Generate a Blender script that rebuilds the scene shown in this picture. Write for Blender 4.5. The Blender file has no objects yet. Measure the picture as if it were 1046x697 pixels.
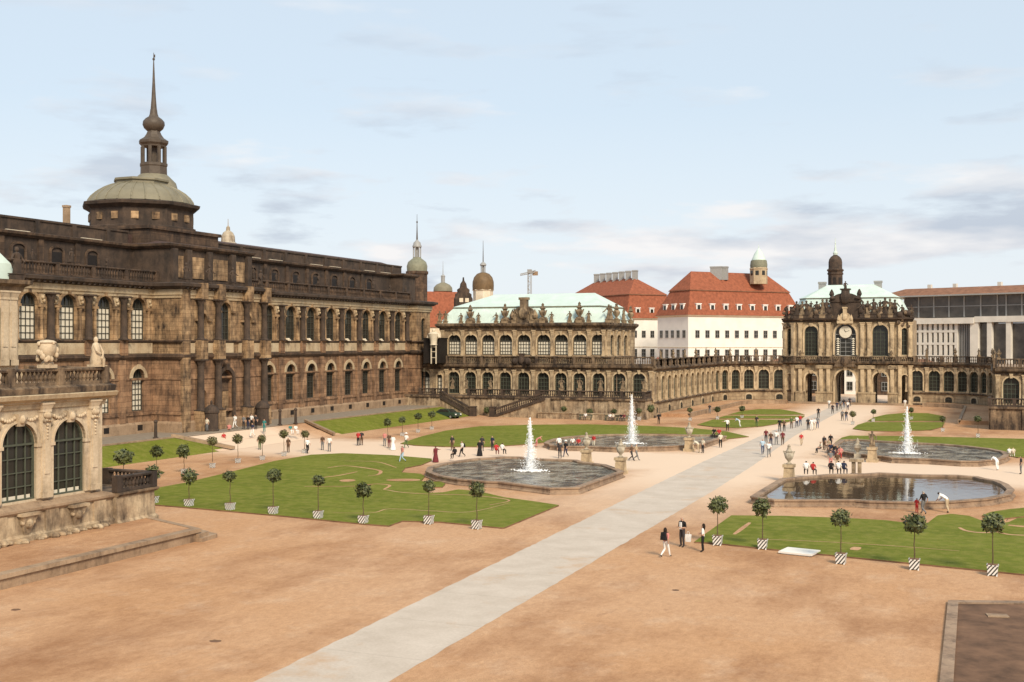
import bpy, bmesh, math, random
from mathutils import Vector, noise
R = math.radians
PI = math.pi
random.seed(7)
scene = bpy.context.scene
C = scene.collection

# ------------------------------------------------------------------ camera
H = 12.0                      # eye height on the opposite gallery terrace
YAW = R(22.8)
F = 1170.0                    # focal length in photo pixels (1046 wide)
cam_d = bpy.data.cameras.new('camera')
cam = bpy.data.objects.new('camera', cam_d)
C.objects.link(cam)
cam.location = (0, 0, H)
cam.rotation_euler = (R(90), 0, YAW)
cam_d.sensor_width = 36
cam_d.lens = 36 * F / 1046
cam_d.shift_y = 1.5 / 1046
cam_d.clip_start = 0.5
cam_d.clip_end = 6000
scene.camera = cam

# ------------------------------------------------------------------ world, sun, exposure
SUN_EL, SUN_AZ = R(38), R(138)          # azimuth: compass-like angle of the direction towards the sun, from +Y clockwise
world = bpy.data.worlds.new('World')
scene.world = world
world.use_nodes = True
wn, wl = world.node_tree.nodes, world.node_tree.links
wn.clear()
def wnode(t, **k):
    n = wn.new(t)
    for a, b in k.items(): setattr(n, a, b)
    return n
wo = wnode('ShaderNodeOutputWorld')
bg = wnode('ShaderNodeBackground')
sky = wnode('ShaderNodeTexSky', sky_type='NISHITA', sun_disc=False)
sky.sun_elevation = SUN_EL
sky.sun_rotation = SUN_AZ
sky.air_density = 1.0; sky.dust_density = 1.5; sky.ozone_density = 1.0
bg.inputs[1].default_value = 0.10
tc = wnode('ShaderNodeTexCoord')
sep = wnode('ShaderNodeSeparateXYZ')
wl.new(tc.outputs['Generated'], sep.inputs[0])
# thin veil of high cloud over the whole sky
veil = wnode('ShaderNodeMix', data_type='RGBA')
veil.inputs[0].default_value = 0.75
wl.new(sky.outputs[0], veil.inputs[6])
veil.inputs[7].default_value = (5.65, 6.45, 7.1, 1)
# haze brightening towards the horizon
hz = wnode('ShaderNodeMapRange'); hz.inputs[1].default_value = 0.0; hz.inputs[2].default_value = 0.20
hz.inputs[3].default_value = 0.75; hz.inputs[4].default_value = 0.0
wl.new(sep.outputs['Z'], hz.inputs[0])
hmix = wnode('ShaderNodeMix', data_type='RGBA')
wl.new(hz.outputs[0], hmix.inputs[0]); wl.new(veil.outputs[2], hmix.inputs[6])
hmix.inputs[7].default_value = (6.5, 6.7, 6.95, 1)
# clouds: stretched noise on the direction
mp = wnode('ShaderNodeMapping'); mp.inputs['Scale'].default_value = (1.0, 1.0, 4.6)
mp.inputs['Location'].default_value = (0.35, 0.0, 0.15)
wl.new(tc.outputs['Generated'], mp.inputs[0])
n1 = wnode('ShaderNodeTexNoise'); n1.inputs['Scale'].default_value = 6.0; n1.inputs['Detail'].default_value = 9; n1.inputs['Roughness'].default_value = 0.56
wl.new(mp.outputs[0], n1.inputs['Vector'])
r1 = wnode('ShaderNodeValToRGB'); r1.color_ramp.elements[0].position = 0.53; r1.color_ramp.elements[1].position = 0.64
bk = wnode('ShaderNodeMapRange', interpolation_type='SMOOTHSTEP'); bk.inputs[1].default_value = 0.045; bk.inputs[2].default_value = 0.085; wl.new(sep.outputs['Z'], bk.inputs[0])
bk2 = wnode('ShaderNodeMapRange', interpolation_type='SMOOTHSTEP'); bk2.inputs[1].default_value = 0.095; bk2.inputs[2].default_value = 0.14; bk2.inputs[3].default_value = 1; bk2.inputs[4].default_value = 0; wl.new(sep.outputs['Z'], bk2.inputs[0])
bx_ = wnode('ShaderNodeMapRange', interpolation_type='SMOOTHSTEP'); bx_.inputs[1].default_value = -0.52; bx_.inputs[2].default_value = -0.34; wl.new(sep.outputs['X'], bx_.inputs[0])
bm1 = wnode('ShaderNodeMath', operation='MULTIPLY'); wl.new(bk.outputs[0], bm1.inputs[0]); wl.new(bk2.outputs[0], bm1.inputs[1])
bm2 = wnode('ShaderNodeMath', operation='MULTIPLY'); wl.new(bm1.outputs[0], bm2.inputs[0]); wl.new(bx_.outputs[0], bm2.inputs[1])
bm3 = wnode('ShaderNodeMath', operation='MULTIPLY_ADD'); bm3.inputs[1].default_value = 0.17; wl.new(bm2.outputs[0], bm3.inputs[0]); wl.new(n1.outputs[0], bm3.inputs[2])
wl.new(bm3.outputs[0], r1.inputs[0])
# clouds sit low over the skyline, fainter overhead
cz = wnode('ShaderNodeMapRange'); cz.inputs[1].default_value = 0.06; cz.inputs[2].default_value = 0.26; cz.inputs[3].default_value = 1.0; cz.inputs[4].default_value = 0.28
wl.new(sep.outputs['Z'], cz.inputs[0])
cm = wnode('ShaderNodeMath', operation='MULTIPLY'); wl.new(r1.outputs[0], cm.inputs[0]); wl.new(cz.outputs[0], cm.inputs[1])
# lit tops / grey undersides
mp2 = wnode('ShaderNodeMapping'); mp2.inputs['Scale'].default_value = (1.0, 1.0, 4.6); mp2.inputs['Location'].default_value = (0.35, 0.0, 0.27)
wl.new(tc.outputs['Generated'], mp2.inputs[0])
n2 = wnode('ShaderNodeTexNoise'); n2.inputs['Scale'].default_value = 6.0; n2.inputs['Detail'].default_value = 6; n2.inputs['Roughness'].default_value = 0.5
wl.new(mp2.outputs[0], n2.inputs['Vector'])
r2 = wnode('ShaderNodeValToRGB'); r2.color_ramp.elements[0].position = 0.38; r2.color_ramp.elements[1].position = 0.58
r2.color_ramp.elements[0].color = (6.9, 6.75, 6.7, 1); r2.color_ramp.elements[1].color = (3.9, 4.35, 5.05, 1)
wl.new(n2.outputs[0], r2.inputs[0])
cmix = wnode('ShaderNodeMix', data_type='RGBA')
wl.new(cm.outputs[0], cmix.inputs[0]); wl.new(hmix.outputs[2], cmix.inputs[6]); wl.new(r2.outputs[0], cmix.inputs[7])
wl.new(cmix.outputs[2], bg.inputs[0]); wl.new(bg.outputs[0], wo.inputs[0])

sun_d = bpy.data.lights.new('sun', 'SUN')
sun = bpy.data.objects.new('sun', sun_d)
C.objects.link(sun)
sun_d.energy = 3.2
sun_d.angle = R(16)
sun_d.color = (1.0, 0.86, 0.66)
sd = Vector((math.sin(SUN_AZ) * math.cos(SUN_EL), math.cos(SUN_AZ) * math.cos(SUN_EL), math.sin(SUN_EL)))
sun.rotation_euler = sd.to_track_quat('Z', 'Y').to_euler()
sun.location = (0, -50, 200)
vs = scene.view_settings
vs.view_transform = 'Standard'; vs.look = 'None'; vs.exposure = 0.46; vs.gamma = 1.0; vs.use_curve_mapping = False

# ------------------------------------------------------------------ ray helpers: where a sight line meets the ground or a wall plane
CY, SY = math.cos(YAW), math.sin(YAW)
def ray(px, py):
    a = (px - 523) / F; b = (350 - py) / F
    return a * CY - SY, a * SY + CY, b
def at(px, py, z=0.0):
    x, y, b = ray(px, py); t = (z - H) / b
    return Vector((x * t, y * t, z))
def on_y(px, py, Y):
    x, y, b = ray(px, py); t = Y / y
    return Vector((x * t, Y, H + b * t))
def on_d(px, py, d):                     # at depth d along the view axis
    x, y, b = ray(px, py)
    return Vector((x * d, y * d, H + b * d))

# ------------------------------------------------------------------ materials
def mat(name, build):
    m = bpy.data.materials.new(name); m.use_nodes = True
    nt = m.node_tree; b = nt.nodes['Principled BSDF']
    build(nt, b, nt.nodes.new, nt.links.new)
    return m
def noise_node(nt, scale, detail=5, rough=0.55, stretch=(1, 1, 1), coord='Object', off=(0, 0, 0)):
    t = nt.nodes.new('ShaderNodeTexCoord'); mpn = nt.nodes.new('ShaderNodeMapping')
    mpn.inputs['Scale'].default_value = stretch; mpn.inputs['Location'].default_value = off
    n = nt.nodes.new('ShaderNodeTexNoise'); n.inputs['Scale'].default_value = scale
    n.inputs['Detail'].default_value = detail; n.inputs['Roughness'].default_value = rough
    nt.links.new(t.outputs[coord], mpn.inputs[0]); nt.links.new(mpn.outputs[0], n.inputs['Vector'])
    return n
def ramp(nt, src, p0, p1, c0=(0, 0, 0, 1), c1=(1, 1, 1, 1)):
    r = nt.nodes.new('ShaderNodeValToRGB')
    r.color_ramp.elements[0].position = p0; r.color_ramp.elements[1].position = p1
    r.color_ramp.elements[0].color = c0; r.color_ramp.elements[1].color = c1
    nt.links.new(src, r.inputs[0]); return r
def mixc(nt, fac, a, b, blend='MIX'):
    m = nt.nodes.new('ShaderNodeMix'); m.data_type = 'RGBA'; m.blend_type = blend
    if isinstance(fac, float): m.inputs[0].default_value = fac
    else: nt.links.new(fac, m.inputs[0])
    for i, s in ((6, a), (7, b)):
        if isinstance(s, tuple): m.inputs[i].default_value = (*s, 1)
        else: nt.links.new(s, m.inputs[i])
    return m.outputs[2]
def bump(nt, b, h, strength=0.4, dist=0.05):
    n = nt.nodes.new('ShaderNodeBump'); n.inputs['Strength'].default_value = strength; n.inputs['Distance'].default_value = dist
    nt.links.new(h, n.inputs['Height']); nt.links.new(n.outputs[0], b.inputs['Normal'])
def stone(name, light, mid, dark, amount=0.5, courses=0.0, seed=0.0, rough=0.9):
    """weathered sandstone: warm variation, black patina in streaks and blotches, optional courses"""
    def f(nt, b, new, link):
        n = noise_node(nt, 0.55, 6, 0.62, off=(seed, seed, 0))
        base = mixc(nt, ramp(nt, n.outputs[0], 0.36, 0.64).outputs[0], mid, light)
        st = noise_node(nt, 1.3, 7, 0.68, (1.3, 1.3, 0.25), off=(seed + 5, 3, 0))
        bl = noise_node(nt, 0.5, 6, 0.72, off=(seed, 9, 2))
        mx = new('ShaderNodeMath'); mx.operation = 'ADD'
        link(st.outputs[0], mx.inputs[0]); link(bl.outputs[0], mx.inputs[1])
        fac = ramp(nt, mx.outputs[0], 1.08 - 0.16 * amount - 0.06, 1.22 - 0.16 * amount)
        # the ramp clamps at 1, so halve the sum first
        hv = new('ShaderNodeMath'); hv.operation = 'MULTIPLY'; hv.inputs[1].default_value = 0.5
        link(mx.outputs[0], hv.inputs[0]); link(hv.outputs[0], fac.inputs[0])
        p = 0.665 - 0.17 * amount
        fac.color_ramp.elements[0].position = p - 0.09; fac.color_ramp.elements[1].position = p + 0.10
        col = mixc(nt, fac.outputs[0], base, dark)
        fine = noise_node(nt, 7.0, 4, 0.7)
        col = mixc(nt, 0.35, col, ramp(nt, fine.outputs[0], 0.3, 0.7, (0.35, 0.33, 0.3, 1), (1, 1, 1, 1)).outputs[0], 'MULTIPLY')
        if courses:
            t = new('ShaderNodeTexCoord'); s = new('ShaderNodeSeparateXYZ'); link(t.outputs['Object'], s.inputs[0])
            d = new('ShaderNodeMath'); d.operation = 'DIVIDE'; d.inputs[1].default_value = courses; link(s.outputs['Z'], d.inputs[0])
            fl = new('ShaderNodeMath'); fl.operation = 'FLOOR'; link(d.outputs[0], fl.inputs[0])
            fr = new('ShaderNodeMath'); fr.operation = 'FRACT'; link(d.outputs[0], fr.inputs[0])
            jt = ramp(nt, fr.outputs[0], 0.06, 0.13, (0.45, 0.42, 0.4, 1), (1, 1, 1, 1))
            # blocks of slightly different tone in every course
            ad = new('ShaderNodeMath'); ad.operation = 'ADD'; link(s.outputs['X'], ad.inputs[0]); link(s.outputs['Y'], ad.inputs[1])
            sh = new('ShaderNodeMath'); sh.operation = 'MULTIPLY_ADD'; sh.inputs[1].default_value = 0.55; link(fl.outputs[0], sh.inputs[0]); link(ad.outputs[0], sh.inputs[2])
            dv = new('ShaderNodeMath'); dv.operation = 'DIVIDE'; dv.inputs[1].default_value = courses * 2.1; link(sh.outputs[0], dv.inputs[0])
            fx = new('ShaderNodeMath'); fx.operation = 'FLOOR'; link(dv.outputs[0], fx.inputs[0])
            cb = new('ShaderNodeCombineXYZ'); link(fx.outputs[0], cb.inputs[0]); link(fl.outputs[0], cb.inputs[1])
            wnz = new('ShaderNodeTexWhiteNoise'); wnz.noise_dimensions = '2D'; link(cb.outputs[0], wnz.inputs['Vector'])
            tone = ramp(nt, wnz.outputs[0], 0.0, 1.0, (0.62, 0.58, 0.55, 1), (1.0, 1.0, 1.0, 1))
            col = mixc(nt, 0.8, col, tone.outputs[0], 'MULTIPLY')
            col = mixc(nt, 0.8, col, jt.outputs[0], 'MULTIPLY')
        link(col, b.inputs['Base Color'])
        b.inputs['Roughness'].default_value = rough
        bump(nt, b, fine.outputs[0], 0.35, 0.04)
    return mat(name, f)
def plain(name, col, rough=0.7, var=0.25, scale=3.0, spec=0.3, metal=0.0):
    def f(nt, b, new, link):
        n = noise_node(nt, scale, 5, 0.6)
        d = tuple(c * (1 - var) for c in col); l = tuple(min(1, c * (1 + var * 0.6)) for c in col)
        link(mixc(nt, ramp(nt, n.outputs[0], 0.3, 0.7).outputs[0], d, l), b.inputs['Base Color'])
        b.inputs['Roughness'].default_value = rough; b.inputs['Specular IOR Level'].default_value = spec
        b.inputs['Metallic'].default_value = metal
    return mat(name, f)

M = {}
M['warm'] = stone('warm_sandstone', (0.62, 0.485, 0.31), (0.47, 0.35, 0.215), (0.085, 0.053, 0.032), 0.45, seed=1)
M['warmwall'] = stone('warm_wall_sandstone', (0.49, 0.375, 0.235), (0.345, 0.25, 0.152), (0.105, 0.072, 0.048), 0.55, 0.62, seed=3)
M['trim'] = stone('weathered_trim_sandstone', (0.36, 0.25, 0.15), (0.19, 0.125, 0.075), (0.035, 0.023, 0.016), 1.15, seed=4)
M['statue'] = stone('statue_sandstone', (0.42, 0.31, 0.19), (0.22, 0.15, 0.09), (0.04, 0.027, 0.018), 1.0, seed=6)
M['brown'] = stone('brown_block_sandstone', (0.44, 0.265, 0.150), (0.28, 0.160, 0.090), (0.050, 0.030, 0.020), 0.8, 0.62, seed=8)
M['dark'] = stone('blackened_sandstone', (0.17, 0.105, 0.064), (0.068, 0.043, 0.028), (0.020, 0.014, 0.011), 0.7, 0.7, seed=11)
M['darker'] = stone('soot_black_sandstone', (0.095, 0.062, 0.042), (0.040, 0.027, 0.020), (0.014, 0.011, 0.009), 0.6, seed=12)
M['upper'] = stone('upper_storey_sandstone', (0.58, 0.39, 0.215), (0.34, 0.215, 0.115), (0.036, 0.022, 0.014), 0.88, 0.5, seed=14)
M['frieze'] = stone('pale_frieze_sandstone', (0.52, 0.42, 0.28), (0.42, 0.31, 0.19), (0.14, 0.09, 0.06), 0.35, seed=15)
M['cream'] = stone('cream_sandstone', (0.62, 0.505, 0.36), (0.48, 0.375, 0.25), (0.13, 0.095, 0.068), 0.40, seed=17)
M['base'] = stone('stained_base_sandstone', (0.56, 0.435, 0.285), (0.36, 0.25, 0.15), (0.075, 0.050, 0.033), 0.85, seed=19)
M['gateup'] = stone('gate_sandstone', (0.50, 0.385, 0.24), (0.34, 0.25, 0.15), (0.065, 0.045, 0.031), 0.68, seed=22)
M['white_stone'] = stone('pale_restored_stone', (0.74, 0.66, 0.52), (0.62, 0.53, 0.39), (0.28, 0.22, 0.15), 0.2, seed=24)
M['copper'] = plain('pale_copper_roof', (0.53, 0.635, 0.58), 0.55, 0.12, 0.6)
M['copper_dark'] = plain('dull_copper', (0.20, 0.20, 0.14), 0.6, 0.25, 1.2)
M['dome'] = plain('weathered_dome_metal', (0.20, 0.18, 0.125), 0.6, 0.22, 0.5)
M['browncap'] = plain('brown_dome_metal', (0.15, 0.095, 0.045), 0.6, 0.3, 0.8)
M['spire'] = plain('spire_metal', (0.085, 0.066, 0.050), 0.55, 0.25, 1.0)
M['tile'] = plain('red_roof_tiles', (0.275, 0.088, 0.045), 0.88, 0.32, 1.4)
M['tile2'] = plain('brown_red_roof_tiles', (0.235, 0.115, 0.068), 0.85, 0.3, 0.8)
M['plaster'] = plain('white_plaster', (0.74, 0.71, 0.65), 0.88, 0.09, 0.35)
M['grey'] = plain('grey_metal', (0.30, 0.30, 0.29), 0.5, 0.15)
M['white'] = plain('white_paint', (0.80, 0.79, 0.75), 0.6, 0.06)
M['roofslate'] = plain('dark_roof_covering', (0.075, 0.045, 0.038), 0.8, 0.3)
M['black'] = plain('black_panel', (0.018, 0.014, 0.012), 0.6, 0.3)
M['blind'] = plain('pale_blind', (0.62, 0.57, 0.46), 0.9, 0.12, 0.7)
M['curtain'] = plain('greyed_curtain', (0.40, 0.37, 0.30), 0.9, 0.2, 0.9)
M['iron'] = plain('dark_window_bars', (0.05, 0.048, 0.038), 0.6, 0.2)
M['asphalt'] = plain('greyish_gravel', (0.24, 0.20, 0.155), 0.95, 0.2, 1.5)
M['urnstone'] = stone('urn_stone', (0.50, 0.44, 0.34), (0.34, 0.28, 0.20), (0.12, 0.09, 0.065), 0.5, seed=41)
M['greenframe'] = plain('grey_green_frames', (0.075, 0.083, 0.06), 0.6, 0.2)
M['bark'] = plain('bark', (0.11, 0.075, 0.045), 0.9, 0.3, 9)
M['soil'] = plain('lawn_edge_soil', (0.20, 0.110, 0.062), 0.95, 0.45, 1.2)
M['dullglass'] = plain('dim_glazing', (0.085, 0.075, 0.062), 0.25, 0.6, 0.35, 0.5)
M['concrete'] = plain('pale_concrete', (0.60, 0.57, 0.51), 0.85, 0.12, 0.6)
M['bedsoil'] = plain('planted_bed_soil', (0.155, 0.086, 0.050), 0.95, 0.5, 0.8)
M['kerb'] = stone('kerb_stone', (0.40, 0.28, 0.18), (0.27, 0.18, 0.11), (0.10, 0.065, 0.042), 0.4, seed=31)
M['basin'] = stone('basin_stone', (0.38, 0.265, 0.175), (0.26, 0.17, 0.11), (0.09, 0.06, 0.042), 0.6, seed=33)

def f_glass(nt, b, new, link):
    n = noise_node(nt, 0.7, 3)
    link(mixc(nt, n.outputs[0], (0.012, 0.012, 0.010), (0.045, 0.042, 0.034)), b.inputs['Base Color'])
    b.inputs['Roughness'].default_value = 0.12; b.inputs['Specular IOR Level'].default_value = 0.35
M['glass'] = mat('window_glass', f_glass)

def f_ground(nt, b, new, link):
    big = noise_node(nt, 0.05, 5, 0.6, coord='Object')
    mid = noise_node(nt, 0.4, 8, 0.72, (1, 0.8, 1))
    fine = noise_node(nt, 9.0, 5, 0.75)
    c = mixc(nt, ramp(nt, big.outputs[0], 0.35, 0.65).outputs[0], (0.56, 0.325, 0.170), (0.62, 0.40, 0.245))
    c = mixc(nt, ramp(nt, mid.outputs[0], 0.52, 0.80).outputs[0], c, (0.66, 0.47, 0.32))
    worn = noise_node(nt, 0.14, 7, 0.7, (1, 0.5, 1), off=(3, 8, 0))
    c = mixc(nt, ramp(nt, worn.outputs[0], 0.46, 0.70).outputs[0], c, (0.33, 0.165, 0.080))
    c = mixc(nt, 0.55, c, ramp(nt, fine.outputs[0], 0.25, 0.75, (0.62, 0.58, 0.55, 1), (1, 1, 1, 1)).outputs[0], 'MULTIPLY')
    peb = noise_node(nt, 30.0, 2, 0.5)
    c = mixc(nt, ramp(nt, peb.outputs[0], 0.58, 0.66).outputs[0], c, (0.26, 0.15, 0.09))
    gr = noise_node(nt, 3.2, 8, 0.8, (1, 0.6, 1), off=(7, 1, 0)); c = mixc(nt, 0.6, c, ramp(nt, gr.outputs[0], 0.34, 0.62, (0.66, 0.60, 0.56, 1), (1.04, 1.03, 1.02, 1)).outputs[0], 'MULTIPLY')
    st_ = noise_node(nt, 0.9, 5, 0.7, (1, 0.35, 1), off=(2, 5, 0)); c = mixc(nt, ramp(nt, st_.outputs[0], 0.66, 0.74).outputs[0], c, (0.30, 0.165, 0.095))
    # trodden pale gravel around the crossing of the two walks
    t = new('ShaderNodeTexCoord'); s = new('ShaderNodeSeparateXYZ'); link(t.outputs['Object'], s.inputs[0])
    def band(out, centre, half, soft):
        a = new('ShaderNodeMath'); a.operation = 'SUBTRACT'; a.inputs[1].default_value = centre; link(out, a.inputs[0])
        q = new('ShaderNodeMath'); q.operation = 'ABSOLUTE'; link(a.outputs[0], q.inputs[0])
        w = new('ShaderNodeMath'); w.operation = 'MULTIPLY_ADD'; w.inputs[1].default_value = 7.0; link(mid.outputs[0], w.inputs[0]); link(q.outputs[0], w.inputs[2])
        mr = new('ShaderNodeMapRange'); mr.inputs[1].default_value = half + 3.5; mr.inputs[2].default_value = half + 3.5 + soft
        mr.inputs[3].default_value = 1; mr.inputs[4].default_value = 0; link(w.outputs[0], mr.inputs[0]); return mr.outputs[0]
    cross = band(s.outputs['Y'], 112.8, 7.0, 6.0)
    axis = band(s.outputs['X'], -24.0, 4.5, 6.0)
    ym = new('ShaderNodeMapRange'); ym.inputs[1].default_value = 70; ym.inputs[2].default_value = 100; link(s.outputs['Y'], ym.inputs[0])
    am = new('ShaderNodeMath'); am.operation = 'MULTIPLY'; link(axis, am.inputs[0]); link(ym.outputs[0], am.inputs[1])
    mx = new('ShaderNodeMath'); mx.operation = 'MAXIMUM'; link(cross, mx.inputs[0]); link(am.outputs[0], mx.inputs[1])
    m7 = new('ShaderNodeMath'); m7.operation = 'MULTIPLY'; m7.inputs[1].default_value = 0.9; link(mx.outputs[0], m7.inputs[0])
    c = mixc(nt, m7.outputs[0], c, (0.68, 0.53, 0.40))
    link(c, b.inputs['Base Color']); b.inputs['Roughness'].default_value = 0.95; b.inputs['Specular IOR Level'].default_value = 0.15
    bump(nt, b, fine.outputs[0], 0.5, 0.03)
M['ground'] = mat('trodden_gravel', f_ground)

def f_path(nt, b, new, link):
    n = noise_node(nt, 0.5, 6, 0.65); fine = noise_node(nt, 8, 5, 0.7)
    c = mixc(nt, ramp(nt, n.outputs[0], 0.32, 0.68).outputs[0], (0.48, 0.41, 0.34), (0.58, 0.505, 0.43))
    worn = noise_node(nt, 0.22, 6, 0.7, off=(4, 2, 0))
    c = mixc(nt, ramp(nt, worn.outputs[0], 0.56, 0.72).outputs[0], c, (0.50, 0.36, 0.25))
    t = new('ShaderNodeTexCoord'); s = new('ShaderNodeSeparateXYZ'); link(t.outputs['Object'], s.inputs[0])
    d = new('ShaderNodeMath'); d.operation = 'DIVIDE'; d.inputs[1].default_value = 5.5; link(s.outputs['Y'], d.inputs[0])
    fr = new('ShaderNodeMath'); fr.operation = 'FRACT'; link(d.outputs[0], fr.inputs[0])
    c = mixc(nt, 0.3, c, ramp(nt, fr.outputs[0], 0.005, 0.016, (0.5, 0.48, 0.45, 1), (1, 1, 1, 1)).outputs[0], 'MULTIPLY')
    c = mixc(nt, 0.4, c, ramp(nt, fine.outputs[0], 0.25, 0.75, (0.65, 0.63, 0.6, 1), (1, 1, 1, 1)).outputs[0], 'MULTIPLY')
    link(c, b.inputs['Base Color']); b.inputs['Roughness'].default_value = 0.92; b.inputs['Specular IOR Level'].default_value = 0.15
M['path'] = mat('pale_path_surface', f_path)

def f_grass(nt, b, new, link):
    n = noise_node(nt, 0.16, 6, 0.65); m2 = noise_node(nt, 1.3, 6, 0.7); fine = noise_node(nt, 11, 5, 0.75)
    c = mixc(nt, ramp(nt, n.outputs[0], 0.35, 0.65).outputs[0], (0.150, 0.178, 0.020), (0.205, 0.228, 0.032))
    c = mixc(nt, ramp(nt, m2.outputs[0], 0.44, 0.70).outputs[0], c, (0.275, 0.260, 0.060))
    mow = noise_node(nt, 0.5, 4, 0.6, (0.25, 2.2, 1)); c = mixc(nt, 0.5, c, ramp(nt, mow.outputs[0], 0.35, 0.65, (0.66, 0.68, 0.62, 1), (1, 1, 1, 1)).outputs[0], 'MULTIPLY')
    c = mixc(nt, 0.7, c, ramp(nt, fine.outputs[0], 0.28, 0.72, (0.42, 0.44, 0.40, 1), (1, 1, 1, 1)).outputs[0], 'MULTIPLY')
    link(c, b.inputs['Base Color']); b.inputs['Roughness'].default_value = 0.9; b.inputs['Specular IOR Level'].default_value = 0.1
    bump(nt, b, fine.outputs[0], 0.7, 0.05)
M['grass'] = mat('mown_grass', f_grass)

def f_leaf(nt, b, new, link):
    g = new('ShaderNodeNewGeometry')
    c = ramp(nt, g.outputs['Random Per Island'], 0.0, 1.0, (0.022, 0.032, 0.010, 1), (0.120, 0.135, 0.040, 1))
    link(c.outputs[0], b.inputs['Base Color']); b.inputs['Roughness'].default_value = 0.6
M['leaf'] = mat('dark_leaves', f_leaf)
def f_leaf2(nt, b, new, link):
    g = new('ShaderNodeNewGeometry')
    c = ramp(nt, g.outputs['Random Per Island'], 0.0, 1.0, (0.050, 0.050, 0.014, 1), (0.15, 0.14, 0.045, 1))
    link(c.outputs[0], b.inputs['Base Color']); b.inputs['Roughness'].default_value = 0.6
M['leaf_light'] = mat('yellowish_leaves', f_leaf2)

def f_stripe(nt, b, new, link):
    t = new('ShaderNodeTexCoord'); s = new('ShaderNodeSeparateXYZ'); link(t.outputs['Object'], s.inputs[0])
    a = new('ShaderNodeMath'); a.operation = 'ADD'; link(s.outputs['X'], a.inputs[0]); link(s.outputs['Y'], a.inputs[1])
    k = new('ShaderNodeMath'); k.operation = 'MULTIPLY_ADD'; k.inputs[1].default_value = -0.75; link(s.outputs['Z'], k.inputs[0]); link(a.outputs[0], k.inputs[2])
    d = new('ShaderNodeMath'); d.operation = 'DIVIDE'; d.inputs[1].default_value = 0.30; link(k.outputs[0], d.inputs[0])
    fr = new('ShaderNodeMath'); fr.operation = 'FRACT'; link(d.outputs[0], fr.inputs[0])
    c = ramp(nt, fr.outputs[0], 0.42, 0.46, (0.035, 0.035, 0.03, 1), (0.72, 0.70, 0.66, 1))
    link(c.outputs[0], b.inputs['Base Color']); b.inputs['Roughness'].default_value = 0.6
M['stripe'] = mat('striped_planter_paint', f_stripe)

def water_mat(name, c, rough, bstr, scale):
    def f(nt, b, new, link):
        b.inputs['Base Color'].default_value = (*c, 1); b.inputs['Roughness'].default_value = rough
        b.inputs['IOR'].default_value = 1.33; b.inputs['Specular IOR Level'].default_value = 0.6
        n = noise_node(nt, scale, 4, 0.6, (1, 0.7, 1)); bump(nt, b, n.outputs[0], bstr, 0.30 if bstr < .5 else 1.6)
        if bstr > .5:
            link(mixc(nt, ramp(nt, n.outputs[0], 0.42, 0.60).outputs[0], (0.05, 0.046, 0.035), (0.30, 0.275, 0.215)), b.inputs['Base Color'])  # algae specks and light/dark ripple reflections painted into the water colour
    return mat(name, f)
M['water'] = water_mat('rippled_water', (0.085, 0.078, 0.058), 0.10, 1.0, 0.85)
M['still'] = water_mat('still_water', (0.060, 0.042, 0.025), 0.03, 0.025, 0.9)
def f_spray(nt, b, new, link):
    n = noise_node(nt, 5, 4)
    tr = new('ShaderNodeBsdfTransparent'); mx = new('ShaderNodeMixShader'); out = nt.nodes['Material Output']
    b.inputs['Base Color'].default_value = (0.92, 0.94, 0.96, 1); b.inputs['Roughness'].default_value = 0.35
    r = ramp(nt, n.outputs[0], 0.3, 0.7, (0.35, 0.35, 0.35, 1), (0.95, 0.95, 0.95, 1))
    link(r.outputs[0], mx.inputs[0]); link(tr.outputs[0], mx.inputs[1]); link(b.outputs[0], mx.inputs[2]); link(mx.outputs[0], out.inputs[0])
M['spray'] = mat('fountain_spray', f_spray)

# ------------------------------------------------------------------ mesh building
EACH = dict(dark_ornament='roof_sculpture', spandrels='spandrel_relief', buttress_strips='buttress', risalit_pedestals='pier', sill_panels='sill_panel', window_colonnettes='colonnette', lower_arches='arch_surround', upper_arches='arch_surround', arches='arch_surround', cellar_openings='cellar_window', attic_windows='attic_window', attic_pilasters='attic_pilaster', attic_panels='attic_panel', attic_piers='attic_pier', ledge_flashing='ledge', sill_caps='sill_cap', drum_panels='drum_panel', ribs='rib', seams='seam', keystones='keystone', capitals='capital', brackets='bracket', pedestals='pedestal', chime_bells='bell', cellar_surrounds='cellar_surround', mullions='mullion', fins='fin', belfry_openings='belfry_opening', lantern_columns='lantern_column', roof_gable='gable', roof_ornament='roof_sculpture', sill_blinds='blind', window='window', panes='pane', balcony_cartouche='cartouche', foot_rocks='foot_rock', portal_surround='portal_surround', roof_vents='roof_vent', parapets='parapet')
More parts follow.
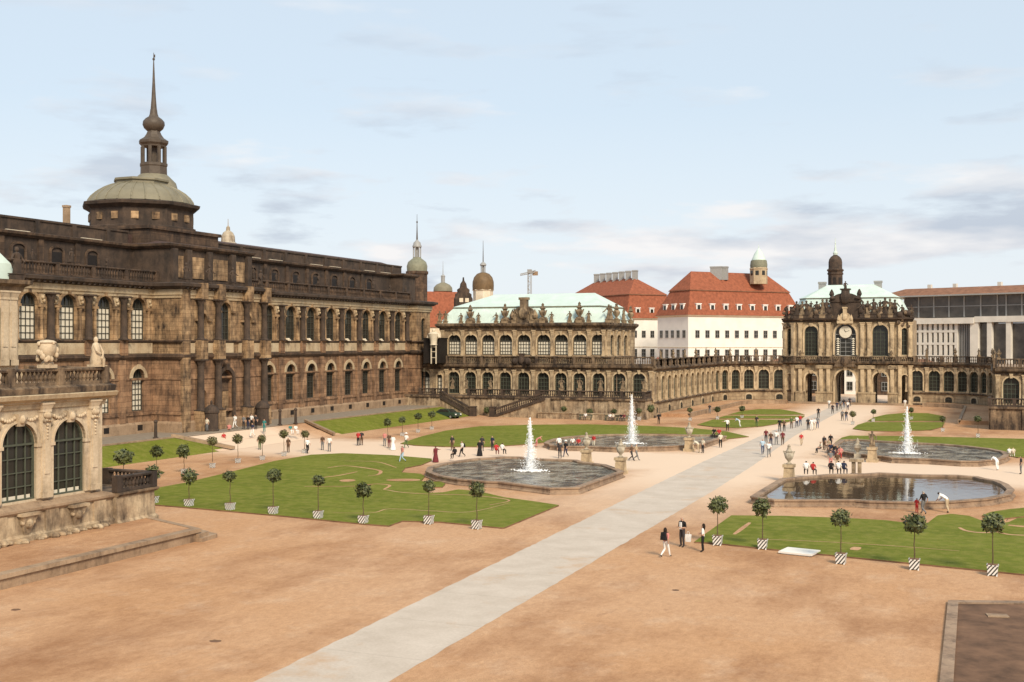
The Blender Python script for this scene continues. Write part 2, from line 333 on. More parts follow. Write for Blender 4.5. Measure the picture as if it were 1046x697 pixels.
class MB:
    def __init__(s): s.v = []; s.f = []; s.m = []
    def add(s, vs, fs, mi=0):
        o = len(s.v); s.v += [tuple(p) for p in vs]
        for f in fs: s.f.append([i + o for i in f]); s.m.append(mi)
    def box(s, T, u0, u1, v0, v1, z0, z1, mi=0):
        s.add([T(u, v, z) for z in (z0, z1) for v in (v0, v1) for u in (u0, u1)],
              [(0, 1, 3, 2), (4, 5, 7, 6), (0, 1, 5, 4), (2, 3, 7, 6), (0, 2, 6, 4), (1, 3, 7, 5)], mi)
    def frustum(s, T, a, b, mi=0):
        """a, b = (u0,u1,v0,v1,z) bottom and top rectangles"""
        p = []
        for u0, u1, v0, v1, z in (a, b): p += [T(u0, v0, z), T(u1, v0, z), T(u1, v1, z), T(u0, v1, z)]
        s.add(p, [(0, 1, 2, 3), (4, 5, 6, 7), (0, 1, 5, 4), (1, 2, 6, 5), (2, 3, 7, 6), (3, 0, 4, 7)], mi)
    def sweep(s, pts, prof, closed=False, mi=0, caps=True):
        """profile (outward offset, z) swept along a plan polyline; outward is on the right-hand side"""
        n = len(pts); k = len(prof); rings = []
        for i in range(n):
            p = Vector(pts[i][:2]); a = Vector(pts[(i - 1) % n][:2]) if (closed or i > 0) else None
            b = Vector(pts[(i + 1) % n][:2]) if (closed or i < n - 1) else None
            ns = []
            if a is not None: d = (p - a).normalized(); ns.append(Vector((d.y, -d.x)))
            if b is not None: d = (b - p).normalized(); ns.append(Vector((d.y, -d.x)))
            if len(ns) == 2:
                m = (ns[0] + ns[1]).normalized(); m = m / max(0.3, m.dot(ns[0]))
            else: m = ns[0]
            rings.append([(p.x + m.x * o, p.y + m.y * o, z) for o, z in prof])
        fs = []
        for i in range(n if closed else n - 1):
            j = (i + 1) % n
            for q in range(k): fs.append((i * k + q, j * k + q, j * k + (q + 1) % k, i * k + (q + 1) % k))
        if caps and not closed: fs += [tuple(range(k)), tuple((n - 1) * k + q for q in range(k))]
        s.add([p for r in rings for p in r], fs, mi)
    def lathe(s, c, prof, n=12, mi=0, rot=0.0, cap=True):
        vs = []; k = len(prof)
        for r, z in prof:
            for i in range(n):
                a = 2 * PI * i / n + rot; vs.append((c[0] + r * math.cos(a), c[1] + r * math.sin(a), c[2] + z))
        fs = [(j * n + i, j * n + (i + 1) % n, (j + 1) * n + (i + 1) % n, (j + 1) * n + i) for j in range(k - 1) for i in range(n)]
        if cap: fs += [tuple(range(n)), tuple((k - 1) * n + i for i in range(n))]
        s.add(vs, fs, mi)
    def tube(s, p0, p1, r0, r1, n=6, mi=0):
        p0 = Vector(p0); p1 = Vector(p1); d = (p1 - p0)
        q = d.to_track_quat('Z', 'Y'); vs = []
        for p, r in ((p0, r0), (p1, r1)):
            for i in range(n): vs.append(p + q @ Vector((r * math.cos(2 * PI * i / n), r * math.sin(2 * PI * i / n), 0)))
        s.add(vs, [(i, (i + 1) % n, n + (i + 1) % n, n + i) for i in range(n)] + [tuple(range(n)), tuple(range(n, 2 * n))], mi)
    def ball(s, c, r, n=8, sq=(1, 1, 1), mi=0):
        prof = [(max(1e-3, math.sin(PI * i / n)), -math.cos(PI * i / n)) for i in range(n + 1)]; vs = []
        for rr, z in prof:
            for i in range(n): a = 2 * PI * i / n; vs.append((c[0] + r * sq[0] * rr * math.cos(a), c[1] + r * sq[1] * rr * math.sin(a), c[2] + r * sq[2] * z))
        s.add(vs, [(j * n + i, j * n + (i + 1) % n, (j + 1) * n + (i + 1) % n, (j + 1) * n + i) for j in range(n) for i in range(n)], mi)
    def mesh(s, name, mats, base=(0, 0, 0), smooth=False):
        me = bpy.data.meshes.new(name)
        bx, by, bz = base
        me.from_pydata([(x - bx, y - by, z - bz) for x, y, z in s.v], [], s.f)
        for m in (mats if isinstance(mats, (list, tuple)) else [mats]): me.materials.append(M[m] if isinstance(m, str) else m)
        me.polygons.foreach_set('material_index', s.m)
        bm = bmesh.new(); bm.from_mesh(me); bmesh.ops.recalc_face_normals(bm, faces=bm.faces); bm.to_mesh(me); bm.free()
        if smooth:
            me.polygons.foreach_set('use_smooth', [True] * len(me.polygons))
            try: me.set_sharp_from_angle(angle=R(38))
            except Exception: pass
        me.update(); return me
    def pieces(s, eps=0.03):
        """loose pieces, those that touch one another kept together"""
        par = list(range(len(s.v)))
        def find(a):
            while par[a] != a: par[a] = par[par[a]]; a = par[a]
            return a
        for f in s.f:
            r = find(f[0])
            for i in f[1:]: par[find(i)] = r
        isl = {}
        for k, f in enumerate(s.f): isl.setdefault(find(f[0]), []).append(k)
        isl = list(isl.values()); bb = []
        for fs in isl:
            ps = [s.v[i] for k in fs for i in s.f[k]]; bb.append([min(p[q] for p in ps) - eps for q in range(3)] + [max(p[q] for p in ps) + eps for q in range(3)])
        n = len(isl); par2 = list(range(n))
        def f2(a):
            while par2[a] != a: par2[a] = par2[par2[a]]; a = par2[a]
            return a
        if n < 1500:
            for a in range(n):
                for b in range(a + 1, n):
                    if all(bb[a][q] <= bb[b][q + 3] and bb[b][q] <= bb[a][q + 3] for q in range(3)): par2[f2(a)] = f2(b)
        gr = {}
        for a in range(n): gr.setdefault(f2(a), []).extend(isl[a])
        out = []
        for fs in gr.values():
            m = MB(); mp_ = {}
            for k in fs:
                for i in s.f[k]:
                    if i not in mp_: mp_[i] = len(m.v); m.v.append(s.v[i])
                m.f.append([mp_[i] for i in s.f[k]]); m.m.append(s.m[k])
            out.append(m)
        return out
    def build(s, name, mats, parent=None, smooth=False):
        if parent is not None and name in EACH:
            ps = s.pieces()
            if 1 < len(ps) <= 100:
                return [p.build(EACH[name] + '', mats, parent, smooth) for p in ps][0]
            name = EACH[name]
        base = tuple(parent['_base']) if parent is not None and '_base' in parent.keys() else (0, 0, 0)
        o = bpy.data.objects.new(name, s.mesh(name, mats, base, smooth)); C.objects.link(o)
        if parent is not None:
            o.parent = parent; o['_base'] = base
        return o
    def thing(s, name, mats, label, cat, group=None, kind=None, smooth=False, base=None):
        """a thing that is one mesh, its origin at its own base"""
        xs = [p[0] for p in s.v]; ys = [p[1] for p in s.v]; zs = [p[2] for p in s.v]
        if base is None: base = ((min(xs) + max(xs)) / 2, (min(ys) + max(ys)) / 2, min(zs))
        o = bpy.data.objects.new(name, s.mesh(name, mats, base, smooth)); C.objects.link(o); o.location = base
        tag(o, label, cat, group, kind); return o

def tag(o, label=None, cat=None, group=None, kind=None):
    if label: o['label'] = label
    if cat: o['category'] = cat
    if group: o['group'] = group
    if kind: o['kind'] = kind
    return o
def thing(name, label, cat, base, group=None, rz=0.0):
    o = bpy.data.objects.new(name, None); o.empty_display_size = 0.5; C.objects.link(o)
    o.location = base; o.rotation_euler = (0, 0, rz); o['_base'] = tuple(base)
    return tag(o, label, cat, group)
def structure(name, mb, mats, smooth=False):
    o = mb.build(name, mats, None, smooth); o['kind'] = 'structure'; return o
class Fr:
    """a facade frame: u runs along the wall, v points out of it"""
    def __init__(s, p0, p1):
        s.p0 = Vector(p0); s.p1 = Vector(p1); d = s.p1 - s.p0; s.L = d.length; s.d = d / s.L
        s.n = Vector((s.d.y, -s.d.x)); s.ang = math.atan2(s.d.y, s.d.x)
    def __call__(s, u, v, z): return (s.p0.x + s.d.x * u + s.n.x * v, s.p0.y + s.d.y * u + s.n.y * v, z)
def T0(u, v, z): return (u, -v, z)
def place(meshes, name, parent, fr, u, v, z, scale=None, rz=0.0):
    """one part (first mesh) and its sub-parts, standing at (u, v, z) of a facade frame"""
    b = parent['_base']; p = fr(u, v, z) if fr else (u, v, z)
    first = None
    for nm, me in meshes:
        o = bpy.data.objects.new(nm, me); C.objects.link(o)
        if first is None:
            o.parent = parent; o.location = (p[0] - b[0], p[1] - b[1], p[2] - b[2])
            o.rotation_euler = (0, 0, (fr.ang if fr else 0) + rz)
            if scale: o.scale = scale if isinstance(scale, tuple) else (scale,) * 3
            first = o
        else: o.parent = first
    return first

def arch_pts(o, n=10):
    uc, hw, zp, rise = o['uc'], o['hw'], o['zp'], o['rise']
    if rise <= 0: return [(uc - hw, zp), (uc + hw, zp)]
    return [(uc + hw * math.cos(PI * (1 - i / n)), zp + rise * math.sin(PI * (1 - i / n))) for i in range(n + 1)]
def op(uc, hw, zs, zp, rise=None): return dict(uc=uc, hw=hw, zs=zs, zp=zp, rise=hw if rise is None else rise)
def wall(mb, T, u0, u1, z0, z1, ops, depth=0.45, mi=0, v=0.0, n=10):
    """a wall face with real openings and their reveals"""
    ops = sorted([o for o in ops if u0 < o['uc'] < u1], key=lambda o: o['uc'])
    if not ops:
        mb.add([T(u0, v, z0), T(u1, v, z0), T(u1, v, z1), T(u0, v, z1)], [(0, 1, 2, 3)], mi); return
    cuts = [u0] + [(a['uc'] + b['uc']) / 2 for a, b in zip(ops, ops[1:])] + [u1]
    def q(a, b, c, d): mb.add([T(a, v, c), T(b, v, c), T(b, v, d), T(a, v, d)], [(0, 1, 2, 3)], mi)
    for i, o in enumerate(ops):
        a, b = cuts[i], cuts[i + 1]; l, r = o['uc'] - o['hw'], o['uc'] + o['hw']
        if o['zs'] > z0 + 1e-4: q(a, b, z0, o['zs'])
        q(a, l, o['zs'], z1); q(r, b, o['zs'], z1)
        pts = arch_pts(o, n)
        for (ua, za), (ub, zb) in zip(pts, pts[1:]): mb.add([T(ua, v, za), T(ub, v, zb), T(ub, v, z1), T(ua, v, z1)], [(0, 1, 2, 3)], mi)
        outl = [(l, o['zs'])] + pts + [(r, o['zs'])]
        for (ua, za), (ub, zb) in zip(outl, outl[1:] + outl[:1]):
            mb.add([T(ua, v, za), T(ub, v, zb), T(ub, v - depth, zb), T(ua, v - depth, za)], [(0, 1, 2, 3)], mi)
def archivolt(mb, T, o, w, v1, mi=0, v0=-0.02, legs=0.0, n=10):
    uc, hw, zp, rise = o['uc'], o['hw'], o['zp'], o['rise']
    inn = arch_pts(o, n); outp = arch_pts(dict(uc=uc, hw=hw + w, zp=zp, rise=rise + w), n)
    if legs: inn = [(uc - hw, zp - legs)] + inn + [(uc + hw, zp - legs)]; outp = [(uc - hw - w, zp - legs)] + outp + [(uc + hw + w, zp - legs)]
    k = len(inn); vs = []
    for (a, b), (c, d) in zip(inn, outp): vs += [T(a, v0, b), T(a, v1, b), T(c, v1, d), T(c, v0, d)]
    fs = []
    for i in range(k - 1):
        for q in range(4): fs.append((i * 4 + q, i * 4 + (q + 1) % 4, i * 4 + 4 + (q + 1) % 4, i * 4 + 4 + q))
    fs += [(0, 1, 2, 3), tuple((k - 1) * 4 + q for q in range(4))]
    mb.add(vs, fs, mi)
def window_meshes(hw, h, rise, nx, ny, bar=0.07, frame='iron', pane='glass', blind=None, blind_h=None, rim=0.09):
    """local window, sill centre at the origin, springing at h; frame > pane (> blind)"""
    o = op(0, hw, 0, h, rise); fm = MB()
    def top(u): return h + (rise * math.sqrt(max(0, 1 - (u / hw) ** 2)) if rise > 0 else 0)
    for i in range(1, nx):
        u = -hw + 2 * hw * i / nx; fm.box(T0, u - bar / 2, u + bar / 2, 0.02, 0.10, 0.04, top(u) - 0.02)
    for j in range(1, ny):
        z = h * j / ny; fm.box(T0, -hw + 0.02, hw - 0.02, 0.025, 0.095, z - bar / 2, z + bar / 2)
    fm.box(T0, -hw, hw, 0.01, 0.14, h - bar * 0.9, h + bar * 0.9)
    fm.box(T0, -hw, hw, 0.01, 0.13, 0, 0.1)
    outl = [(-hw, 0.1)] + arch_pts(o) + [(hw, 0.1)]
    inn = [(-hw + rim, 0.1)] + arch_pts(op(0, hw - rim, 0, h, max(0, rise - rim) if rise > 0 else 0)) + [(hw - rim, 0.1)]
    k = len(outl)
    for i in range(k - 1):
        a, b, c, d = outl[i], outl[i + 1], inn[i + 1], inn[i]
        fm.add([T0(a[0], 0.12, a[1]), T0(b[0], 0.12, b[1]), T0(c[0], 0.12, c[1]), T0(d[0], 0.12, d[1]), T0(c[0], 0.0, c[1]), T0(d[0], 0.0, d[1])], [(0, 1, 2, 3), (3, 2, 4, 5)])
    pm = MB(); pts = [(-hw, 0)] + arch_pts(o) + [(hw, 0)]
    pm.add([T0(u, 0, z) for u, z in pts], [tuple(range(len(pts)))])
    res = [('window', fm.mesh('window', frame)), ('pane', pm.mesh('pane', pane))]
    if blind:
        bh = blind_h or h - 0.1; bmh = MB(); bmh.box(T0, -hw + rim, hw - rim, 0.004, 0.016, 0.12, bh); res.append(('blind', bmh.mesh('blind', blind)))
    return res
def column_mesh(h, r, m='trim', n=10, cap='trim', square=True):
    mb = MB(); mb.lathe((0, 0, 0), [(r * 1.35, 0.0), (r * 1.35, 0.12), (r * 1.15, 0.22), (r, 0.35), (r * 0.98, h * 0.4), (r * 0.86, h - 0.75), (r * 0.95, h - 0.70), (r * 1.0, h - 0.55), (r * 1.4, h - 0.15)], n)
    if square:
        mb.box(T0, -r * 1.5, r * 1.5, -r * 1.5, r * 1.5, -0.02, 0.10); mb.box(T0, -r * 1.55, r * 1.55, -r * 1.55, r * 1.55, h - 0.16, h)
    return [('column', mb.mesh('column', m, smooth=True))]
def pilaster_mesh(h, w, d, m='warm'):
    mb = MB(); mb.box(T0, -w / 2, w / 2, -0.02, d, 0.35, h - 0.55); mb.box(T0, -w * 0.62, w * 0.62, -0.02, d + 0.08, 0, 0.36)
    mb.box(T0, -w * 0.56, w * 0.56, -0.02, d + 0.05, h - 0.56, h - 0.42); mb.frustum(T0, (-w * 0.52, w * 0.52, -0.02, d + 0.03, h - 0.43), (-w * 0.72, w * 0.72, -0.02, d + 0.16, h - 0.10))
    mb.box(T0, -w * 0.76, w * 0.76, -0.02, d + 0.18, h - 0.11, h)
    mb.box(T0, -w * 0.3, w * 0.3, d - 0.01, d + 0.05, h * 0.25, h * 0.72)
    return [('pilaster', mb.mesh('pilaster', m))]
def baluster_prof(h, r): return [(r * 0.8, 0), (r * 0.8, h * 0.08), (r * 0.45, h * 0.14), (r, h * 0.36), (r * 0.85, h * 0.5), (r * 0.38, h * 0.8), (r * 0.75, h * 0.9), (r * 0.75, h)]
def balustrade(mb, pts, z0, h, v=0.0, post_every=4.0, step=0.34, wide=0.36, mi=0, pm=0, n=6, bal_r=0.11):
    """rail, foot and balusters along a plan polyline"""
    w = wide / 2
    mb.sweep(pts, [(v - w, z0), (v + w, z0), (v + w, z0 + 0.16), (v - w, z0 + 0.16)], mi=mi)
    mb.sweep(pts, [(v - w - .03, z0 + h - 0.17), (v + w + .03, z0 + h - 0.17), (v + w + .06, z0 + h - 0.06), (v + w, z0 + h), (v - w, z0 + h), (v - w - .06, z0 + h - 0.06)], mi=mi)
    for a, b in zip(pts, pts[1:]):
        fr = Fr(a[:2], b[:2]); nb = max(1, round(fr.L / post_every)); seg = fr.L / nb
        for i in range(nb + 1): mb.box(fr, i * seg - 0.24, i * seg + 0.24, v - w - 0.05, v + w + 0.05, z0 - 0.01, z0 + h + 0.035, pm)
        for i in range(nb):
            u0 = i * seg + 0.28; k = max(1, int((seg - 0.56) / step)); ds = (seg - 0.56) / k
            for j in range(k):
                p = fr(u0 + (j + 0.5) * ds, v, z0 + 0.15); mb.lathe(p, baluster_prof(h - 0.31, bal_r), n, mi, cap=False)
def sculpt_mesh(seed, kind):
    """baroque roof sculpture about 2.4 m tall on a low pedestal"""
    rnd = random.Random(seed); mb = MB()
    mb.box(T0, -0.38, 0.38, -0.38, 0.38, 0, 0.42); mb.box(T0, -0.44, 0.44, -0.44, 0.44, 0.42, 0.5)
    if kind == 'vase':
        mb.lathe((0, 0, 0.5), [(0.24, 0), (0.28, 0.08), (0.13, 0.2), (0.16, 0.3), (0.42, 0.62), (0.48, 0.88), (0.36, 1.08), (0.22, 1.2), (0.34, 1.3), (0.4, 1.36), (0.26, 1.5), (0.15, 1.72), (0.19, 1.84), (0.04, 2.05)], 10)
        for s in (-1, 1):
            mb.tube((s * 0.36, 0, 1.45), (s * 0.56, 0, 1.65), 0.07, 0.06); mb.tube((s * 0.56, 0, 1.65), (s * 0.42, 0, 1.3), 0.06, 0.06)
    else:
        sw = rnd.uniform(-0.1, 0.1); rings = [(0.34, 0.5, 0), (0.36, 0.75, 0), (0.30, 1.1, sw * .6), (0.33, 1.35, sw), (0.24, 1.6, sw), (0.31, 1.85, sw * .4), (0.26, 2.0, sw * .2), (0.09, 2.08, 0), (0.08, 2.14, 0)]
        n = 9; vs = []
        for r, z, o in rings:
            for i in range(n):
                a = 2 * PI * i / n; rr = r * (1 + 0.16 * math.sin(3 * a + z * 4 + seed)); vs.append((o + rr * math.cos(a), rr * 0.72 * math.sin(a), z))
        mb.add(vs, [(j * n + i, j * n + (i + 1) % n, (j + 1) * n + (i + 1) % n, (j + 1) * n + i) for j in range(len(rings) - 1) for i in range(n)])
        mb.ball((0, 0, 2.28), 0.16, 8, (1, 1, 1.2))
        for s in (-1, 1):
            e = Vector((s * rnd.uniform(0.4, 0.62), rnd.uniform(-0.25, 0.2), rnd.uniform(1.45, 1.75))); up = rnd.random() < 0.35
            hnd = e + Vector((s * rnd.uniform(-0.15, 0.2), -0.2, rnd.uniform(0.3, 0.6) if up else rnd.uniform(-0.4, 0.1)))
            mb.tube((s * 0.27, 0, 1.92), e, 0.095, 0.08); mb.tube(e, hnd, 0.08, 0.055); mb.ball(hnd, 0.07, 6)
    return mb.mesh('statue', 'statue', smooth=True)
SC = [sculpt_mesh(i, 'figure') for i in range(6)]; VASE = sculpt_mesh(3, 'vase')
DARKSC = []
for _m in SC[:4]:
    _d = _m.copy(); _d.materials.clear(); _d.materials.append(M['darker']); DARKSC.append(_d)
# ================================================================== SETTING: ground, walks, banks
g = MB(); g.add([(-3000, -400, 0), (3000, -400, 0), (3000, 4000, 0), (-3000, 4000, 0)], [(0, 1, 2, 3)])
structure('ground', g, 'ground')
p = MB()
lft = [(-22.6, 12), (-24.1, 33.8), (-26.2, 90.5), (-26.9, 112), (-27.6, 150), (-27.8, 229)]; rgt = [(-18.2, 12), (-19.7, 35.2), (-20.9, 92), (-21.6, 112), (-23.6, 150), (-25.0, 229)]
def lane(l, y):
    for (xa, ya), (xb, yb) in zip(l, l[1:]):
        if ya <= y <= yb: return xa + (xb - xa) * (y - ya) / (yb - ya)
rw = [12 + .5 * i for i in range(435)]
ed = [[lane(l, min(y, 229)) + 0.07 * noise.noise(Vector((y * .6, s, 0))) + .08 * noise.noise(Vector((y * 2.7, s + 5, 0))) for y in rw] for l, s in ((lft, 0), (rgt, 9))]
p.add([(x, y, .006) for x, y in zip(ed[0], rw)] + [(x, y, .006) for x, y in zip(ed[1], rw)], [(i, i + 1, len(rw) + i + 1, len(rw) + i) for i in range(len(rw) - 1)])
structure('path', p, 'path')

def slab(name, pts, z0, z1, mats, label, cat, group=None, kind=None, base=None):
    """flat slab with an upright edge; material 1 on the edge"""
    mb = MB(); n = len(pts)
    mb.add([(x, y, z1) for x, y in pts], [tuple(range(n))], 0)
    mb.add([(x, y, z0) for x, y in pts] + [(x, y, z1) for x, y in pts], [(i, (i + 1) % n, n + (i + 1) % n, n + i) for i in range(n)], 1)
    return mb.thing(name, mats, label, cat, group, kind, base=base)
def ground_poly(px): return [tuple(at(x, y)[:2]) for x, y in px]
def smooth_poly(pts, k=4):
    """Catmull-Rom through the points"""
    n = len(pts); out = []
    for i in range(n):
        p0, p1, p2, p3 = (Vector(pts[(i + j - 1) % n]) for j in range(4))
        for q in range(k):
            t = q / k; out.append(tuple(0.5 * ((2 * p1) + (p2 - p0) * t + (2 * p0 - 5 * p1 + 4 * p2 - p3) * t * t + (3 * p1 - p0 - 3 * p2 + p3) * t ** 3)))
    return out
def ellip(cx, cy, rx, ry, n=20, rot=0): return [(cx + rx * math.cos(2 * PI * i / n) * math.cos(rot) - ry * math.sin(2 * PI * i / n) * math.sin(rot), cy + rx * math.cos(2 * PI * i / n) * math.sin(rot) + ry * math.sin(2 * PI * i / n) * math.cos(rot)) for i in range(n)]

# raised terrace along the long gallery, with grass banks and a wide stepped ramp between them
TZ = 1.4
t = MB(); t.add([(-84.0, 60, TZ), (-84.0, 176, TZ), (-96, 176, TZ), (-96, 60, TZ)], [(0, 1, 2, 3)])
structure('terrace', t, 'asphalt')
def bank(y0a, y1a, y0b, y1b, name_label):
    mb = MB(); N = 14
    for i in range(N):
        for j in range(4):
            q = []
            for (ii, jj) in ((i, j), (i + 1, j), (i + 1, j + 1), (i, j + 1)):
                s = jj / 4; tt = ii / N; y = (y0a + (y1a - y0a) * tt) * (1 - s) + (y0b + (y1b - y0b) * tt) * s
                q.append((-78.6 - 5.4 * s, y, (TZ + 0.02) * (s ** 0.85) + 0.01))
            mb.add(q, [(0, 1, 2, 3)])
    o = mb.build('grass_bank', 'grass'); o['kind'] = 'structure'
bank(70, 105.5, 70, 102.6, '')
bank(127.3, 170, 129.8, 170, '')
k = MB()       # pale top kerbs of the banks, sloping end kerbs, ramp treads
k.sweep([(-84.0, 70), (-84.0, 102.8)], [(-0.25, TZ), (0.2, TZ), (0.2, TZ + 0.14), (-0.25, TZ + 0.14)])
k.sweep([(-84.0, 129.6), (-84.0, 170)], [(-0.25, TZ), (0.2, TZ), (0.2, TZ + 0.14), (-0.25, TZ + 0.14)])
for a, b in (((-78.2, 105.8, 0.1), (-84.2, 102.9, TZ + .1)), ((-78.2, 127.0, .1), (-84.2, 129.5, TZ + .1))):
    a = Vector(a); b = Vector(b); w = Vector((0, 0.3, 0)); zz = Vector((0, 0, 0.32))
    k.add([a - w, a + w, b + w, b - w, a - w + zz, a + w + zz, b + w + zz, b - w + zz], [(0, 1, 2, 3), (4, 5, 6, 7), (0, 1, 5, 4), (1, 2, 6, 5), (2, 3, 7, 6), (3, 0, 4, 7)])
structure('kerb', k, 'kerb')
rp = MB()
for (x0, z0), (x1, z1) in (((-78.4, .012), (-81.0, .62)), ((-81.0, .62), (-81.5, .64)), ((-81.5, .64), (-84.3, TZ + .01))):
    rp.add([(x0, 103.6, z0), (x0, 129.3, z0), (x1, 129.3, z1), (x1, 103.6, z1)], [(0, 1, 2, 3)])
structure('ramp', rp, 'ground')

# ---- lawns (thin turf slabs with an earth edge)
LZ = 0.09
def lawn(pts, label): return slab('lawn', pts, 0.0, LZ, ['grass', 'soil'], label, 'lawn', None, 'stuff')
def G2(l): return [tuple(at(x, y, LZ)[:2]) for x, y in l]
lawn(G2([(140, 514), (200, 519), (290, 527), (371, 535), (397, 537), (411, 532), (450, 533), (512, 539), (515, 539), (571, 516), (545, 512), (515, 508), (490, 502), (468, 500), (452, 503), (440, 503.5), (434, 500.5),
  (440, 498), (452, 497.5), (455, 494), (450, 492), (440, 492), (430, 491.5), (434, 486.5), (430, 484), (410, 482.5), (414, 478), (430, 475), (441, 470.5), (441, 468.5), (400, 465), (350, 463), (318, 464.5), (280, 471), (240, 481), (190, 493), (140, 502)]), 'large green lawn with scrolled edge left of the pale axial path, nearest fountain pool')
lawn(G2([(409, 453), (430, 446), (455, 440), (490, 435.5), (540, 434), (600, 433.5), (660, 435), (710, 437.5), (743, 441), (765, 446), (738, 449), (726, 447), (708, 444.5), (690, 443.3), (650, 443), (610, 444.5), (575, 447.5), (556, 452), (535, 454), (500, 456.5), (455, 456.3), (425, 455)]), 'pale green lawn in front of the middle pavilion wrapping the far side of a pool')
for px, lb in (([(712, 434), (728, 428.7), (836 - 20, 428.7), (800, 432), (778, 435.5), (755, 437.2), (730, 436.2)], 'front strip of the half-round lawn left of the gate'),
               ([(730, 427.6), (742, 424.6), (822, 424.6), (819, 427.6)], 'middle strip of the half-round lawn left of the gate'),
               ([(744, 423.6), (757, 420), (775, 418), (797, 418.2), (812, 420.5), (822, 423.6)], 'rear strip of the half-round lawn left of the gate')):
    lawn(G2(px), lb)
for px, lb in (([(871, 438), (876, 434), (885, 431.2), (965, 431.2), (963, 436), (950, 439.5), (915, 440.8), (885, 440)], 'front strip of the half-round lawn right of the gate'),
               ([(886, 430.2), (892, 426.5), (905, 423.5), (925, 421.8), (948, 422.2), (963, 425), (966, 430.2)], 'rear strip of the half-round lawn right of the gate')):
    lawn(G2(px), lb)
lawn(G2([(853, 452), (860, 447), (868, 445), (920, 445.5), (990, 447), (1075, 449), (1095, 468), (1040, 467.3), (1018, 463.5), (990, 459), (955, 453.5), (915, 450.5), (880, 451)]), 'long lawn behind the right rear fountain pool')
lawn(G2([(709, 553.5), (747, 526.5), (800, 527), (860, 529), (905, 531.5), (935, 535), (948, 534), (953, 530), (958, 526.5), (972, 525), (990, 527), (1002, 531.5), (1012, 535), (1030, 533.5), (1040, 529), (1060, 528), (1120, 528), (1140, 594), (1046, 586.5), (930, 575), (830, 565), (775, 559.5), (730, 554.5)]), 'dark green front lawn at the right edge, nearest the viewer')
lawn(G2([(1003, 526.5), (1012, 523), (1032, 520), (1060, 517.5), (1070, 523), (1046, 527.5), (1020, 530)]), 'small rounded turf lobe at the right edge beside the dark pool')

# inner gravel scrolls cut into the lawns
def strip(px, w, z=LZ + 0.006):
    q_ = [at(x, y, LZ) for x, y in px]; pts = []; mb = MB(); L = []
    for i in range(len(q_) - 1):
        a0, a1, a2, a3 = q_[max(0, i - 1)], q_[i], q_[i + 1], q_[min(len(q_) - 1, i + 2)]
        for k in range(6):
            t = k / 6; pts.append(0.5 * ((2 * a1) + (a2 - a0) * t + (2 * a0 - 5 * a1 + 4 * a2 - a3) * t * t + (3 * a1 - a0 - 3 * a2 + a3) * t ** 3))
    pts.append(q_[-1])
    for i, q in enumerate(pts):
        d = (pts[min(i + 1, len(pts) - 1)] - pts[max(i - 1, 0)]); d.z = 0; d.normalize(); n = Vector((-d.y, d.x, 0)) * (w * .32) * (0.55 + 0.45 * math.sin(PI * (i + .5) / len(pts)))
        L.append((q + n, q - n))
    for (a, b), (c, d) in zip(L, L[1:]): mb.add([(a.x, a.y, z), (b.x, b.y, z), (d.x, d.y, z), (c.x, c.y, z)], [(0, 1, 2, 3)])
    return mb
sc = MB()
def addmb(a, b): a.add(b.v, b.f)
for px, w in (([(335, 478), (352, 476), (372, 478), (388, 481), (386, 485), (376, 486)], .55), ([(311, 497), (340, 497), (366, 496.5), (384, 494.5), (398, 496), (392, 500)], .5), ([(392, 500), (410, 503), (440, 505), (480, 506), (520, 511), (500, 516)], .35),
              ([(340, 524), (380, 524), (398, 520), (440, 522), (480, 523), (520, 514)], .22), ([(352, 471), (385, 472), (405, 478)], .3), ([(318, 489), (345, 486), (365, 482)], .5),
              ([(750, 546), (758, 540), (766, 534)], .5), ([(776, 551), (830, 553), (900, 557), (980, 563)], .2), ([(872, 562), (876, 559)], .9), ([(980, 539), (986, 542), (998, 544), (1012, 544), (1024, 541)], .5), ([(1012, 541.5), (1030, 546), (1052, 547)], .5), ([(1030, 536.5), (1046, 538), (1060, 538)], 1.0)):
    addmb(sc, strip(px, w))
q = at(412, 490.5, LZ); sc.add([(x, y, LZ + .008) for x, y in ellip(q.x, q.y, 1.5, 0.9, 18, 0.4)], [tuple(range(18))])
q = at(355, 491, LZ); sc.add([(x, y, LZ + .008) for x, y in ellip(q.x, q.y, 0.7, 0.9, 14, 0.4)], [tuple(range(14))])
structure('gravel_scrolls', sc, 'ground')

# dark planted bed with a stone border at the lower right
bed = ground_poly([(976, 618), (1075, 619), (1140, 760), (968, 760)])
slab('soil_bed', bed, 0.0, 0.05, ['bedsoil', 'bedsoil'], None, None, None, 'structure')
kb = MB(); e = ground_poly([(970, 760), (975, 700), (979, 618), (1080, 619)])
kb.sweep([e[3], e[2], e[0]], [(0, 0), (0.0, 0.12), (0.45, 0.12), (0.45, 0)])
structure('kerb', kb, 'basin')
# damp patches on the sand
mp = MB()
for px, py, rx_, ry_ in ((16, 623, .22, .2), (220, 655, .26, .2), (690, 603, .18, .16)):
    c0 = at(px, py); k = 14; mp.add([(c0.x + rx_ * (1 + .35 * noise.noise(Vector((i * .9, px, 0)))) * math.cos(2 * PI * i / k), c0.y + ry_ * (1 + .35 * noise.noise(Vector((i * .7, py, 3)))) * math.sin(2 * PI * i / k), .005) for i in range(k)], [tuple(range(k))])
structure('mud_patches', mp, 'bedsoil')
# drain cover in the bed
m = MB(); fr = Fr(at(1008, 630)[:2], at(1030, 631)[:2]); m.box(fr, 0, fr.L, -0.3, 0.3, 0.04, 0.09)
m.box(fr, 0.1, fr.L - 0.1, -0.2, 0.2, 0.085, 0.1)
m.thing('drain_cover', 'kerb', 'flat stone drain cover in the dark soil bed', 'drain cover')

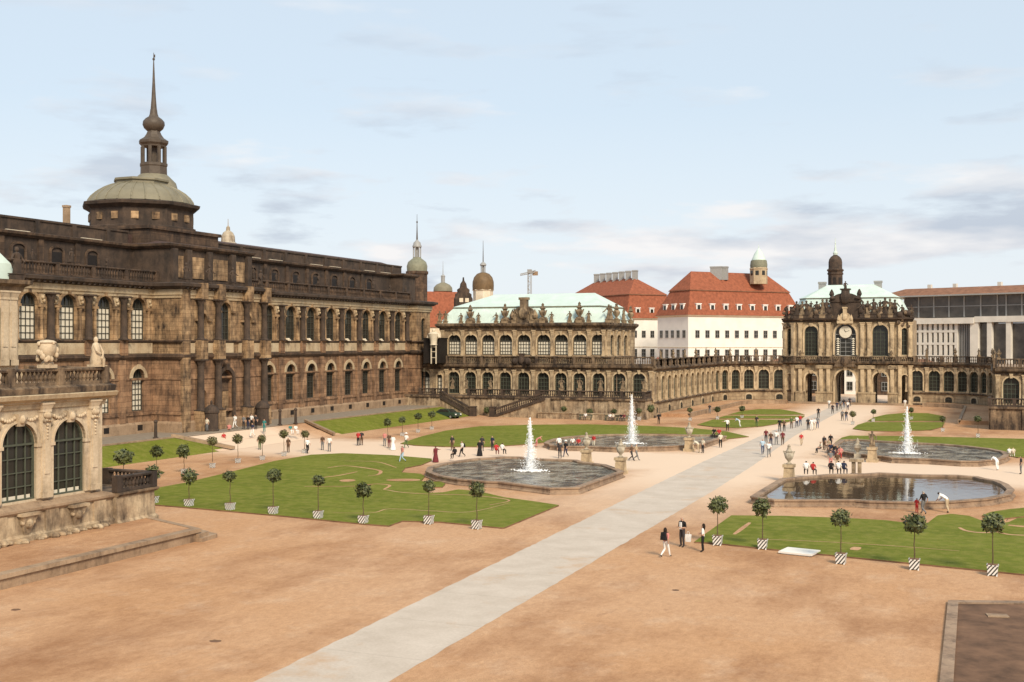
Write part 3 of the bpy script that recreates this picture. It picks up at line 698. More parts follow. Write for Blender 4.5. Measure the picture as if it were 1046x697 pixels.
# ================================================================== LONG GALLERY (left)
GB = thing('gallery_building', 'long blackened sandstone gallery with two rows of arched windows and a ribbed central dome', 'building', (-92, 120, TZ))
LW = Fr((-92, 62), (-92, 108.8)); RI = Fr((-88, 108.8), (-88, 125.8)); RW = Fr((-92, 125.8), (-92, 173.2)); EP = Fr((-90.4, 173.2), (-90.4, 178.2))
outline = [(-92, 62), (-92, 108.8), (-88, 108.8), (-88, 125.8), (-92, 125.8), (-92, 173.2), (-90.4, 173.2), (-90.4, 178.2), (-106, 178.2)]
lowL = [op(106.3 - 5.5 * i - 62, 1.05, 4.0, 7.85, 1.1) for i in range(8)]
upL = [op(106.3 - 5.5 * i - 62, 1.2, 12.3, 15.95, 1.25) for i in range(8)]
lowR = [op(127.1 + 5.31 * i - 125.8, 1.12, 3.9, 7.8, 1.15) for i in range(9)]
upR = [op(127.1 + 5.31 * i - 125.8, 1.3, 12.3, 15.8, 1.35) for i in range(9)]
lowRI = [op(4.2, 0.75, 1.4, 5.6), op(8.6, 1.3, 1.6, 7.3), op(13.2, 0.75, 1.4, 5.6)]
upRI = [op(4.2, 0.7, 12.6, 14.8), op(8.6, 1.05, 12.3, 15.9), op(13.2, 0.7, 12.6, 14.8)]
mb = MB()
for fr, low in ((LW, lowL), (RI, lowRI), (RW, lowR), (EP, [op(2.5, .7, 4, 7)])): wall(mb, fr, 0, fr.L, TZ - 0.5, 10.35, low, 0.55)
mb.add([(-92, 108.8, .9), (-88, 108.8, .9), (-88, 108.8, 10.35), (-92, 108.8, 10.35)], [(0, 1, 2, 3)])
mb.add([(-92, 173.2, .9), (-90.4, 173.2, .9), (-90.4, 173.2, 10.35), (-92, 173.2, 10.35)], [(0, 1, 2, 3)])
mb.add([(-92, 125.8, .9), (-88, 125.8, .9), (-88, 125.8, 10.35), (-92, 125.8, 10.35)], [(0, 1, 2, 3)])
mb.add([(-90.4, 178.2, .9), (-112, 178.2, .9), (-112, 178.2, 10.35), (-90.4, 178.2, 10.35)], [(0, 1, 2, 3)])
mb.build('lower_wall', 'brown', GB)
mb = MB()
for fr, up in ((LW, upL), (RI, upRI), (RW, upR), (EP, [op(2.5, .7, 12.3, 15.5)])): wall(mb, fr, 0, fr.L, 10.35, 17.4, up, 0.5)
for x0, x1, y in ((-92, -88, 108.8), (-92, -90.4, 173.2), (-92, -88, 125.8), (-112, -90.4, 178.2)):
    mb.add([(x0, y, 10.35), (x1, y, 10.35), (x1, y, 17.4), (x0, y, 17.4)], [(0, 1, 2, 3)])
mb.build('upper_wall', 'upper', GB)
# plinth with cellar openings, belt course and sill panels, frieze, main cornice
mb = MB(); mb.sweep(outline, [(-.1, .9), (0.28, .9), (0.28, 2.45), (0.16, 2.7), (-.1, 2.7)]); mb.build('plinth', 'kerb', GB)
mb = MB()
for fr, ops in ((LW, lowL), (RW, lowR)):
    for o in ops: mb.box(fr, o['uc'] - .42, o['uc'] + .42, 0.2, 0.30, 1.75, 2.4)
mb.build('cellar_openings', 'black', GB)
mb = MB(); mb.sweep(outline, [(-.1, 7.55), (.09, 7.6), (.09, 7.83), (-.1, 7.85)]); mb.sweep(outline, [(-.1, 3.5), (.12, 3.5), (.12, 3.75), (-.1, 3.8)])
mb.build('string_course', 'brown', GB)
mb = MB(); mb.sweep(outline, [(-.1, 9.95), (.18, 10.0), (.42, 10.3), (.42, 10.55), (.1, 10.7), (-.1, 10.7)]); mb.sweep(outline, [(-.1, 11.95), (.25, 12.0), (.36, 12.15), (.36, 12.26), (-.1, 12.28)])
mb.build('belt_cornice', 'dark', GB)
mb = MB()
for fr, ops in ((LW, upL), (RW, upR)):
    sp = abs(ops[0]['uc'] - ops[1]['uc'])
    for o in ops: mb.box(fr, max(.1, o['uc'] - sp / 2 + .55), min(fr.L - .1, o['uc'] + sp / 2 - .55), -.05, 0.22, 10.72, 11.93)
for a, b in ((1.2, 2.8), (3.6, 6.0), (7.2, 10.0), (11.2, 13.4), (14.3, 16.4)): mb.box(RI, a, b, -.05, .22, 10.72, 11.93)
mb.build('sill_panels', 'frieze', GB)
mb = MB(); mb.sweep(outline, [(-.1, 17.2), (.16, 17.25), (.2, 17.55), (.32, 17.62), (.32, 18.25), (-.1, 18.25)]); mb.build('frieze', 'frieze', GB)
mb = MB(); mb.sweep(outline, [(-.1, 18.26), (.45, 18.3), (.9, 18.6), (1.05, 18.62), (1.1, 18.95), (.5, 19.1), (-.6, 19.1)])
for fr in (LW, RI, RW):
    n = int(fr.L / 0.8)
    for i in range(n): mb.box(fr, i * .8 + .25, i * .8 + .55, .3, .85, 18.32, 18.58)
mb.build('main_cornice', 'darker', GB)
# archivolts
mb = MB()
for fr, ops in ((LW, lowL), (RW, lowR)):
    for o in ops:
        archivolt(mb, fr, o, 0.42, 0.14)
        mb.box(fr, o['uc'] - .2, o['uc'] + .2, -.02, .24, o['zp'] + o['rise'] - .02, o['zp'] + o['rise'] + .5)
mb.build('lower_arches', 'frieze', GB)
mb = MB()
for fr, ops in ((LW, upL), (RI, upRI), (RW, upR)):
    for o in ops:
        archivolt(mb, fr, o, 0.34, 0.16)
        w = o['hw']
        mb.box(fr, o['uc'] - w - .85, o['uc'] - w - .02, -.02, .34, o['zp'] - .22, o['zp'] + .05); mb.box(fr, o['uc'] + w + .02, o['uc'] + w + .85, -.02, .34, o['zp'] - .22, o['zp'] + .05)
        mb.box(fr, o['uc'] - .17, o['uc'] + .17, -.02, .3, o['zp'] + o['rise'], o['zp'] + o['rise'] + .45)
mb.build('upper_arches', 'upper', GB)
mb = MB()
for fr, ops in ((LW, upL), (RW, upR)):
    for o in ops:
        for s in (-1, 1):
            u = o['uc'] + s * (o['hw'] + .55); mb.frustum(fr, (u - .42, u + .42, -.05, .1, 16.1), (u - .3, u + .3, -.05, .2, 17.1)); mb.ball(fr(u, .2, 16.75), .22, 6); mb.ball(fr(u + s * .18, .18, 16.4), .2, 6)
mb.build('spandrels', 'frieze', GB)
# windows
WL = window_meshes(1.05, 3.85, 1.1, 4, 6, blind='blind', blind_h=3.7)
WU = window_meshes(1.2, 3.65, 1.25, 4, 5, blind='blind', blind_h=3.5)
WL2 = window_meshes(1.12, 3.9, 1.15, 3, 5)
WU2 = window_meshes(1.3, 3.5, 1.35, 3, 4)
for o in lowL: place(WL, 'window', GB, LW, o['uc'], -.5, o['zs'])
for o in upL: place(WU, 'window', GB, LW, o['uc'], -.45, o['zs'])
for o in lowR: place(WL2, 'window', GB, RW, o['uc'], -.5, o['zs'])
for o in upR: place(WU2, 'window', GB, RW, o['uc'], -.45, o['zs'])
WS = window_meshes(.75, 4.2, .75, 2, 4); WS2 = window_meshes(.7, 2.2, .7, 2, 3)
for o in (lowRI[0], lowRI[2]): place(WS, 'window', GB, RI, o['uc'], -.5, o['zs'])
for o in (upRI[0], upRI[2]): place(WS2, 'window', GB, RI, o['uc'], -.45, o['zs'])
place(window_meshes(1.05, 3.6, 1.05, 3, 4), 'window', GB, RI, 8.6, -.45, 12.3)
place(window_meshes(.7, 3, .7, 2, 3), 'window', GB, EP, 2.5, -.5, 4.0); place(window_meshes(.7, 3.2, .7, 2, 3), 'window', GB, EP, 2.5, -.45, 12.3)
# portal: a deep niche with pale doors
mb = MB(); mb.box(RI, 7.4, 9.8, -.52, -.42, 1.6, 5.9); mb.box(RI, 8.55, 8.65, -.43, -.36, 1.6, 5.9)
for u in (7.6, 8.75):
    for z in (2.0, 4.0): mb.box(RI, u, u + .85, -.43, -.38, z, z + 1.6)
dr = mb.build('door', 'upper', GB)
mb = MB(); mb.box(RI, 7.3, 9.9, -.56, -.5, 5.95, 8.7); mb.build('door_tympanum', 'dark', GB)
mb = MB(); archivolt(mb, RI, lowRI[1], .45, .3, legs=5.6); mb.box(RI, 8.25, 8.95, 0, .5, 8.6, 9.4); mb.build('portal_surround', 'dark', GB)
# engaged columns
CU = column_mesh(5.0, .40, 'darker'); CUl = column_mesh(3.5, .2, 'upper', 8); CL = column_mesh(6.2, .45, 'darker')
for fr, ops in ((LW, upL), (RW, upR)):
    sp = abs(ops[0]['uc'] - ops[1]['uc'])
    for o in ops:
        if 0.5 < o['uc'] + sp / 2 < fr.L - .4: place(CU, 'column', GB, fr, o['uc'] + sp / 2, .32, 12.28)
mb = MB()
for fr, ops in ((LW, upL), (RW, upR)):
    for o in ops:
        for s in (-1, 1):
            u = o['uc'] + s * (o['hw'] + .42)
            mb.lathe(fr(u, .14, 12.28), [(.3, 0), (.3, .12), (.2, .3), (.19, 1.8), (.16, 3.0), (.27, 3.42)], 8)
mb.build('window_colonnettes', 'upper', GB, smooth=True)
for u in (3.2, 6.6, 12.4, 16.2):
    place(CU, 'column', GB, RI, u, .5, 12.28); place(CL, 'column', GB, RI, u, .5, 3.8)
mb = MB()
for u in (3.2, 6.6, 12.4, 16.2):
    mb.box(RI, u - .7, u + .7, -.05, 1.1, 1.0, 3.8); mb.box(RI, u - .7, u + .7, -.05, 1.05, 10.0, 12.28); mb.box(RI, u - .6, u + .6, -.05, 1.15, 17.2, 19.1)
for u in (1.0,): mb.box(RI, u - .9, u + .5, -.05, .35, 1.0, 18.2)
mb.build('risalit_pedestals', 'upper', GB)
mb = MB()
for fr, ops in ((LW, lowL), (RW, lowR)):       # flat buttress strips between the lower windows
    sp = abs(ops[0]['uc'] - ops[1]['uc'])
    for o in ops:
        u = o['uc'] + sp / 2
        if .6 < u < fr.L - .5:
            mb.box(fr, u - .5, u + .5, -.05, .22, 2.7, 9.95); mb.box(fr, u - .55, u + .55, -.05, .5, 10.5, 12.28)
mb.build('buttress_strips', 'brown', GB)
mb = MB()                                      # pale half-round caps below the right-hand upper windows
for o in upR:
    mb.box(RW, o['uc'] - 1.5, o['uc'] - .5 - .7, .3, .75, 12.28, 12.5); mb.frustum(RW, (o['uc'] - 1.7, o['uc'] - 1.0, .2, .8, 12.26), (o['uc'] - 1.5, o['uc'] - 1.2, .3, .6, 12.62))
mb.build('sill_caps', 'white_stone', GB)
# roof balustrade, attic, parapet and roofs
mb = MB()
balustrade(mb, [(-91.6, 62), (-91.6, 108.9)], 19.1, 1.35, 0, 5.5, .42, .4, n=5, bal_r=.13); balustrade(mb, [(-91.6, 125.9), (-91.6, 173)], 19.1, 1.35, 0, 5.31, .42, .4, n=5, bal_r=.13)
mb.build('balustrade', 'dark', GB)
att = [(-95.5, 62), (-95.5, 109.4), (-90.0, 109.4), (-90.0, 125.2), (-95.5, 125.2), (-95.5, 173.4), (-93.2, 173.4), (-93.2, 178.0), (-108, 178.0)]
mb = MB(); mb.sweep(att, [(0, 18.9), (0, 23.2), (-.5, 23.2), (-.5, 18.9)])
mb.build('attic', 'darker', GB)
AL = Fr((-95.5, 62), (-95.5, 109.4)); AR = Fr((-95.5, 125.2), (-95.5, 173.4)); AI = Fr((-90.0, 109.4), (-90.0, 125.2))
mb = MB()
for fr in (AL, AR):
    n = int(fr.L / 5.4)
    for i in range(n): mb.box(fr, i * 5.4 + 2.0, i * 5.4 + 3.6, -.1, .06, 20.6, 22.0)
mb.build('attic_windows', 'black', GB)
mb = MB()
for fr in (AL, AR):
    n = int(fr.L / 5.4)
    for i in range(n): mb.box(fr, i * 5.4 + .1, i * 5.4 + .8, -.1, .22, 19.0, 23.2); archivolt(mb, fr, op(i * 5.4 + 2.8, .85, 20.6, 22.0, .5), .25, .18, legs=1.4)
mb.build('attic_pilasters', 'dark', GB)
mb = MB()
for u0, u1 in ((1.2, 2.4), (3.8, 6.3), (8.0, 11.0), (12.6, 14.6)): mb.box(AI, u0, u1, -.1, .12, 19.8, 22.4)
mb.build('attic_panels', 'upper', GB)
mb = MB()
for u in (.5, 3.1, 7.1, 11.8, 15.2): mb.box(AI, u - .45, u + .45, -.1, .5, 18.9, 23.2)
mb.build('attic_piers', 'darker', GB)
mb = MB(); mb.sweep(att, [(-.4, 23.2), (.2, 23.22), (.55, 23.5), (.6, 23.75), (.2, 23.85), (-.4, 23.85)]); mb.build('attic_cornice', 'dark', GB)
for i in (1, 3): pass
par = [(-95.9, 62), (-95.9, 109.0)]; par2 = [(-95.9, 125.6), (-95.9, 178.0)]
mb = MB()
for ln in (par, par2):
    mb.sweep(ln, [(0, 23.85), (0, 25.15), (.14, 25.2), (.14, 25.42), (-.4, 25.42), (-.4, 23.85)])
    fr = Fr(*ln); n = int(fr.L / 5.4)
    for i in range(n + 1): mb.box(fr, i * 5.4 + .1, i * 5.4 + .7, -.3, .16, 23.85, 25.3)
mb.build('parapet', 'darker', GB)
mb = MB()                       # pale weathered ledges
for fr, sp, n in ((Fr(*par), 5.4, 8), (Fr(*par2), 5.4, 9)):
    for i in range(n):
        if (i * 7) % 3: mb.box(fr, i * sp + 1.2, i * sp + 4.4, .25, .5, 23.86, 23.93)
mb.build('ledge_flashing', 'white_stone', GB)
mb = MB()
mb.frustum(T0, (-112, -96.2, -109, -62, 25.1), (-108, -100, -109, -62, 26.0)); mb.frustum(T0, (-112, -96.2, -178, -125.6, 25.1), (-108, -100, -178, -125.6, 26.2))
mb.box(T0, -112, -96.4, -178, -62, 18.5, 25.1); mb.box(T0, -111.8, -93.4, -177.8, -62, 0.9, 18.3)
mb.frustum(T0, (-113, -90.6, -125.0, -109.6, 23.86), (-108, -95, -122, -112.5, 24.6))
rf = mb.build('roof', 'roofslate', GB)
# ledge dressings on the balustrade: vases and busts
for fr, n in ((LW, 8), (RW, 9)):
    for i in range(n):
        place([('statue', DARKSC[i % 4])], 'statue', GB, fr, i * 5.4 + (1.0 if fr is LW else 2.5), .38, 20.4 if i % 3 else 20.3, .5 if i % 3 else .75)
for u in (.6, 5.0, 9.6, 15.5): place([('statue', DARKSC[int(u) % 4])], 'statue', GB, RI, u, .4, 19.05, .95)
# dome: square block, octagonal drum, ribbed dome, flat platform
DX, DY = -101.0, 117.3
mb = MB(); mb.box(T0, DX - 7.0, DX + 7.0, -DY - 6.6, -DY + 7.0, 23.0, 25.8); mb.box(T0, DX - 7.3, DX + 7.3, -DY - 6.9, -DY + 7.3, 25.8, 26.2)
mb.build('dome_block', 'dark', GB)
mb = MB(); a8 = PI / 8
mb.lathe((DX, DY, 0), [(7.0, 26.0), (7.0, 26.5), (6.7, 26.6), (6.7, 28.7), (7.0, 28.9), (7.5, 29.15), (7.6, 29.5), (7.0, 29.65), (6.3, 29.7)], 8, rot=a8)
mb.build('drum', 'darker', GB)
mb = MB()
for i in range(16):
    a = PI / 16 + i * PI / 8; c, s = math.cos(a), math.sin(a); r = 6.25
    mb.box(lambda u, v, z: (DX + c * (r + v) - s * u, DY + s * (r + v) + c * u, z), -.45, .45, -1.0, .06 + .14, 27.3, 28.2)
mb.build('drum_panels', 'upper', GB)
mb = MB(); prof = [(6.55, 29.7), (6.45, 30.05), (6.1, 30.55), (5.5, 31.1), (4.7, 31.6), (3.9, 31.98), (3.2, 32.2), (2.0, 32.4), (.3, 32.5)]
mb.lathe((DX, DY, 0), prof, 48); dm = mb.build('dome', 'dome', GB, smooth=True)
mb = MB()
for i in range(24):
    a = 2 * PI * i / 24
    for (r0, z0), (r1, z1) in zip(prof, prof[1:]): mb.tube((DX + r0 * math.cos(a), DY + r0 * math.sin(a), z0), (DX + r1 * math.cos(a), DY + r1 * math.sin(a), z1), .11, .11, 5)
rb = mb.build('ribs', 'dome', dm)
mb = MB(); mb.lathe((DX, DY, 0), [(3.3, 31.9), (3.3, 32.5), (3.55, 32.6), (3.55, 32.85), (3.1, 32.95), (0.5, 33.1)], 8, rot=a8); mb.build('dome_platform', 'dome', GB)
# roof stack on the left wing and a small pale lantern behind the right-hand parapet
mb = MB(); xr, yr_, br = ray(68, 228); tq = -97.5 / xr; q = Vector((xr * tq, yr_ * tq, 0)); mb.box(T0, q.x - .28, q.x + .28, -q.y - .3, -q.y + .3, 24.5, 27.6); mb.box(T0, q.x - .34, q.x + .34, -q.y - .36, -q.y + .36, 27.4, 27.65); mb.build('chimney', 'kerb', GB)

# pale lantern turret seen just over the roof (a distant church roof)
q = on_d(233, 252, 330)
mb = MB(); z0 = q.z - 12
mb.box(T0, q.x - 4, q.x + 4, -q.y - 4, -q.y + 4, 0, z0 + 4); mb.lathe((q.x, q.y, z0), [(2.3, 4), (2.3, 12), (2.7, 12.3), (2.7, 12.8), (2.0, 13.3), (1.9, 15.0), (1.4, 16.0), (.6, 16.6), (.5, 17.6), (.12, 18), (.06, 20)], 10)
mb.thing('lantern_turret', 'urnstone', 'small pale church turret peeping over the long dark gallery roof', 'tower')

# ================================================================== far skyline
def tower(name, label, px, py_base, d, segs, mats_parts=None, group=None):
    """segs: [(part, material, [(half width px, y px)], sides)] measured on the sight line at depth d"""
    b = on_d(px, 350, d); t = thing(name, label, 'tower', (b.x, b.y, 0), group); s = d / F
    for nm, mt, prof, n in segs:
        mb = MB(); mb.lathe((b.x, b.y, 0), [(max(.02, w * s), H + (350 - y) * s) for w, y in prof], n, rot=PI / n); mb.build(nm, mt, t, smooth=n > 8)
    return t, b, s
def open_lantern(t, b, s, hw, y0, y1, mt, n=8):
    mb = MB()
    for i in range(n):
        a = PI / n + 2 * PI * i / n; mb.tube((b.x + hw * s * math.cos(a), b.y + hw * s * math.sin(a), H + (350 - y0) * s), (b.x + hw * s * math.cos(a), b.y + hw * s * math.sin(a), H + (350 - y1) * s), hw * s * .16, hw * s * .16, 6)
    mb.lathe((b.x, b.y, 0), [(hw * s * .35, H + (350 - y0) * s), (hw * s * .35, H + (350 - y1) * s)], 8)
    mb.build('lantern_columns', mt, t)
d = 330
t, b, s = tower('palace_tower', 'tall dark tower with onion-shaped hood and needle spire rising behind the ribbed dome', 157, 260, d, [
    ('shaft', 'dark', [(20, 410), (20, 228), (23, 226), (23, 221), (19, 220)], 8),
    ('hood', 'dome', [(23, 221), (25, 205), (24.5, 196), (22, 187), (16, 181), (13.8, 179)], 16),
    ('lantern_base', 'spire', [(13.8, 179.5), (13.5, 171), (14.2, 170), (14.2, 167.5), (12.5, 167)], 8),
    ('lantern_cornice', 'spire', [(12.6, 150.5), (13, 149), (15.0, 147), (15.2, 144.5), (10.5, 141.5), (8, 138), (6.5, 134.5), (7.5, 132.5)], 8),
    ('onion', 'spire', [(6.8, 134), (9.5, 131.5), (11, 128), (10.6, 124.5), (8, 121.5), (5, 119.5), (4, 117), (3.3, 112)], 16),
    ('needle', 'spire', [(3.3, 112.5), (2.3, 100), (1.4, 84), (.7, 67), (.5, 62), (1.3, 61.2), (1.3, 60), (.4, 59), (.3, 54)], 8)], None)
open_lantern(t, b, s, 11.6, 167.2, 150.3, 'spire')
mb = MB(); mb.box(T0, b.x - .06, b.x + .5, -b.y - .06, -b.y + .06, H + (350 - 59) * s, H + (350 - 56) * s); mb.build('vane', 'spire', t)
t, b, s = tower('palace_tower', 'slim green-capped lantern tower just right of the dark gallery end', 426, 300, 300, [
    ('shaft', 'dark', [(10.5, 410), (10.5, 281), (11.5, 280), (11.5, 277.5), (10.2, 277)], 8),
    ('cap', 'copper_dark', [(10.5, 277.5), (10.8, 272), (9.5, 268), (6.5, 265.5), (4.4, 264), (4.2, 263)], 12),
    ('lantern_cornice', 'grey', [(4.2, 253), (4.8, 252.5), (4.8, 251.5), (4, 250), (3.6, 248), (2, 246.5), (.9, 245)], 10),
    ('needle', 'spire', [(.9, 245.3), (.55, 236), (.35, 228), (.8, 227.5), (.8, 226.5), (.25, 226), (.15, 219)], 8)], None)
open_lantern(t, b, s, 3.7, 263.2, 252.8, 'grey', 6)
t, b, s = tower('palace_tower', 'squat corner tower under a broad brown dome with a thin spike', 493.5, 310, 340, [
    ('shaft', 'white_stone', [(10.2, 410), (10.2, 297.5), (11, 297), (11, 296)], 8),
    ('cap', 'browncap', [(11, 296.2), (11.2, 292), (11, 288), (9.6, 283.5), (6.5, 280), (3, 278.6)], 14),
    ('lantern_cornice', 'grey', [(3, 271.5), (3.4, 271), (3.1, 269.8), (1.8, 268.5), (.5, 267.5)], 10),
    ('needle', 'spire', [(.55, 267.7), (.4, 260), (.15, 246)], 6)], None)
open_lantern(t, b, s, 2.2, 278.8, 271.2, 'grey', 6)
t, b, s = tower('palace_tower', 'small greyish dome with lantern behind the red palace roof', 452.5, 310, 380, [
    ('shaft', 'dark', [(9.5, 410), (9.5, 298), (10, 297.5)], 8),
    ('cap', 'dome', [(10, 297.8), (9.6, 294), (7, 291), (3.2, 289.2), (2.2, 288.8)], 14),
    ('lantern', 'grey', [(2, 289), (2, 283), (2.5, 282.7), (1.7, 281.3), (.4, 280.5), (.2, 272), (.1, 267)], 8)], None)
# red palace roof and stepped gable
b0 = on_d(431, 350, 320); b1 = on_d(480, 350, 326); fr = Fr(b0[:2], b1[:2]); s = 322 / F
rp_ = thing('palace_wing', 'old palace wing with steep red roof and dark gable behind the middle pavilion', 'building', (b0.x, b0.y, 0))
mb = MB(); zE = H + (350 - 334) * s; zR = H + (350 - 297) * s; D = 12
mb.add([fr(0, 0, 0), fr(fr.L, 0, 0), fr(fr.L, -D, 0), fr(0, -D, 0), fr(0, 0, zE), fr(fr.L, 0, zE), fr(fr.L, -D, zE), fr(0, -D, zE)], [(0, 1, 5, 4), (1, 2, 6, 5), (2, 3, 7, 6), (3, 0, 4, 7)])
mb.build('wall', 'white_stone', rp_)
mb = MB(); mb.add([fr(-.4, .4, zE - .1), fr(fr.L + .4, .4, zE - .1), fr(fr.L - 1.4, -D / 2, zR), fr(1.2, -D / 2, zR), fr(fr.L + .4, -D - .4, zE - .1), fr(-.4, -D - .4, zE - .1)], [(0, 1, 2, 3), (1, 4, 2), (4, 5, 3, 2), (5, 0, 3)]); mb.build('roof', 'tile', rp_)
mb = MB(); gx = on_d(474, 350, 316); gf = Fr((gx.x - 2.6 * fr.d.x, gx.y - 2.6 * fr.d.y), (gx.x + 2.6 * fr.d.x, gx.y + 2.6 * fr.d.y)); L = gf.L; zz = lambda y: H + (350 - y) * s
outl = [(0, zz(330)), (0, zz(306)), (.35, zz(304)), (.35, zz(301.5)), (1.0, zz(300)), (.9, zz(297)), (1.7, zz(295)), (1.9, zz(291)), (2.5, zz(288)), (2.6, zz(284.5)), (2.7, zz(288)), (3.3, zz(291)), (3.5, zz(295)), (4.3, zz(297)), (4.2, zz(300)), (4.85, zz(301.5)), (4.85, zz(304)), (L, zz(306)), (L, zz(330))]
n = len(outl); mb.add([gf(u, 0, z) for u, z in outl] + [gf(u, -1.0, z) for u, z in outl], [tuple(range(n)), tuple(range(n, 2 * n))] + [(i, (i + 1) % n, n + (i + 1) % n, n + i) for i in range(n)]); mb.build('gable', 'darker', rp_)
mb = MB()
for u in (1.2, 2.9): mb.box(gf, u, u + 1.1, -.2, .08, zz(309.5), zz(305.5))
mb.build('window', 'white_stone', rp_)
# tower crane
q = on_d(541, 350, 620); s = 620 / F
cr = thing('tower_crane', 'pale tower crane with a short jib far beyond the green roof', 'crane', (q.x, q.y, 0))
mb = MB(); zt = H + (350 - 279) * s
for dx in (-.8, .8):
    for dy in (-.8, .8): mb.tube((q.x + dx, q.y + dy, 0), (q.x + dx, q.y + dy, zt), .18, .18, 4)
for i in range(int(zt / 2.2)):
    z = i * 2.2; sg = 1 if i % 2 else -1
    mb.tube((q.x - .8 * sg, q.y - .8, z), (q.x + .8 * sg, q.y - .8, z + 2.2), .1, .1, 4); mb.tube((q.x - .8, q.y - .8 * sg, z), (q.x - .8, q.y + .8 * sg, z + 2.2), .1, .1, 4)
mb.build('mast', 'grey', cr)
mb = MB(); e = on_d(531.5, 281.5, 616); w = on_d(547, 278.5, 623); c0 = Vector((q.x, q.y, zt))
for o in ((0, 0, 0), (0, 0, 1.2)): mb.tube(e + Vector(o) * .6, w + Vector(o), .22, .22, 4)
for i in range(8):
    a_ = e.lerp(w, i / 8); b_ = e.lerp(w, (i + .5) / 8) + Vector((0, 0, 1.0)); mb.tube(a_, b_, .12, .12, 4); mb.tube(b_, e.lerp(w, (i + 1) / 8), .12, .12, 4)
mb.build('jib', 'grey', cr)
mb = MB(); mb.box(T0, w.x - 1.6, w.x + 1.2, -w.y - .6, -w.y + .6, w.z - 1.6, w.z + .6); mb.build('counterweight', 'kerb', cr)
mb = MB(); mb.box(T0, q.x - 1, q.x + 1, -q.y - 1, -q.y + 1, zt - .2, zt + 1.9); mb.build('cab', 'grey', cr)
# ================================================================== two-storey garden pavilions (middle one and its twin at the right edge)
W_LOW = window_meshes(1.05, 2.75, 1.0, 4, 4, frame='greenframe')
W_LOWB = window_meshes(1.05, 2.75, 1.0, 4, 4, frame='iron', blind='blind', blind_h=2.6)
W_UP = window_meshes(1.18, 2.3, 1.1, 5, 4, frame='iron', blind='blind', blind_h=2.2)
W_NAR = window_meshes(.5, 2.7, .5, 2, 4, frame='iron', blind='blind', blind_h=2.6)
PIL_L = pilaster_mesh(4.5, .5, .22, 'warm'); PIL_U = pilaster_mesh(4.3, .5, .22, 'warm')
def keystone(mb, T, o, w=.16, d=.34):
    zt = o['zp'] + o['rise']; mb.frustum(T, (o['uc'] - w, o['uc'] + w, -.02, d * .7, zt - .15), (o['uc'] - w * 1.6, o['uc'] + w * 1.6, -.02, d, zt + .5))
def scroll_gable(mb, T, uc, w, z0, h, v=0.1, d=.6):
    """curved broken gable with a cartouche"""
    n = 12; pts = [(uc - w, z0), (uc - w, z0 + h * .18)]
    for i in range(n + 1): a = PI * (1 - i / n); pts.append((uc + w * .82 * math.cos(a), z0 + h * .22 + h * .45 * math.sin(a)))
    pts += [(uc + w, z0 + h * .18), (uc + w, z0)]; k = len(pts)
    mb.add([T(u, v, z) for u, z in pts] + [T(u, v - d, z) for u, z in pts], [tuple(range(k)), tuple(range(k, 2 * k))] + [(i, (i + 1) % k, k + (i + 1) % k, k + i) for i in range(k)])
    mb.box(T, uc - w * .24, uc + w * .24, v - d, v + .15, z0 + h * .5, z0 + h * .98); mb.box(T, uc - w * .32, uc + w * .32, v - d - .05, v + .22, z0 + h * .9, z0 + h)
    mb.ball(T(uc, v + .1, z0 + h * .38), w * .34, 8, (1, .5, 1.2))
    for s in (-1, 1): mb.lathe(T(uc + s * w * .8, v - .1, z0 + h * .2), [(w * .18, 0), (w * .22, h * .1), (w * .1, h * .24), (.03, h * .34)], 8)

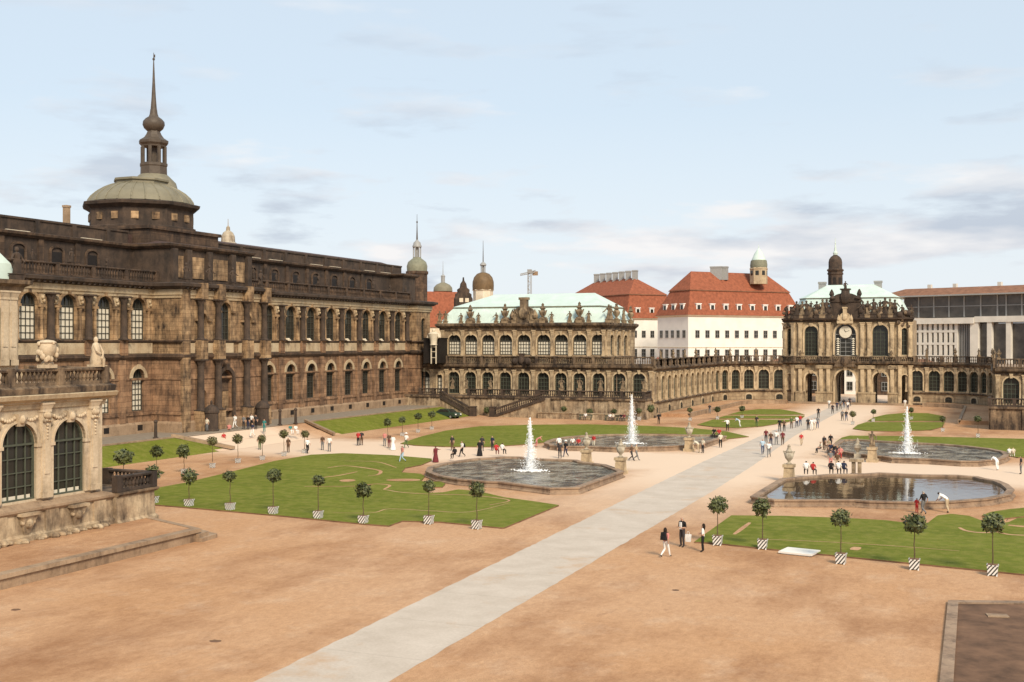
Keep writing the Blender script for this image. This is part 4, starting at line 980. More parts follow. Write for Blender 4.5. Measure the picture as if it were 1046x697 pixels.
DPL = [-90.3, -87.4, -84.7, -81.6, -78.4, -75.2, -71.9, -68.4, -65.3, -62.1, -58.8, -55.3, -52.0]
def garden_pavilion(label, X0, X1, lows, narrow, ux0, ux1, ups, roof=True, Y=176.0, dpale=(), centre=None, side=True, depth=16.0):
    P = thing('garden_pavilion', label, 'building', ((X0 + X1) / 2, Y, 0))
    A = Fr((X0, Y), (X1, Y)); U = lambda x: x - X0
    lo = [op(U(x), .5 if i in narrow else 1.05, 3.35, 6.1, .5 if i in narrow else 1.0) for i, x in enumerate(lows)]
    mb = MB(); wall(mb, A, 0, A.L, 0, 7.5, lo, .5)
    mb.add([(X1, Y, 0), (X1, Y + 2, 0), (X1, Y + 2, 7.5), (X1, Y, 7.5)], [(0, 1, 2, 3)]); mb.add([(X0, Y, 0), (X0, Y + 2, 0), (X0, Y + 2, 7.5), (X0, Y, 7.5)], [(0, 1, 2, 3)])
    mb.build('lower_wall', 'warmwall', P)
    for i, o in enumerate(lo):
        place(W_NAR if i in narrow else (W_LOWB if i in dpale else W_LOW), 'window', P, A, o['uc'], -.45, 3.35)
    mb = MB()
    for o in lo: archivolt(mb, A, o, .2, .12, legs=2.7); keystone(mb, A, o)
    mb.build('lower_arches', 'warm', P)
    cuts = [(a['uc'] + b['uc']) / 2 for a, b in zip(lo, lo[1:])]
    for u in [.35] + cuts + [A.L - .35]: place(PIL_L, 'pilaster', P, A, u, 0, 2.95)
    o2 = [(X0, Y + 3), (X0, Y), (X1, Y), (X1, Y + 3)]
    o2 = [(X0, Y), (X1, Y)]
    mb = MB(); mb.sweep(o2, [(-.3, 7.4), (.15, 7.42), (.2, 7.7), (.62, 7.95), (.68, 8.25), (.3, 8.42), (-.3, 8.42)])
    mb.sweep(o2, [(-.3, 2.6), (.2, 2.62), (.28, 2.9), (.2, 3.0), (-.3, 3.0)]); mb.build('lower_cornice', 'trim', P)
    mb = MB(); balustrade(mb, [(X0, Y - .35), (X1, Y - .35)], 8.42, 1.3, 0, 3.3, .36, .34, n=5); mb.build('balustrade', 'trim', P)
    # ---- upper storey
    B = Fr((ux0, Y + .25), (ux1, Y + .25)); V = lambda x: x - ux0; S = Fr((ux1, Y + .25), (ux1, Y + .25 + depth)); Sl = Fr((ux0, Y + .25 + depth), (ux0, Y + .25))
    uo = [op(V(x), 1.18, 9.95, 12.25, 1.1) for x in ups]
    so = [op(2.8, 1.07, 9.95, 12.25, 1.1), op(6.6, 1.07, 9.95, 12.25, 1.1), op(10.4, 1.07, 9.95, 12.25, 1.1)]
    mb = MB(); wall(mb, B, 0, B.L, 8.3, 14.2, uo, .45); wall(mb, S, 0, S.L, 8.3, 14.2, so, .45); wall(mb, Sl, 0, Sl.L, 8.3, 14.2, so, .45); mb.build('upper_wall', 'warmwall', P)
    for o in uo: place(W_UP, 'window', P, B, o['uc'], -.4, 9.95)
    for o in so: place(W_UP, 'window', P, S, o['uc'], -.4, 9.95, scale=(.91, 1, 1)); place(W_UP, 'window', P, Sl, o['uc'], -.4, 9.95, scale=(.91, 1, 1))
    mb = MB()
    for T, ops in ((B, uo), (S, so), (Sl, so)):
        for o in ops: archivolt(mb, T, o, .2, .12, legs=2.3); keystone(mb, T, o)
    mb.build('upper_arches', 'warm', P)
    cu = [(a['uc'] + b['uc']) / 2 for a, b in zip(uo, uo[1:])]
    for u in [.35] + cu + [B.L - .4]: place(PIL_U, 'pilaster', P, B, u, 0, 9.75)
    for u in (.5, 1.4, 4.7, 8.5, 12.2): place(PIL_U, 'pilaster', P, S, u, 0, 9.75); place(PIL_U, 'pilaster', P, Sl, u, 0, 9.75)
    ring = [(ux0, Y + depth), (ux0, Y + .25), (ux1, Y + .25), (ux1, Y + depth)]
    mb = MB(); mb.sweep(ring, [(-.3, 14.0), (.18, 14.02), (.22, 14.4), (.4, 14.5), (.75, 14.8), (.82, 15.1), (.4, 15.28), (-.3, 15.28)]); mb.sweep(ring, [(-.3, 9.5), (.2, 9.52), (.26, 9.7), (-.3, 9.74)]); mb.build('upper_cornice', 'trim', P)
    mb = MB()
    for u in [(a + b) / 2 for a, b in zip([0] + cu, cu + [B.L])]: mb.box(B, u - .9, u + .9, -.05, .1, 8.55, 9.4)
    mb.build('sill_panels', 'warm', P)
    # roof: steep curved skirt, dark break, shallow hip above
    def ring_pts(inset, z): return [(ux0 + inset, Y + .25 + inset, z), (ux1 - inset, Y + .25 + inset, z), (ux1 - inset, Y + .25 + depth - inset, z), (ux0 + inset, Y + .25 + depth - inset, z)]
    mb = MB(); prof = [(-.1, 15.28), (.25, 15.9), (.75, 16.8), (1.35, 17.55), (1.7, 17.9)]
    for (i0, z0), (i1, z1) in zip(prof, prof[1:]):
        a, b = ring_pts(i0, z0), ring_pts(i1, z1); mb.add(a + b, [(i, (i + 1) % 4, 4 + (i + 1) % 4, 4 + i) for i in range(4)])
    a = ring_pts(1.55, 18.06); yr = Y + .25 + depth / 2; r = [(ux0 + 6.6, yr, 20.4), (ux1 - 2.6 - 2.0, yr, 20.4)]
    mb.add(a + r, [(0, 1, 5, 4), (1, 2, 5), (2, 3, 4, 5), (3, 0, 4)])
    rf = mb.build('roof', 'copper', P)
    mb = MB(); rp2 = [(x, y) for x, y, z in ring_pts(1.7, 0)]; mb.sweep(rp2 + rp2[:1], [(.0, 17.86), (.22, 17.88), (.22, 18.05), (0, 18.08)]); mb.build('roof_break', 'copper_dark', rf)
    mb = MB()
    for i in range(int((ux1 - ux0 - 3) / 1.4)):      # standing seams
        x = ux0 + 1.9 + i * 1.4
        for (i0, z0), (i1, z1) in zip(prof, prof[1:]): mb.tube((x, Y + .25 + i0 - .01, z0), (x, Y + .25 + i1 - .01, z1), .035, .035, 4)
    mb.build('seams', 'copper', rf)
    return P, A, B, S
GP, A, B, S_ = garden_pavilion('two-storey sandstone pavilion with pale green roof and roof statues, left of centre', -92.4, -49.7, DPL, (1,), -87.3, -57.6,
                               [-84.7, -81.6, -78.4, -75.2, -71.9, -68.4, -65.3, -62.1, -58.9], dpale=(0,))
def rx(px, Y=176.0): return on_y(px, 350, Y).x
for px, sc_, k in ((471, .75, 0), (480.5, 1.25, 'v'), (489, .75, 1), (507, .75, 2), (516, 1.3, 'v'), (525.5, 1.0, 3), (543.5, 1.0, 4), (554.6, 1.3, 'v'), (563.5, .75, 5), (582, .8, 0), (592, 1.35, 'v'), (601.6, .8, 1), (622, 1.2, 2)):
    place([('statue', VASE if k == 'v' else SC[k])], 'statue', GP, B, rx(px) + 87.3, .3, 15.2, sc_ if k == 'v' else sc_)
    if k == 'v': pass
for v_, sc_, k in ((1.5, 1.15, 3), (4.5, 1.3, 'v'), (8.5, 1.1, 4), (12.5, 1.2, 'v')): place([('statue', VASE if k == 'v' else SC[k])], 'statue', GP, S_, v_, .3, 15.2, sc_)
for px in (455, 449): place([('statue', SC[int(px) % 6])], 'statue', GP, B, rx(px) + 87.3, .2, 15.2, .9)
mb = MB(); scroll_gable(mb, B, rx(534.8) + 87.3, 2.5, 15.2, 4.3, .3, .8)
for px in (480.5, 516, 554.6, 592): u = rx(px) + 87.3; mb.box(B, u - .85, u + .85, -.5, .55, 15.0, 15.6); mb.frustum(B, (u - .8, u + .8, -.4, .5, 15.6), (u - .45, u + .45, -.3, .4, 16.2))
mb.build('roof_gable', 'statue', GP)
mb = MB(); scroll_gable(mb, A, 20.4, 1.5, 8.3, 1.9, .75, .5); mb.ball(A(19.3, .9, 8.9), .55, 7); mb.ball(A(21.6, .9, 8.9), .6, 7); mb.build('balcony_cartouche', 'darker', GP)

# ---- terrace in front with balustrade and converging stairs
def parapet_terrace(label, X0, X1, Yf, Yb, z, gap=None, ends=True):
    Tt = thing('garden_terrace', label, 'terrace', ((X0 + X1) / 2, Yf, 0)); fr = Fr((X0, Yf), (X1, Yf))
    mb = MB(); mb.box(T0, X0, X1, -Yb + .02, -Yf, -.2, z - .3)
    for u in range(0, int(fr.L), 4): mb.box(fr, u + .2, u + .9, -.05, .16, 0, z - .3)
    mb.build('wall', 'base' if X0 < -10 else 'trim', Tt)
    mb = MB(); mb.box(T0, X0 - .15, X1 + .15, -Yb + .03, -Yf + .3, z - .3, z); mb.build('coping', 'trim', Tt)
    return Tt, fr
TR, fr = parapet_terrace('long low terrace with dark balustrade and stairs below the middle pavilion', -92.0, -49.9, 172.0, 175.9, 3.2)
mb = MB()
for a, b in ((-89, -84.2), (-80.0, -68.0), (-67.5, -50.1)): balustrade(mb, [(a, 171.95), (b, 171.95)], 3.2, 1.15, 0, 3.2, .36, .36, n=5, bal_r=.13)
balustrade(mb, [(-50.1, 171.95), (-50.1, 175.5)], 3.2, 1.15, 0, 3.2, .36, .36, n=5, bal_r=.13)
mb.build('balustrade', 'darker', TR)
def flight(xa, xb, z1, y0, y1, steps=14):
    mb = MB(); 
    for i in range(steps):
        xs, xe = xa + (xb - xa) * i / steps, xa + (xb - xa) * (i + 1) / steps; z = z1 * (1 - i / steps)
        mb.box(T0, min(xs, xe), max(xs, xe), -y1, -y0, -.1, z - .003 * i - .02)
    mb.build('stair_flight', 'base', TR)
    mb = MB(); n = 12
    for yy in (y0,):
        fa = Vector((xa, yy, z1)); fb = Vector((xb, yy, 0.1)); w = Vector((0, .2, 0))
        for zlo, zhi in ((-.25, .2), (.85, 1.15)):
            q = [fa - w + Vector((0, 0, zlo)), fb - w + Vector((0, 0, zlo)), fb + w + Vector((0, 0, zlo)), fa + w + Vector((0, 0, zlo))]; q += [p_ + Vector((0, 0, zhi - zlo)) for p_ in q]
            mb.add(q, [(0, 1, 2, 3), (4, 5, 6, 7), (0, 1, 5, 4), (1, 2, 6, 5), (2, 3, 7, 6), (3, 0, 4, 7)])
        for i in range(n * 2):
            p_ = fa.lerp(fb, (i + .5) / (n * 2)); mb.lathe((p_.x, p_.y, p_.z + .18), baluster_prof(.7, .14), 5, cap=False)
        mb.box(T0, xb - .45, xb + .45, -yy - .45, -yy + .45, -.05, 1.5); mb.box(T0, xb - .52, xb + .52, -yy - .52, -yy + .52, 1.5, 1.65)
    mb.build('stair_balustrade', 'darker', TR)
flight(-84.0, -78.0, 3.1, 169.2, 171.7); flight(-65.5, -74.5, 3.1, 169.2, 171.7)
for px in (462, 476, 501): place([('statue', SC[int(px) % 6])], 'statue', TR, fr, rx(px, 172) + 92, -.05, 4.3, .75)
for px in (573.5, 592, 613.5, 636, 658): place([('statue', SC[int(px) % 6])], 'statue', TR, fr, rx(px, 172) + 92, -.05, 4.3, .85)
# low wall in front of the terrace
mb = MB(); mb.sweep([(-66.5, 168.8), (-52, 168.8)], [(-.3, 0), (.1, 0), (.1, .8), (.2, .85), (.2, 1.0), (-.4, 1.0), (-.3, .8)])
mb.thing('low_wall', 'base', 'low stone wall with coping below the terrace of the middle pavilion', 'wall')

# right-hand twin pavilion, cut by the frame edge
RP, A2, B2, S2 = garden_pavilion('sandstone pavilion with a tall arched green door at the right edge of the picture', 0.2, 36, [2.3 + 3.4 * i for i in range(10)], (), 8.5, 34, [10.8 + 3.2 * i for i in range(7)])
for u, k in ((.5, 'v'), (4.2, 'v')): place([('statue', VASE if k == 'v' else SC[k])], 'statue', RP, A2, u, .35, 9.6, .6)
TR2, fr2 = parapet_terrace('stone terrace with dark balustrade under the pavilion at the right edge', -0.6, 34, 171.0, 175.9, 3.2)
mb = MB(); balustrade(mb, [(-.5, 175.5), (-.5, 170.95), (34, 170.95)], 3.2, 1.15, 0, 3.2, .36, .36, n=5, bal_r=.13); mb.build('balustrade', 'darker', TR2)

# ================================================================== curved single-storey galleries
def arc(cx, cy, r, a0, a1, n): return [(cx + r * math.cos(R(a0 + (a1 - a0) * i / n)), cy + r * math.sin(R(a0 + (a1 - a0) * i / n))) for i in range(n + 1)]
ptsL = [(-49.9, 176.3 + 3.98 * i) for i in range(11)] + arc(-37.9, 216.1 + 4, 12, 180, 90, 6)[0:] + [(-34.0, 232.1)]
ptsR = [(-15.3, 232.1)] + arc(-11.7, 220.1, 12, 90, 0, 7) + [(0.3, 220.1 - 3.98 * i) for i in range(1, 12)]
WG = window_meshes(1.05, 2.7, 1.05, 3, 4, frame='greenframe'); WO = window_meshes(.65, .5, .35, 2, 2, frame='iron')
PIL_G = pilaster_mesh(4.7, .55, .25, 'warm')
def curved_gallery(label, pts, skip=()):
    m_ = pts[len(pts) // 2]; P = thing('curved_gallery', label, 'building', (m_[0], m_[1], 0)); frs = [Fr(a, b) for a, b in zip(pts, pts[1:])]
    wm, am, ob = MB(), MB(), MB()
    for i, f in enumerate(frs):
        o = op(f.L / 2, 1.06, 2.75, 5.6) if f.L > 2.5 else None
        wall(wm, f, 0, f.L, -.2, 7.3, [o] if o else [], .45)
        place(PIL_G, 'pilaster', P, f, 0.0, -.02, 2.55)
        if not o: continue
        archivolt(am, f, o, .22, .14, legs=2.85); keystone(am, f, o)
        place(WG, 'window', P, f, o['uc'], -.4, 2.75)
        if i % 2 == 0:
            o3 = op(f.L / 2, .62, .75, 1.35, .35); archivolt(ob, f, o3, .3, .12, legs=.7); am.box(f, f.L / 2 - .9, f.L / 2 + .9, -.02, .08, .35, .6)
            place(WO, 'window', P, f, f.L / 2, .02, .75)
    wm.build('wall', 'warmwall', P); am.build('arches', 'warm', P); ob.build('cellar_surrounds', 'frieze', P)
    mb = MB(); mb.sweep(pts, [(-.3, 7.2), (.15, 7.22), (.2, 7.5), (.6, 7.75), (.66, 8.0), (.3, 8.12), (-.5, 8.12)]); mb.sweep(pts, [(-.2, 2.2), (.2, 2.22), (.3, 2.42), (.2, 2.56), (-.2, 2.56)]); mb.sweep(pts, [(-.2, -.1), (.35, -.1), (.35, .3), (.2, .4), (-.2, .4)])
    mb.build('cornice', 'trim', P)
    mb = MB(); balustrade(mb, pts, 8.12, 1.3, .2, 2.0, .36, .36, n=5, bal_r=.13); mb.build('balustrade', 'trim', P)
    mb = MB(); mb.sweep(pts, [(-.45, 8.0), (-6, 8.0), (-6, 0), (-5.9, 0), (-5.9, 7.6), (-.45, 7.6)]); mb.build('roof_terrace', 'kerb', P)
    for i, f in enumerate(frs):
        if i % 2 == 1: place([('statue', SC[i % 6] if i % 4 == 1 else VASE)], 'statue', P, f, 0, .2, 9.4, .62)
    return P
curved_gallery('single-storey arched gallery curving from the middle pavilion to the gate', ptsL)
curved_gallery('single-storey arched gallery curving from the gate to the right-hand pavilion', ptsR)
# low terrace step running along the foot of the curved gallery
def foot_terrace(pts, off, z, name):
    mb = MB(); mb.sweep(pts, [(.3, 0), (.3, z), (off, z), (off + .02, z - .16), (off - .05, z - .2), (off - .05, 0)]); structure(name, mb, 'ground')
    mb = MB(); mb.sweep(pts, [(off - .3, z), (off - .3, z + .13), (off + .12, z + .13), (off + .12, 0), (off, 0)]); structure('kerb', mb, 'kerb')
foot_terrace([(x, y) for x, y in ptsL if y > 178][:-1], 5.0, .55, 'terrace')
foot_terrace([(x, y) for x, y in ptsR if y > 178][1:], 5.0, .55, 'terrace')

# ================================================================== GATE PAVILION
GT = thing('gate_pavilion', 'ornate gate pavilion with white clock face, crowded roof sculpture and pale green roof', 'building', (-26.6, 231, 0))
GX0, GX1, GY = -38.3, -14.6, 231.0
wl_, wr_ = (GX0 - .3, GY + 1.3), (GX1 + .3, GY + 1.3)
gp = [wl_, (-36.2, GY), (-17.0, GY), wr_]
FW, FM, FE = Fr(gp[0], gp[1]), Fr(gp[1], gp[2]), Fr(gp[2], gp[3])
c_ = -26.6 + 36.2
lo = [op(c_ - 6.5, 1.15, 0, 4.9), op(c_, 1.95, 0, 4.75), op(c_ + 6.5, 1.35, 0, 4.9)]; ls = [op(FW.L / 2, .62, .0, 5.2)]
up = [op(c_ - 6.5, 1.3, 9.4, 14.0), op(c_, 2.0, 9.4, 13.6), op(c_ + 6.5, 1.45, 9.4, 14.0)]; us = [op(FW.L / 2, .6, 9.6, 14.2)]
mb = MB(); wall(mb, FM, 0, FM.L, -.2, 8.0, lo, 6.0, n=14); wall(mb, FW, 0, FW.L, -.2, 8.0, ls, 1.2); wall(mb, FE, 0, FE.L, -.2, 8.0, ls, 1.2)
# rear front of the passage, so that daylight shows through the arches
FB = Fr((GX1, GY + 9), (GX0, GY + 9)); wall(mb, FB, 0, FB.L, -.2, 8.0, [op(GX1 - (-36.2 + o['uc']), o['hw'], 0, o['zp']) for o in lo], 1.0, n=14)
mb.build('lower_wall', 'gateup', GT)
mb = MB(); wall(mb, FM, 0, FM.L, 8.0, 16.4, up, .6, n=14); wall(mb, FW, 0, FW.L, 8.0, 16.4, us, .5); wall(mb, FE, 0, FE.L, 8.0, 16.4, us, .5)
mb.add([(*wr_, 8), (wr_[0], GY + 14, 8), (wr_[0], GY + 14, 16.4), (*wr_, 16.4)], [(0, 1, 2, 3)]); mb.add([(*wl_, 8), (wl_[0], GY + 14, 8), (wl_[0], GY + 14, 16.4), (*wl_, 16.4)], [(0, 1, 2, 3)])
mb.build('upper_wall', 'gateup', GT)
mb = MB()
for o in lo + up: archivolt(mb, FM, o, .34, .24, legs=4.0 if o['zs'] > 1 else 4.6); keystone(mb, FM, o, .24, .55)
for f in (FW, FE):
    for o in ls + us: archivolt(mb, f, o, .22, .16, legs=4.0)
mb.build('arches', 'warm', GT)
place(window_meshes(1.3, 4.6, 1.3, 4, 6, frame='greenframe'), 'window', GT, FM, up[0]['uc'], -.55, 9.4)
place(window_meshes(1.45, 4.6, 1.45, 4, 6, frame='greenframe'), 'window', GT, FM, up[2]['uc'], -.55, 9.4)
cw = place(window_meshes(2.0, 4.2, 2.0, 4, 5, frame='grey', pane='glass'), 'window', GT, FM, c_, -.55, 9.4)
for f in (FW, FE): place(window_meshes(.6, 4.6, .6, 2, 5, frame='greenframe'), 'window', GT, f, FW.L / 2, -.45, 9.6)
# the clock with its chime frame at both sides
mb = MB(); n = 28
def disc(r, v0, v1, zc, mi): 
    p_ = [FM(c_ + r * math.cos(2 * PI * i / n), v, zc + r * math.sin(2 * PI * i / n)) for v in (v0, v1) for i in range(n)]; mb.add(p_, [tuple(range(n)), tuple(range(n, 2 * n))] + [(i, (i + 1) % n, n + (i + 1) % n, n + i) for i in range(n)], mi)
disc(1.28, -.3, -.05, 14.05, 0); disc(1.16, -.06, -.02, 14.05, 1)
ck = mb.build('clock', ['trim', 'blind'], GT)
mb = MB(); mb.tube(FM(c_, .0, 14.05), FM(c_ + .75, .0, 14.35), .05, .03, 4); mb.tube(FM(c_, .0, 14.05), FM(c_ - .25, .0, 14.55), .06, .04, 4); mb.build('clock_hands', 'iron', ck)
mb = MB()
for s in (-1, 1):
    for i in range(8): mb.lathe(FM(c_ + s * 1.45, -.2, 9.65 + i * .42), [(.34, 0), (.26, .12), (.1, .26), (.03, .3)], 8)
mb.build('chime_bells', 'blind', GT)
# pilaster groups, entablatures, balcony
PG1 = pilaster_mesh(7.6, .7, .45, 'warm'); PG2 = pilaster_mesh(6.6, .7, .45, 'warm')
for u in (c_ - 8.6, c_ - 4.6, c_ - 3.2, c_ + 3.2, c_ + 4.5, c_ + 8.7):
    place(PG1, 'pilaster', GT, FM, u, .02, 0.0); place(PG2, 'pilaster', GT, FM, u, .02, 9.3)
for f in (FW, FE):
    for u in (.35, FW.L - .35): place(PG1, 'pilaster', GT, f, u, .02, 0); place(PG2, 'pilaster', GT, f, u, .02, 9.3)
mb = MB()
for u, w in ((c_ - 4.0, 1.6), (c_ + 4.0, 1.6), (c_ - 8.6, .9), (c_ + 8.8, .9)): mb.box(FM, u - w, u + w, -.02, .6, -.1, 2.1); mb.box(FM, u - w * 1.05, u + w * 1.05, -.02, .72, 2.1, 2.4); mb.box(FM, u - w, u + w, -.02, .62, 6.9, 7.6)
mb.build('pedestals', 'gateup', GT)
mb = MB(); mb.sweep(gp, [(-.3, 7.6), (.3, 7.62), (.4, 7.8), (.95, 7.95), (1.0, 8.15), (-.3, 8.2)]); balustrade(mb, gp, 8.2, 1.1, .7, 2.4, .36, .34, n=5, bal_r=.13)
mb.build('balcony', 'trim', GT)
for u in (c_ - 8.5, c_ - 3.9, c_ + 3.9, c_ + 8.6): place([('statue', VASE)], 'statue', GT, FM, u, .7, 9.25, .5)
mb = MB(); mb.ball(FM(c_, .7, 8.4), 1.0, 8, (1, .6, 1)); mb.frustum(FM, (c_ - 2.2, c_ + 2.2, .1, .9, 7.3), (c_ - .9, c_ + .9, .1, .9, 9.2)); mb.build('balcony_cartouche', 'trim', GT)
mb = MB(); mb.sweep(gp, [(-.3, 16.0), (.3, 16.02), (.42, 16.3), (.85, 16.5), (.9, 16.75), (-.3, 16.85)]); mb.build('main_cornice', 'darker', GT)
# roof sculpture: volutes, cartouches, vases and figures crowding the eaves
rnd = random.Random(5); mb = MB()
for u, w, h in ((c_ - 6.5, 1.9, 2.6), (c_ + 6.5, 1.9, 2.6)): scroll_gable(mb, FM, u, w, 16.3, h, .4, .9)
for i in range(40):
    u = rnd.uniform(0.2, FM.L - .2)
    if abs(u - c_) < 2.4: continue
    mb.ball(FM(u, rnd.uniform(-.2, .7), 16.6 + rnd.random() ** 1.3 * 2.2), rnd.uniform(.22, .42), 6, (1, .8, rnd.uniform(.8, 1.5)))
for f in (FW, FE):
    for i in range(16): mb.ball(f(rnd.uniform(0, FW.L), rnd.uniform(0, .8), 15.0 + rnd.random() * 3.0), rnd.uniform(.25, .45), 6)
mb.build('roof_ornament', 'trim', GT)
mb = MB()
for i in range(34):
    u = rnd.uniform(0.2, FM.L - .2)
    if abs(u - c_) < 2.6 or abs(abs(u - c_) - 6.5) < 1.0: continue
    mb.ball(FM(u, rnd.uniform(-.3, .5), 17.2 + rnd.random() * 2.0), rnd.uniform(.3, .55), 6, (1, .8, rnd.uniform(.9, 1.7)))
for f in (FW, FE):
    for i in range(9): mb.ball(f(rnd.uniform(0, FW.L), rnd.uniform(0, .8), 16.5 + rnd.random() * 2.4), rnd.uniform(.35, .6), 6)
mb.build('dark_ornament', 'darker', GT)
mb = MB(); scroll_gable(mb, FM, c_, 3.0, 19.9, 2.6, .5, 1.4); mb.box(FM, c_ - 2.9, c_ + 2.9, -.9, .3, 16.3, 20.0); mb.box(FM, c_ - 3.15, c_ + 3.15, -.95, .4, 19.9, 20.25)
for s in (-1, 1):
    for zq in (16.9, 18.2): mb.ball(FM(c_ + s * 3.1, .3, zq), .7, 8, (1, .8, 1.2))
for s in (-1, 1): mb.lathe(FM(c_ + s * 2.6, 0, 20.2), [(.3, 0), (.45, .3), (.2, .6), (.5, 1.2), (.35, 1.7), (.1, 2.2)], 8)
mb.ball(FM(c_, .5, 20.4), .9, 8, (1, .6, 1)); mb.build('clock_gable', 'darker', GT); place([('statue', DARKSC[3])], 'statue', GT, FM, c_, 0, 22.0, .8)
mb = MB(); scroll_gable(mb, FM, c_, 1.5, 15.7, 3.2, .95, .5); mb.build('clock_cartouche', 'warm', GT)
for i, u in enumerate((.3, 1.4, 2.2, 4.2, 5.3, 6.1, 12.9, 13.8, 14.9, 17.0, 17.9, 18.8)):
    dark = i % 3 != 1; k = i % 4
    place([('statue', (DARKSC if dark else SC)[k])], 'statue', GT, FM, u, .35, 16.8, rnd.uniform(1.25, 1.6))
for u in (c_ - 6.5, c_ + 6.5): place([('statue', DARKSC[1])], 'statue', GT, FM, u, .2, 18.3, .75)
for f in (FW, FE):
    for u in (.8, 2.6): place([('statue', DARKSC[2])], 'statue', GT, f, u, .3, 16.8, 1.0)
# roof
mb = MB(); yb = GY + 15; a = [(-35.6, GY + .6, 16.9), (-17.6, GY + .6, 16.9), (-15.2, GY + 4, 16.9), (-15.2, yb, 16.9), (-37.8, yb, 16.9), (-37.8, GY + 4, 16.9)]
b = [(-34.4, GY + 2.4, 20.7), (-18.0, GY + 2.4, 20.7), (-17.0, GY + 5, 20.7), (-17.0, yb - 2, 20.7), (-36.0, yb - 2, 20.7), (-36.0, GY + 5, 20.7)]
mb.add(a + b, [(i, (i + 1) % 6, 6 + (i + 1) % 6, 6 + i) for i in range(6)])
b2 = [(x * 1.0 + (.12 if x > -26 else -.12), y - .1, 20.86) for x, y, z in b]; r = [(-31.0, GY + 7.6, 23.6), (-22.0, GY + 7.6, 23.6)]
mb.add(b2 + r, [(0, 1, 7, 6), (1, 2, 7), (2, 3, 7), (3, 4, 6, 7), (4, 5, 6), (5, 0, 6)]); rf = mb.build('roof', 'copper', GT)
mb = MB(); mb.sweep([(x, y) for x, y, z in b] + [b[0][:2]], [(0, 20.68), (.2, 20.7), (.2, 20.85), (0, 20.87)]); mb.build('roof_break', 'copper_dark', rf)
for px in (840, 897):
    q = on_y(px, 295, GY + 8); mb = MB(); mb.box(T0, q.x - .7, q.x + .7, -q.y - .5, -q.y + .5, 21.8, 24.2); mb.box(T0, q.x - .8, q.x + .8, -q.y - .6, -q.y + .6, 23.9, 24.3); mb.build('chimney', 'grey', GT)
# steps in front of the gate
mb = MB()
for i in range(3): mb.box(T0, GX0 + i * .4, GX1 - i * .4, -(GY - .2), -(GY - 2.0 + .5 * i), -.05, .12 * (i + 1))
structure('steps', mb, 'kerb')
# bell tower far behind the gate
t, b, s = tower('bell_tower', 'dark brown bell tower with domed cap and needle rising behind the gate roof', 853.3, 300, 430, [
    ('shaft', 'darker', [(7.4, 410), (7.4, 281), (8.2, 280.5), (8.2, 279)], 8), ('belfry', 'dark', [(7.6, 279), (7.6, 277.5), (8.6, 277), (8.6, 275.6), (7.2, 275)], 8),
    ('cap', 'darker', [(7.2, 275.2), (6.8, 274), (6.8, 268), (6.2, 265), (4.5, 262.5), (2.6, 261.2), (1.9, 260.5)], 14),
    ('needle', 'copper', [(2.0, 260.6), (2.5, 258.5), (1.4, 256.5), (.9, 253), (.45, 249), (.8, 248.4), (.35, 247.6), (.15, 243)], 8)])
mb = MB()
for i in range(8):
    a = PI / 8 + i * PI / 4 + PI / 8; rr = 7.4 * s * .93; cc, ss = math.cos(a), math.sin(a); z0 = H + (350 - 291) * s
    mb.box(lambda u, v, z: (b.x + cc * (rr + v) - ss * u, b.y + ss * (rr + v) + cc * u, z), -.55, .55, -.3, .06, z0, z0 + 2.6)
mb.build('belfry_openings', 'black', t)

# ================================================================== NEAR PAVILION (left foreground)
NP = thing('cream_pavilion', 'near cream sandstone pavilion wing with two tall arched glazed doors and balustrade', 'building', (-51.2, 48, .75))
PZ = .72
NX = -51.2; NF = Fr((NX, 26), (NX, 55.9)); NE = Fr((NX, 55.9), (NX - 14, 55.9))
no = [op(53.05 - 3.83 * i - 26, 1.28, 2.95, 6.15, 1.28) for i in range(7)]
mb = MB(); wall(mb, NF, 0, NF.L, 2.3, 8.5, no, .55, n=16); mb.add([(NX, 55.9, 2.3), (NX - 14, 55.9, 2.3), (NX - 14, 55.9, 8.5), (NX, 55.9, 8.5)], [(0, 1, 2, 3)]); mb.build('wall', 'cream', NP)
WN = window_meshes(1.28, 3.2, 1.28, 4, 4, bar=.06, frame='greenframe', rim=.12)
for o in no: place(WN, 'window', NP, NF, o['uc'], -.2, 2.95)
mb = MB()          # pale roller blinds seen through the lower panes
for o in no: mb.box(NF, o['uc'] - 1.05, o['uc'] + 1.05, -.19, -.185, 3.02, 3.25)
mb.build('sill_blinds', 'blind', NP)
mb = MB()
for o in no:
    archivolt(mb, NF, o, .34, .13, legs=3.2, n=16); archivolt(mb, NF, o, .12, .2, n=16)
    mb.box(NF, o['uc'] - 1.62, o['uc'] - 1.2, -.02, .2, 5.95, 6.15); mb.box(NF, o['uc'] + 1.2, o['uc'] + 1.62, -.02, .2, 5.95, 6.15)
mb.build('arches', 'cream', NP)
mb = MB()
for o in no:       # carved keystones with swags
    zt = o['zp'] + o['rise']; mb.frustum(NF, (o['uc'] - .2, o['uc'] + .2, 0, .28, zt - .2), (o['uc'] - .34, o['uc'] + .34, 0, .42, zt + .5)); mb.ball(NF(o['uc'], .3, zt + .2), .24, 8, (1, 1, 1.2))
    for s in (-1, 1):
        for q in range(6): mb.ball(NF(o['uc'] + s * (.4 + .17 * q), .14, zt + .28 - .16 * math.sin(q * .6)), .11, 6)
mb.build('keystones', 'cream', NP)
PN = pilaster_mesh(5.55, .62, .24, 'cream')
us_ = [(a['uc'] + b['uc']) / 2 for a, b in zip(no, no[1:])] + [no[0]['uc'] + 1.95]
for u in us_: place(PN, 'pilaster', NP, NF, min(u, NF.L - .45), 0, 2.95)
mb = MB()
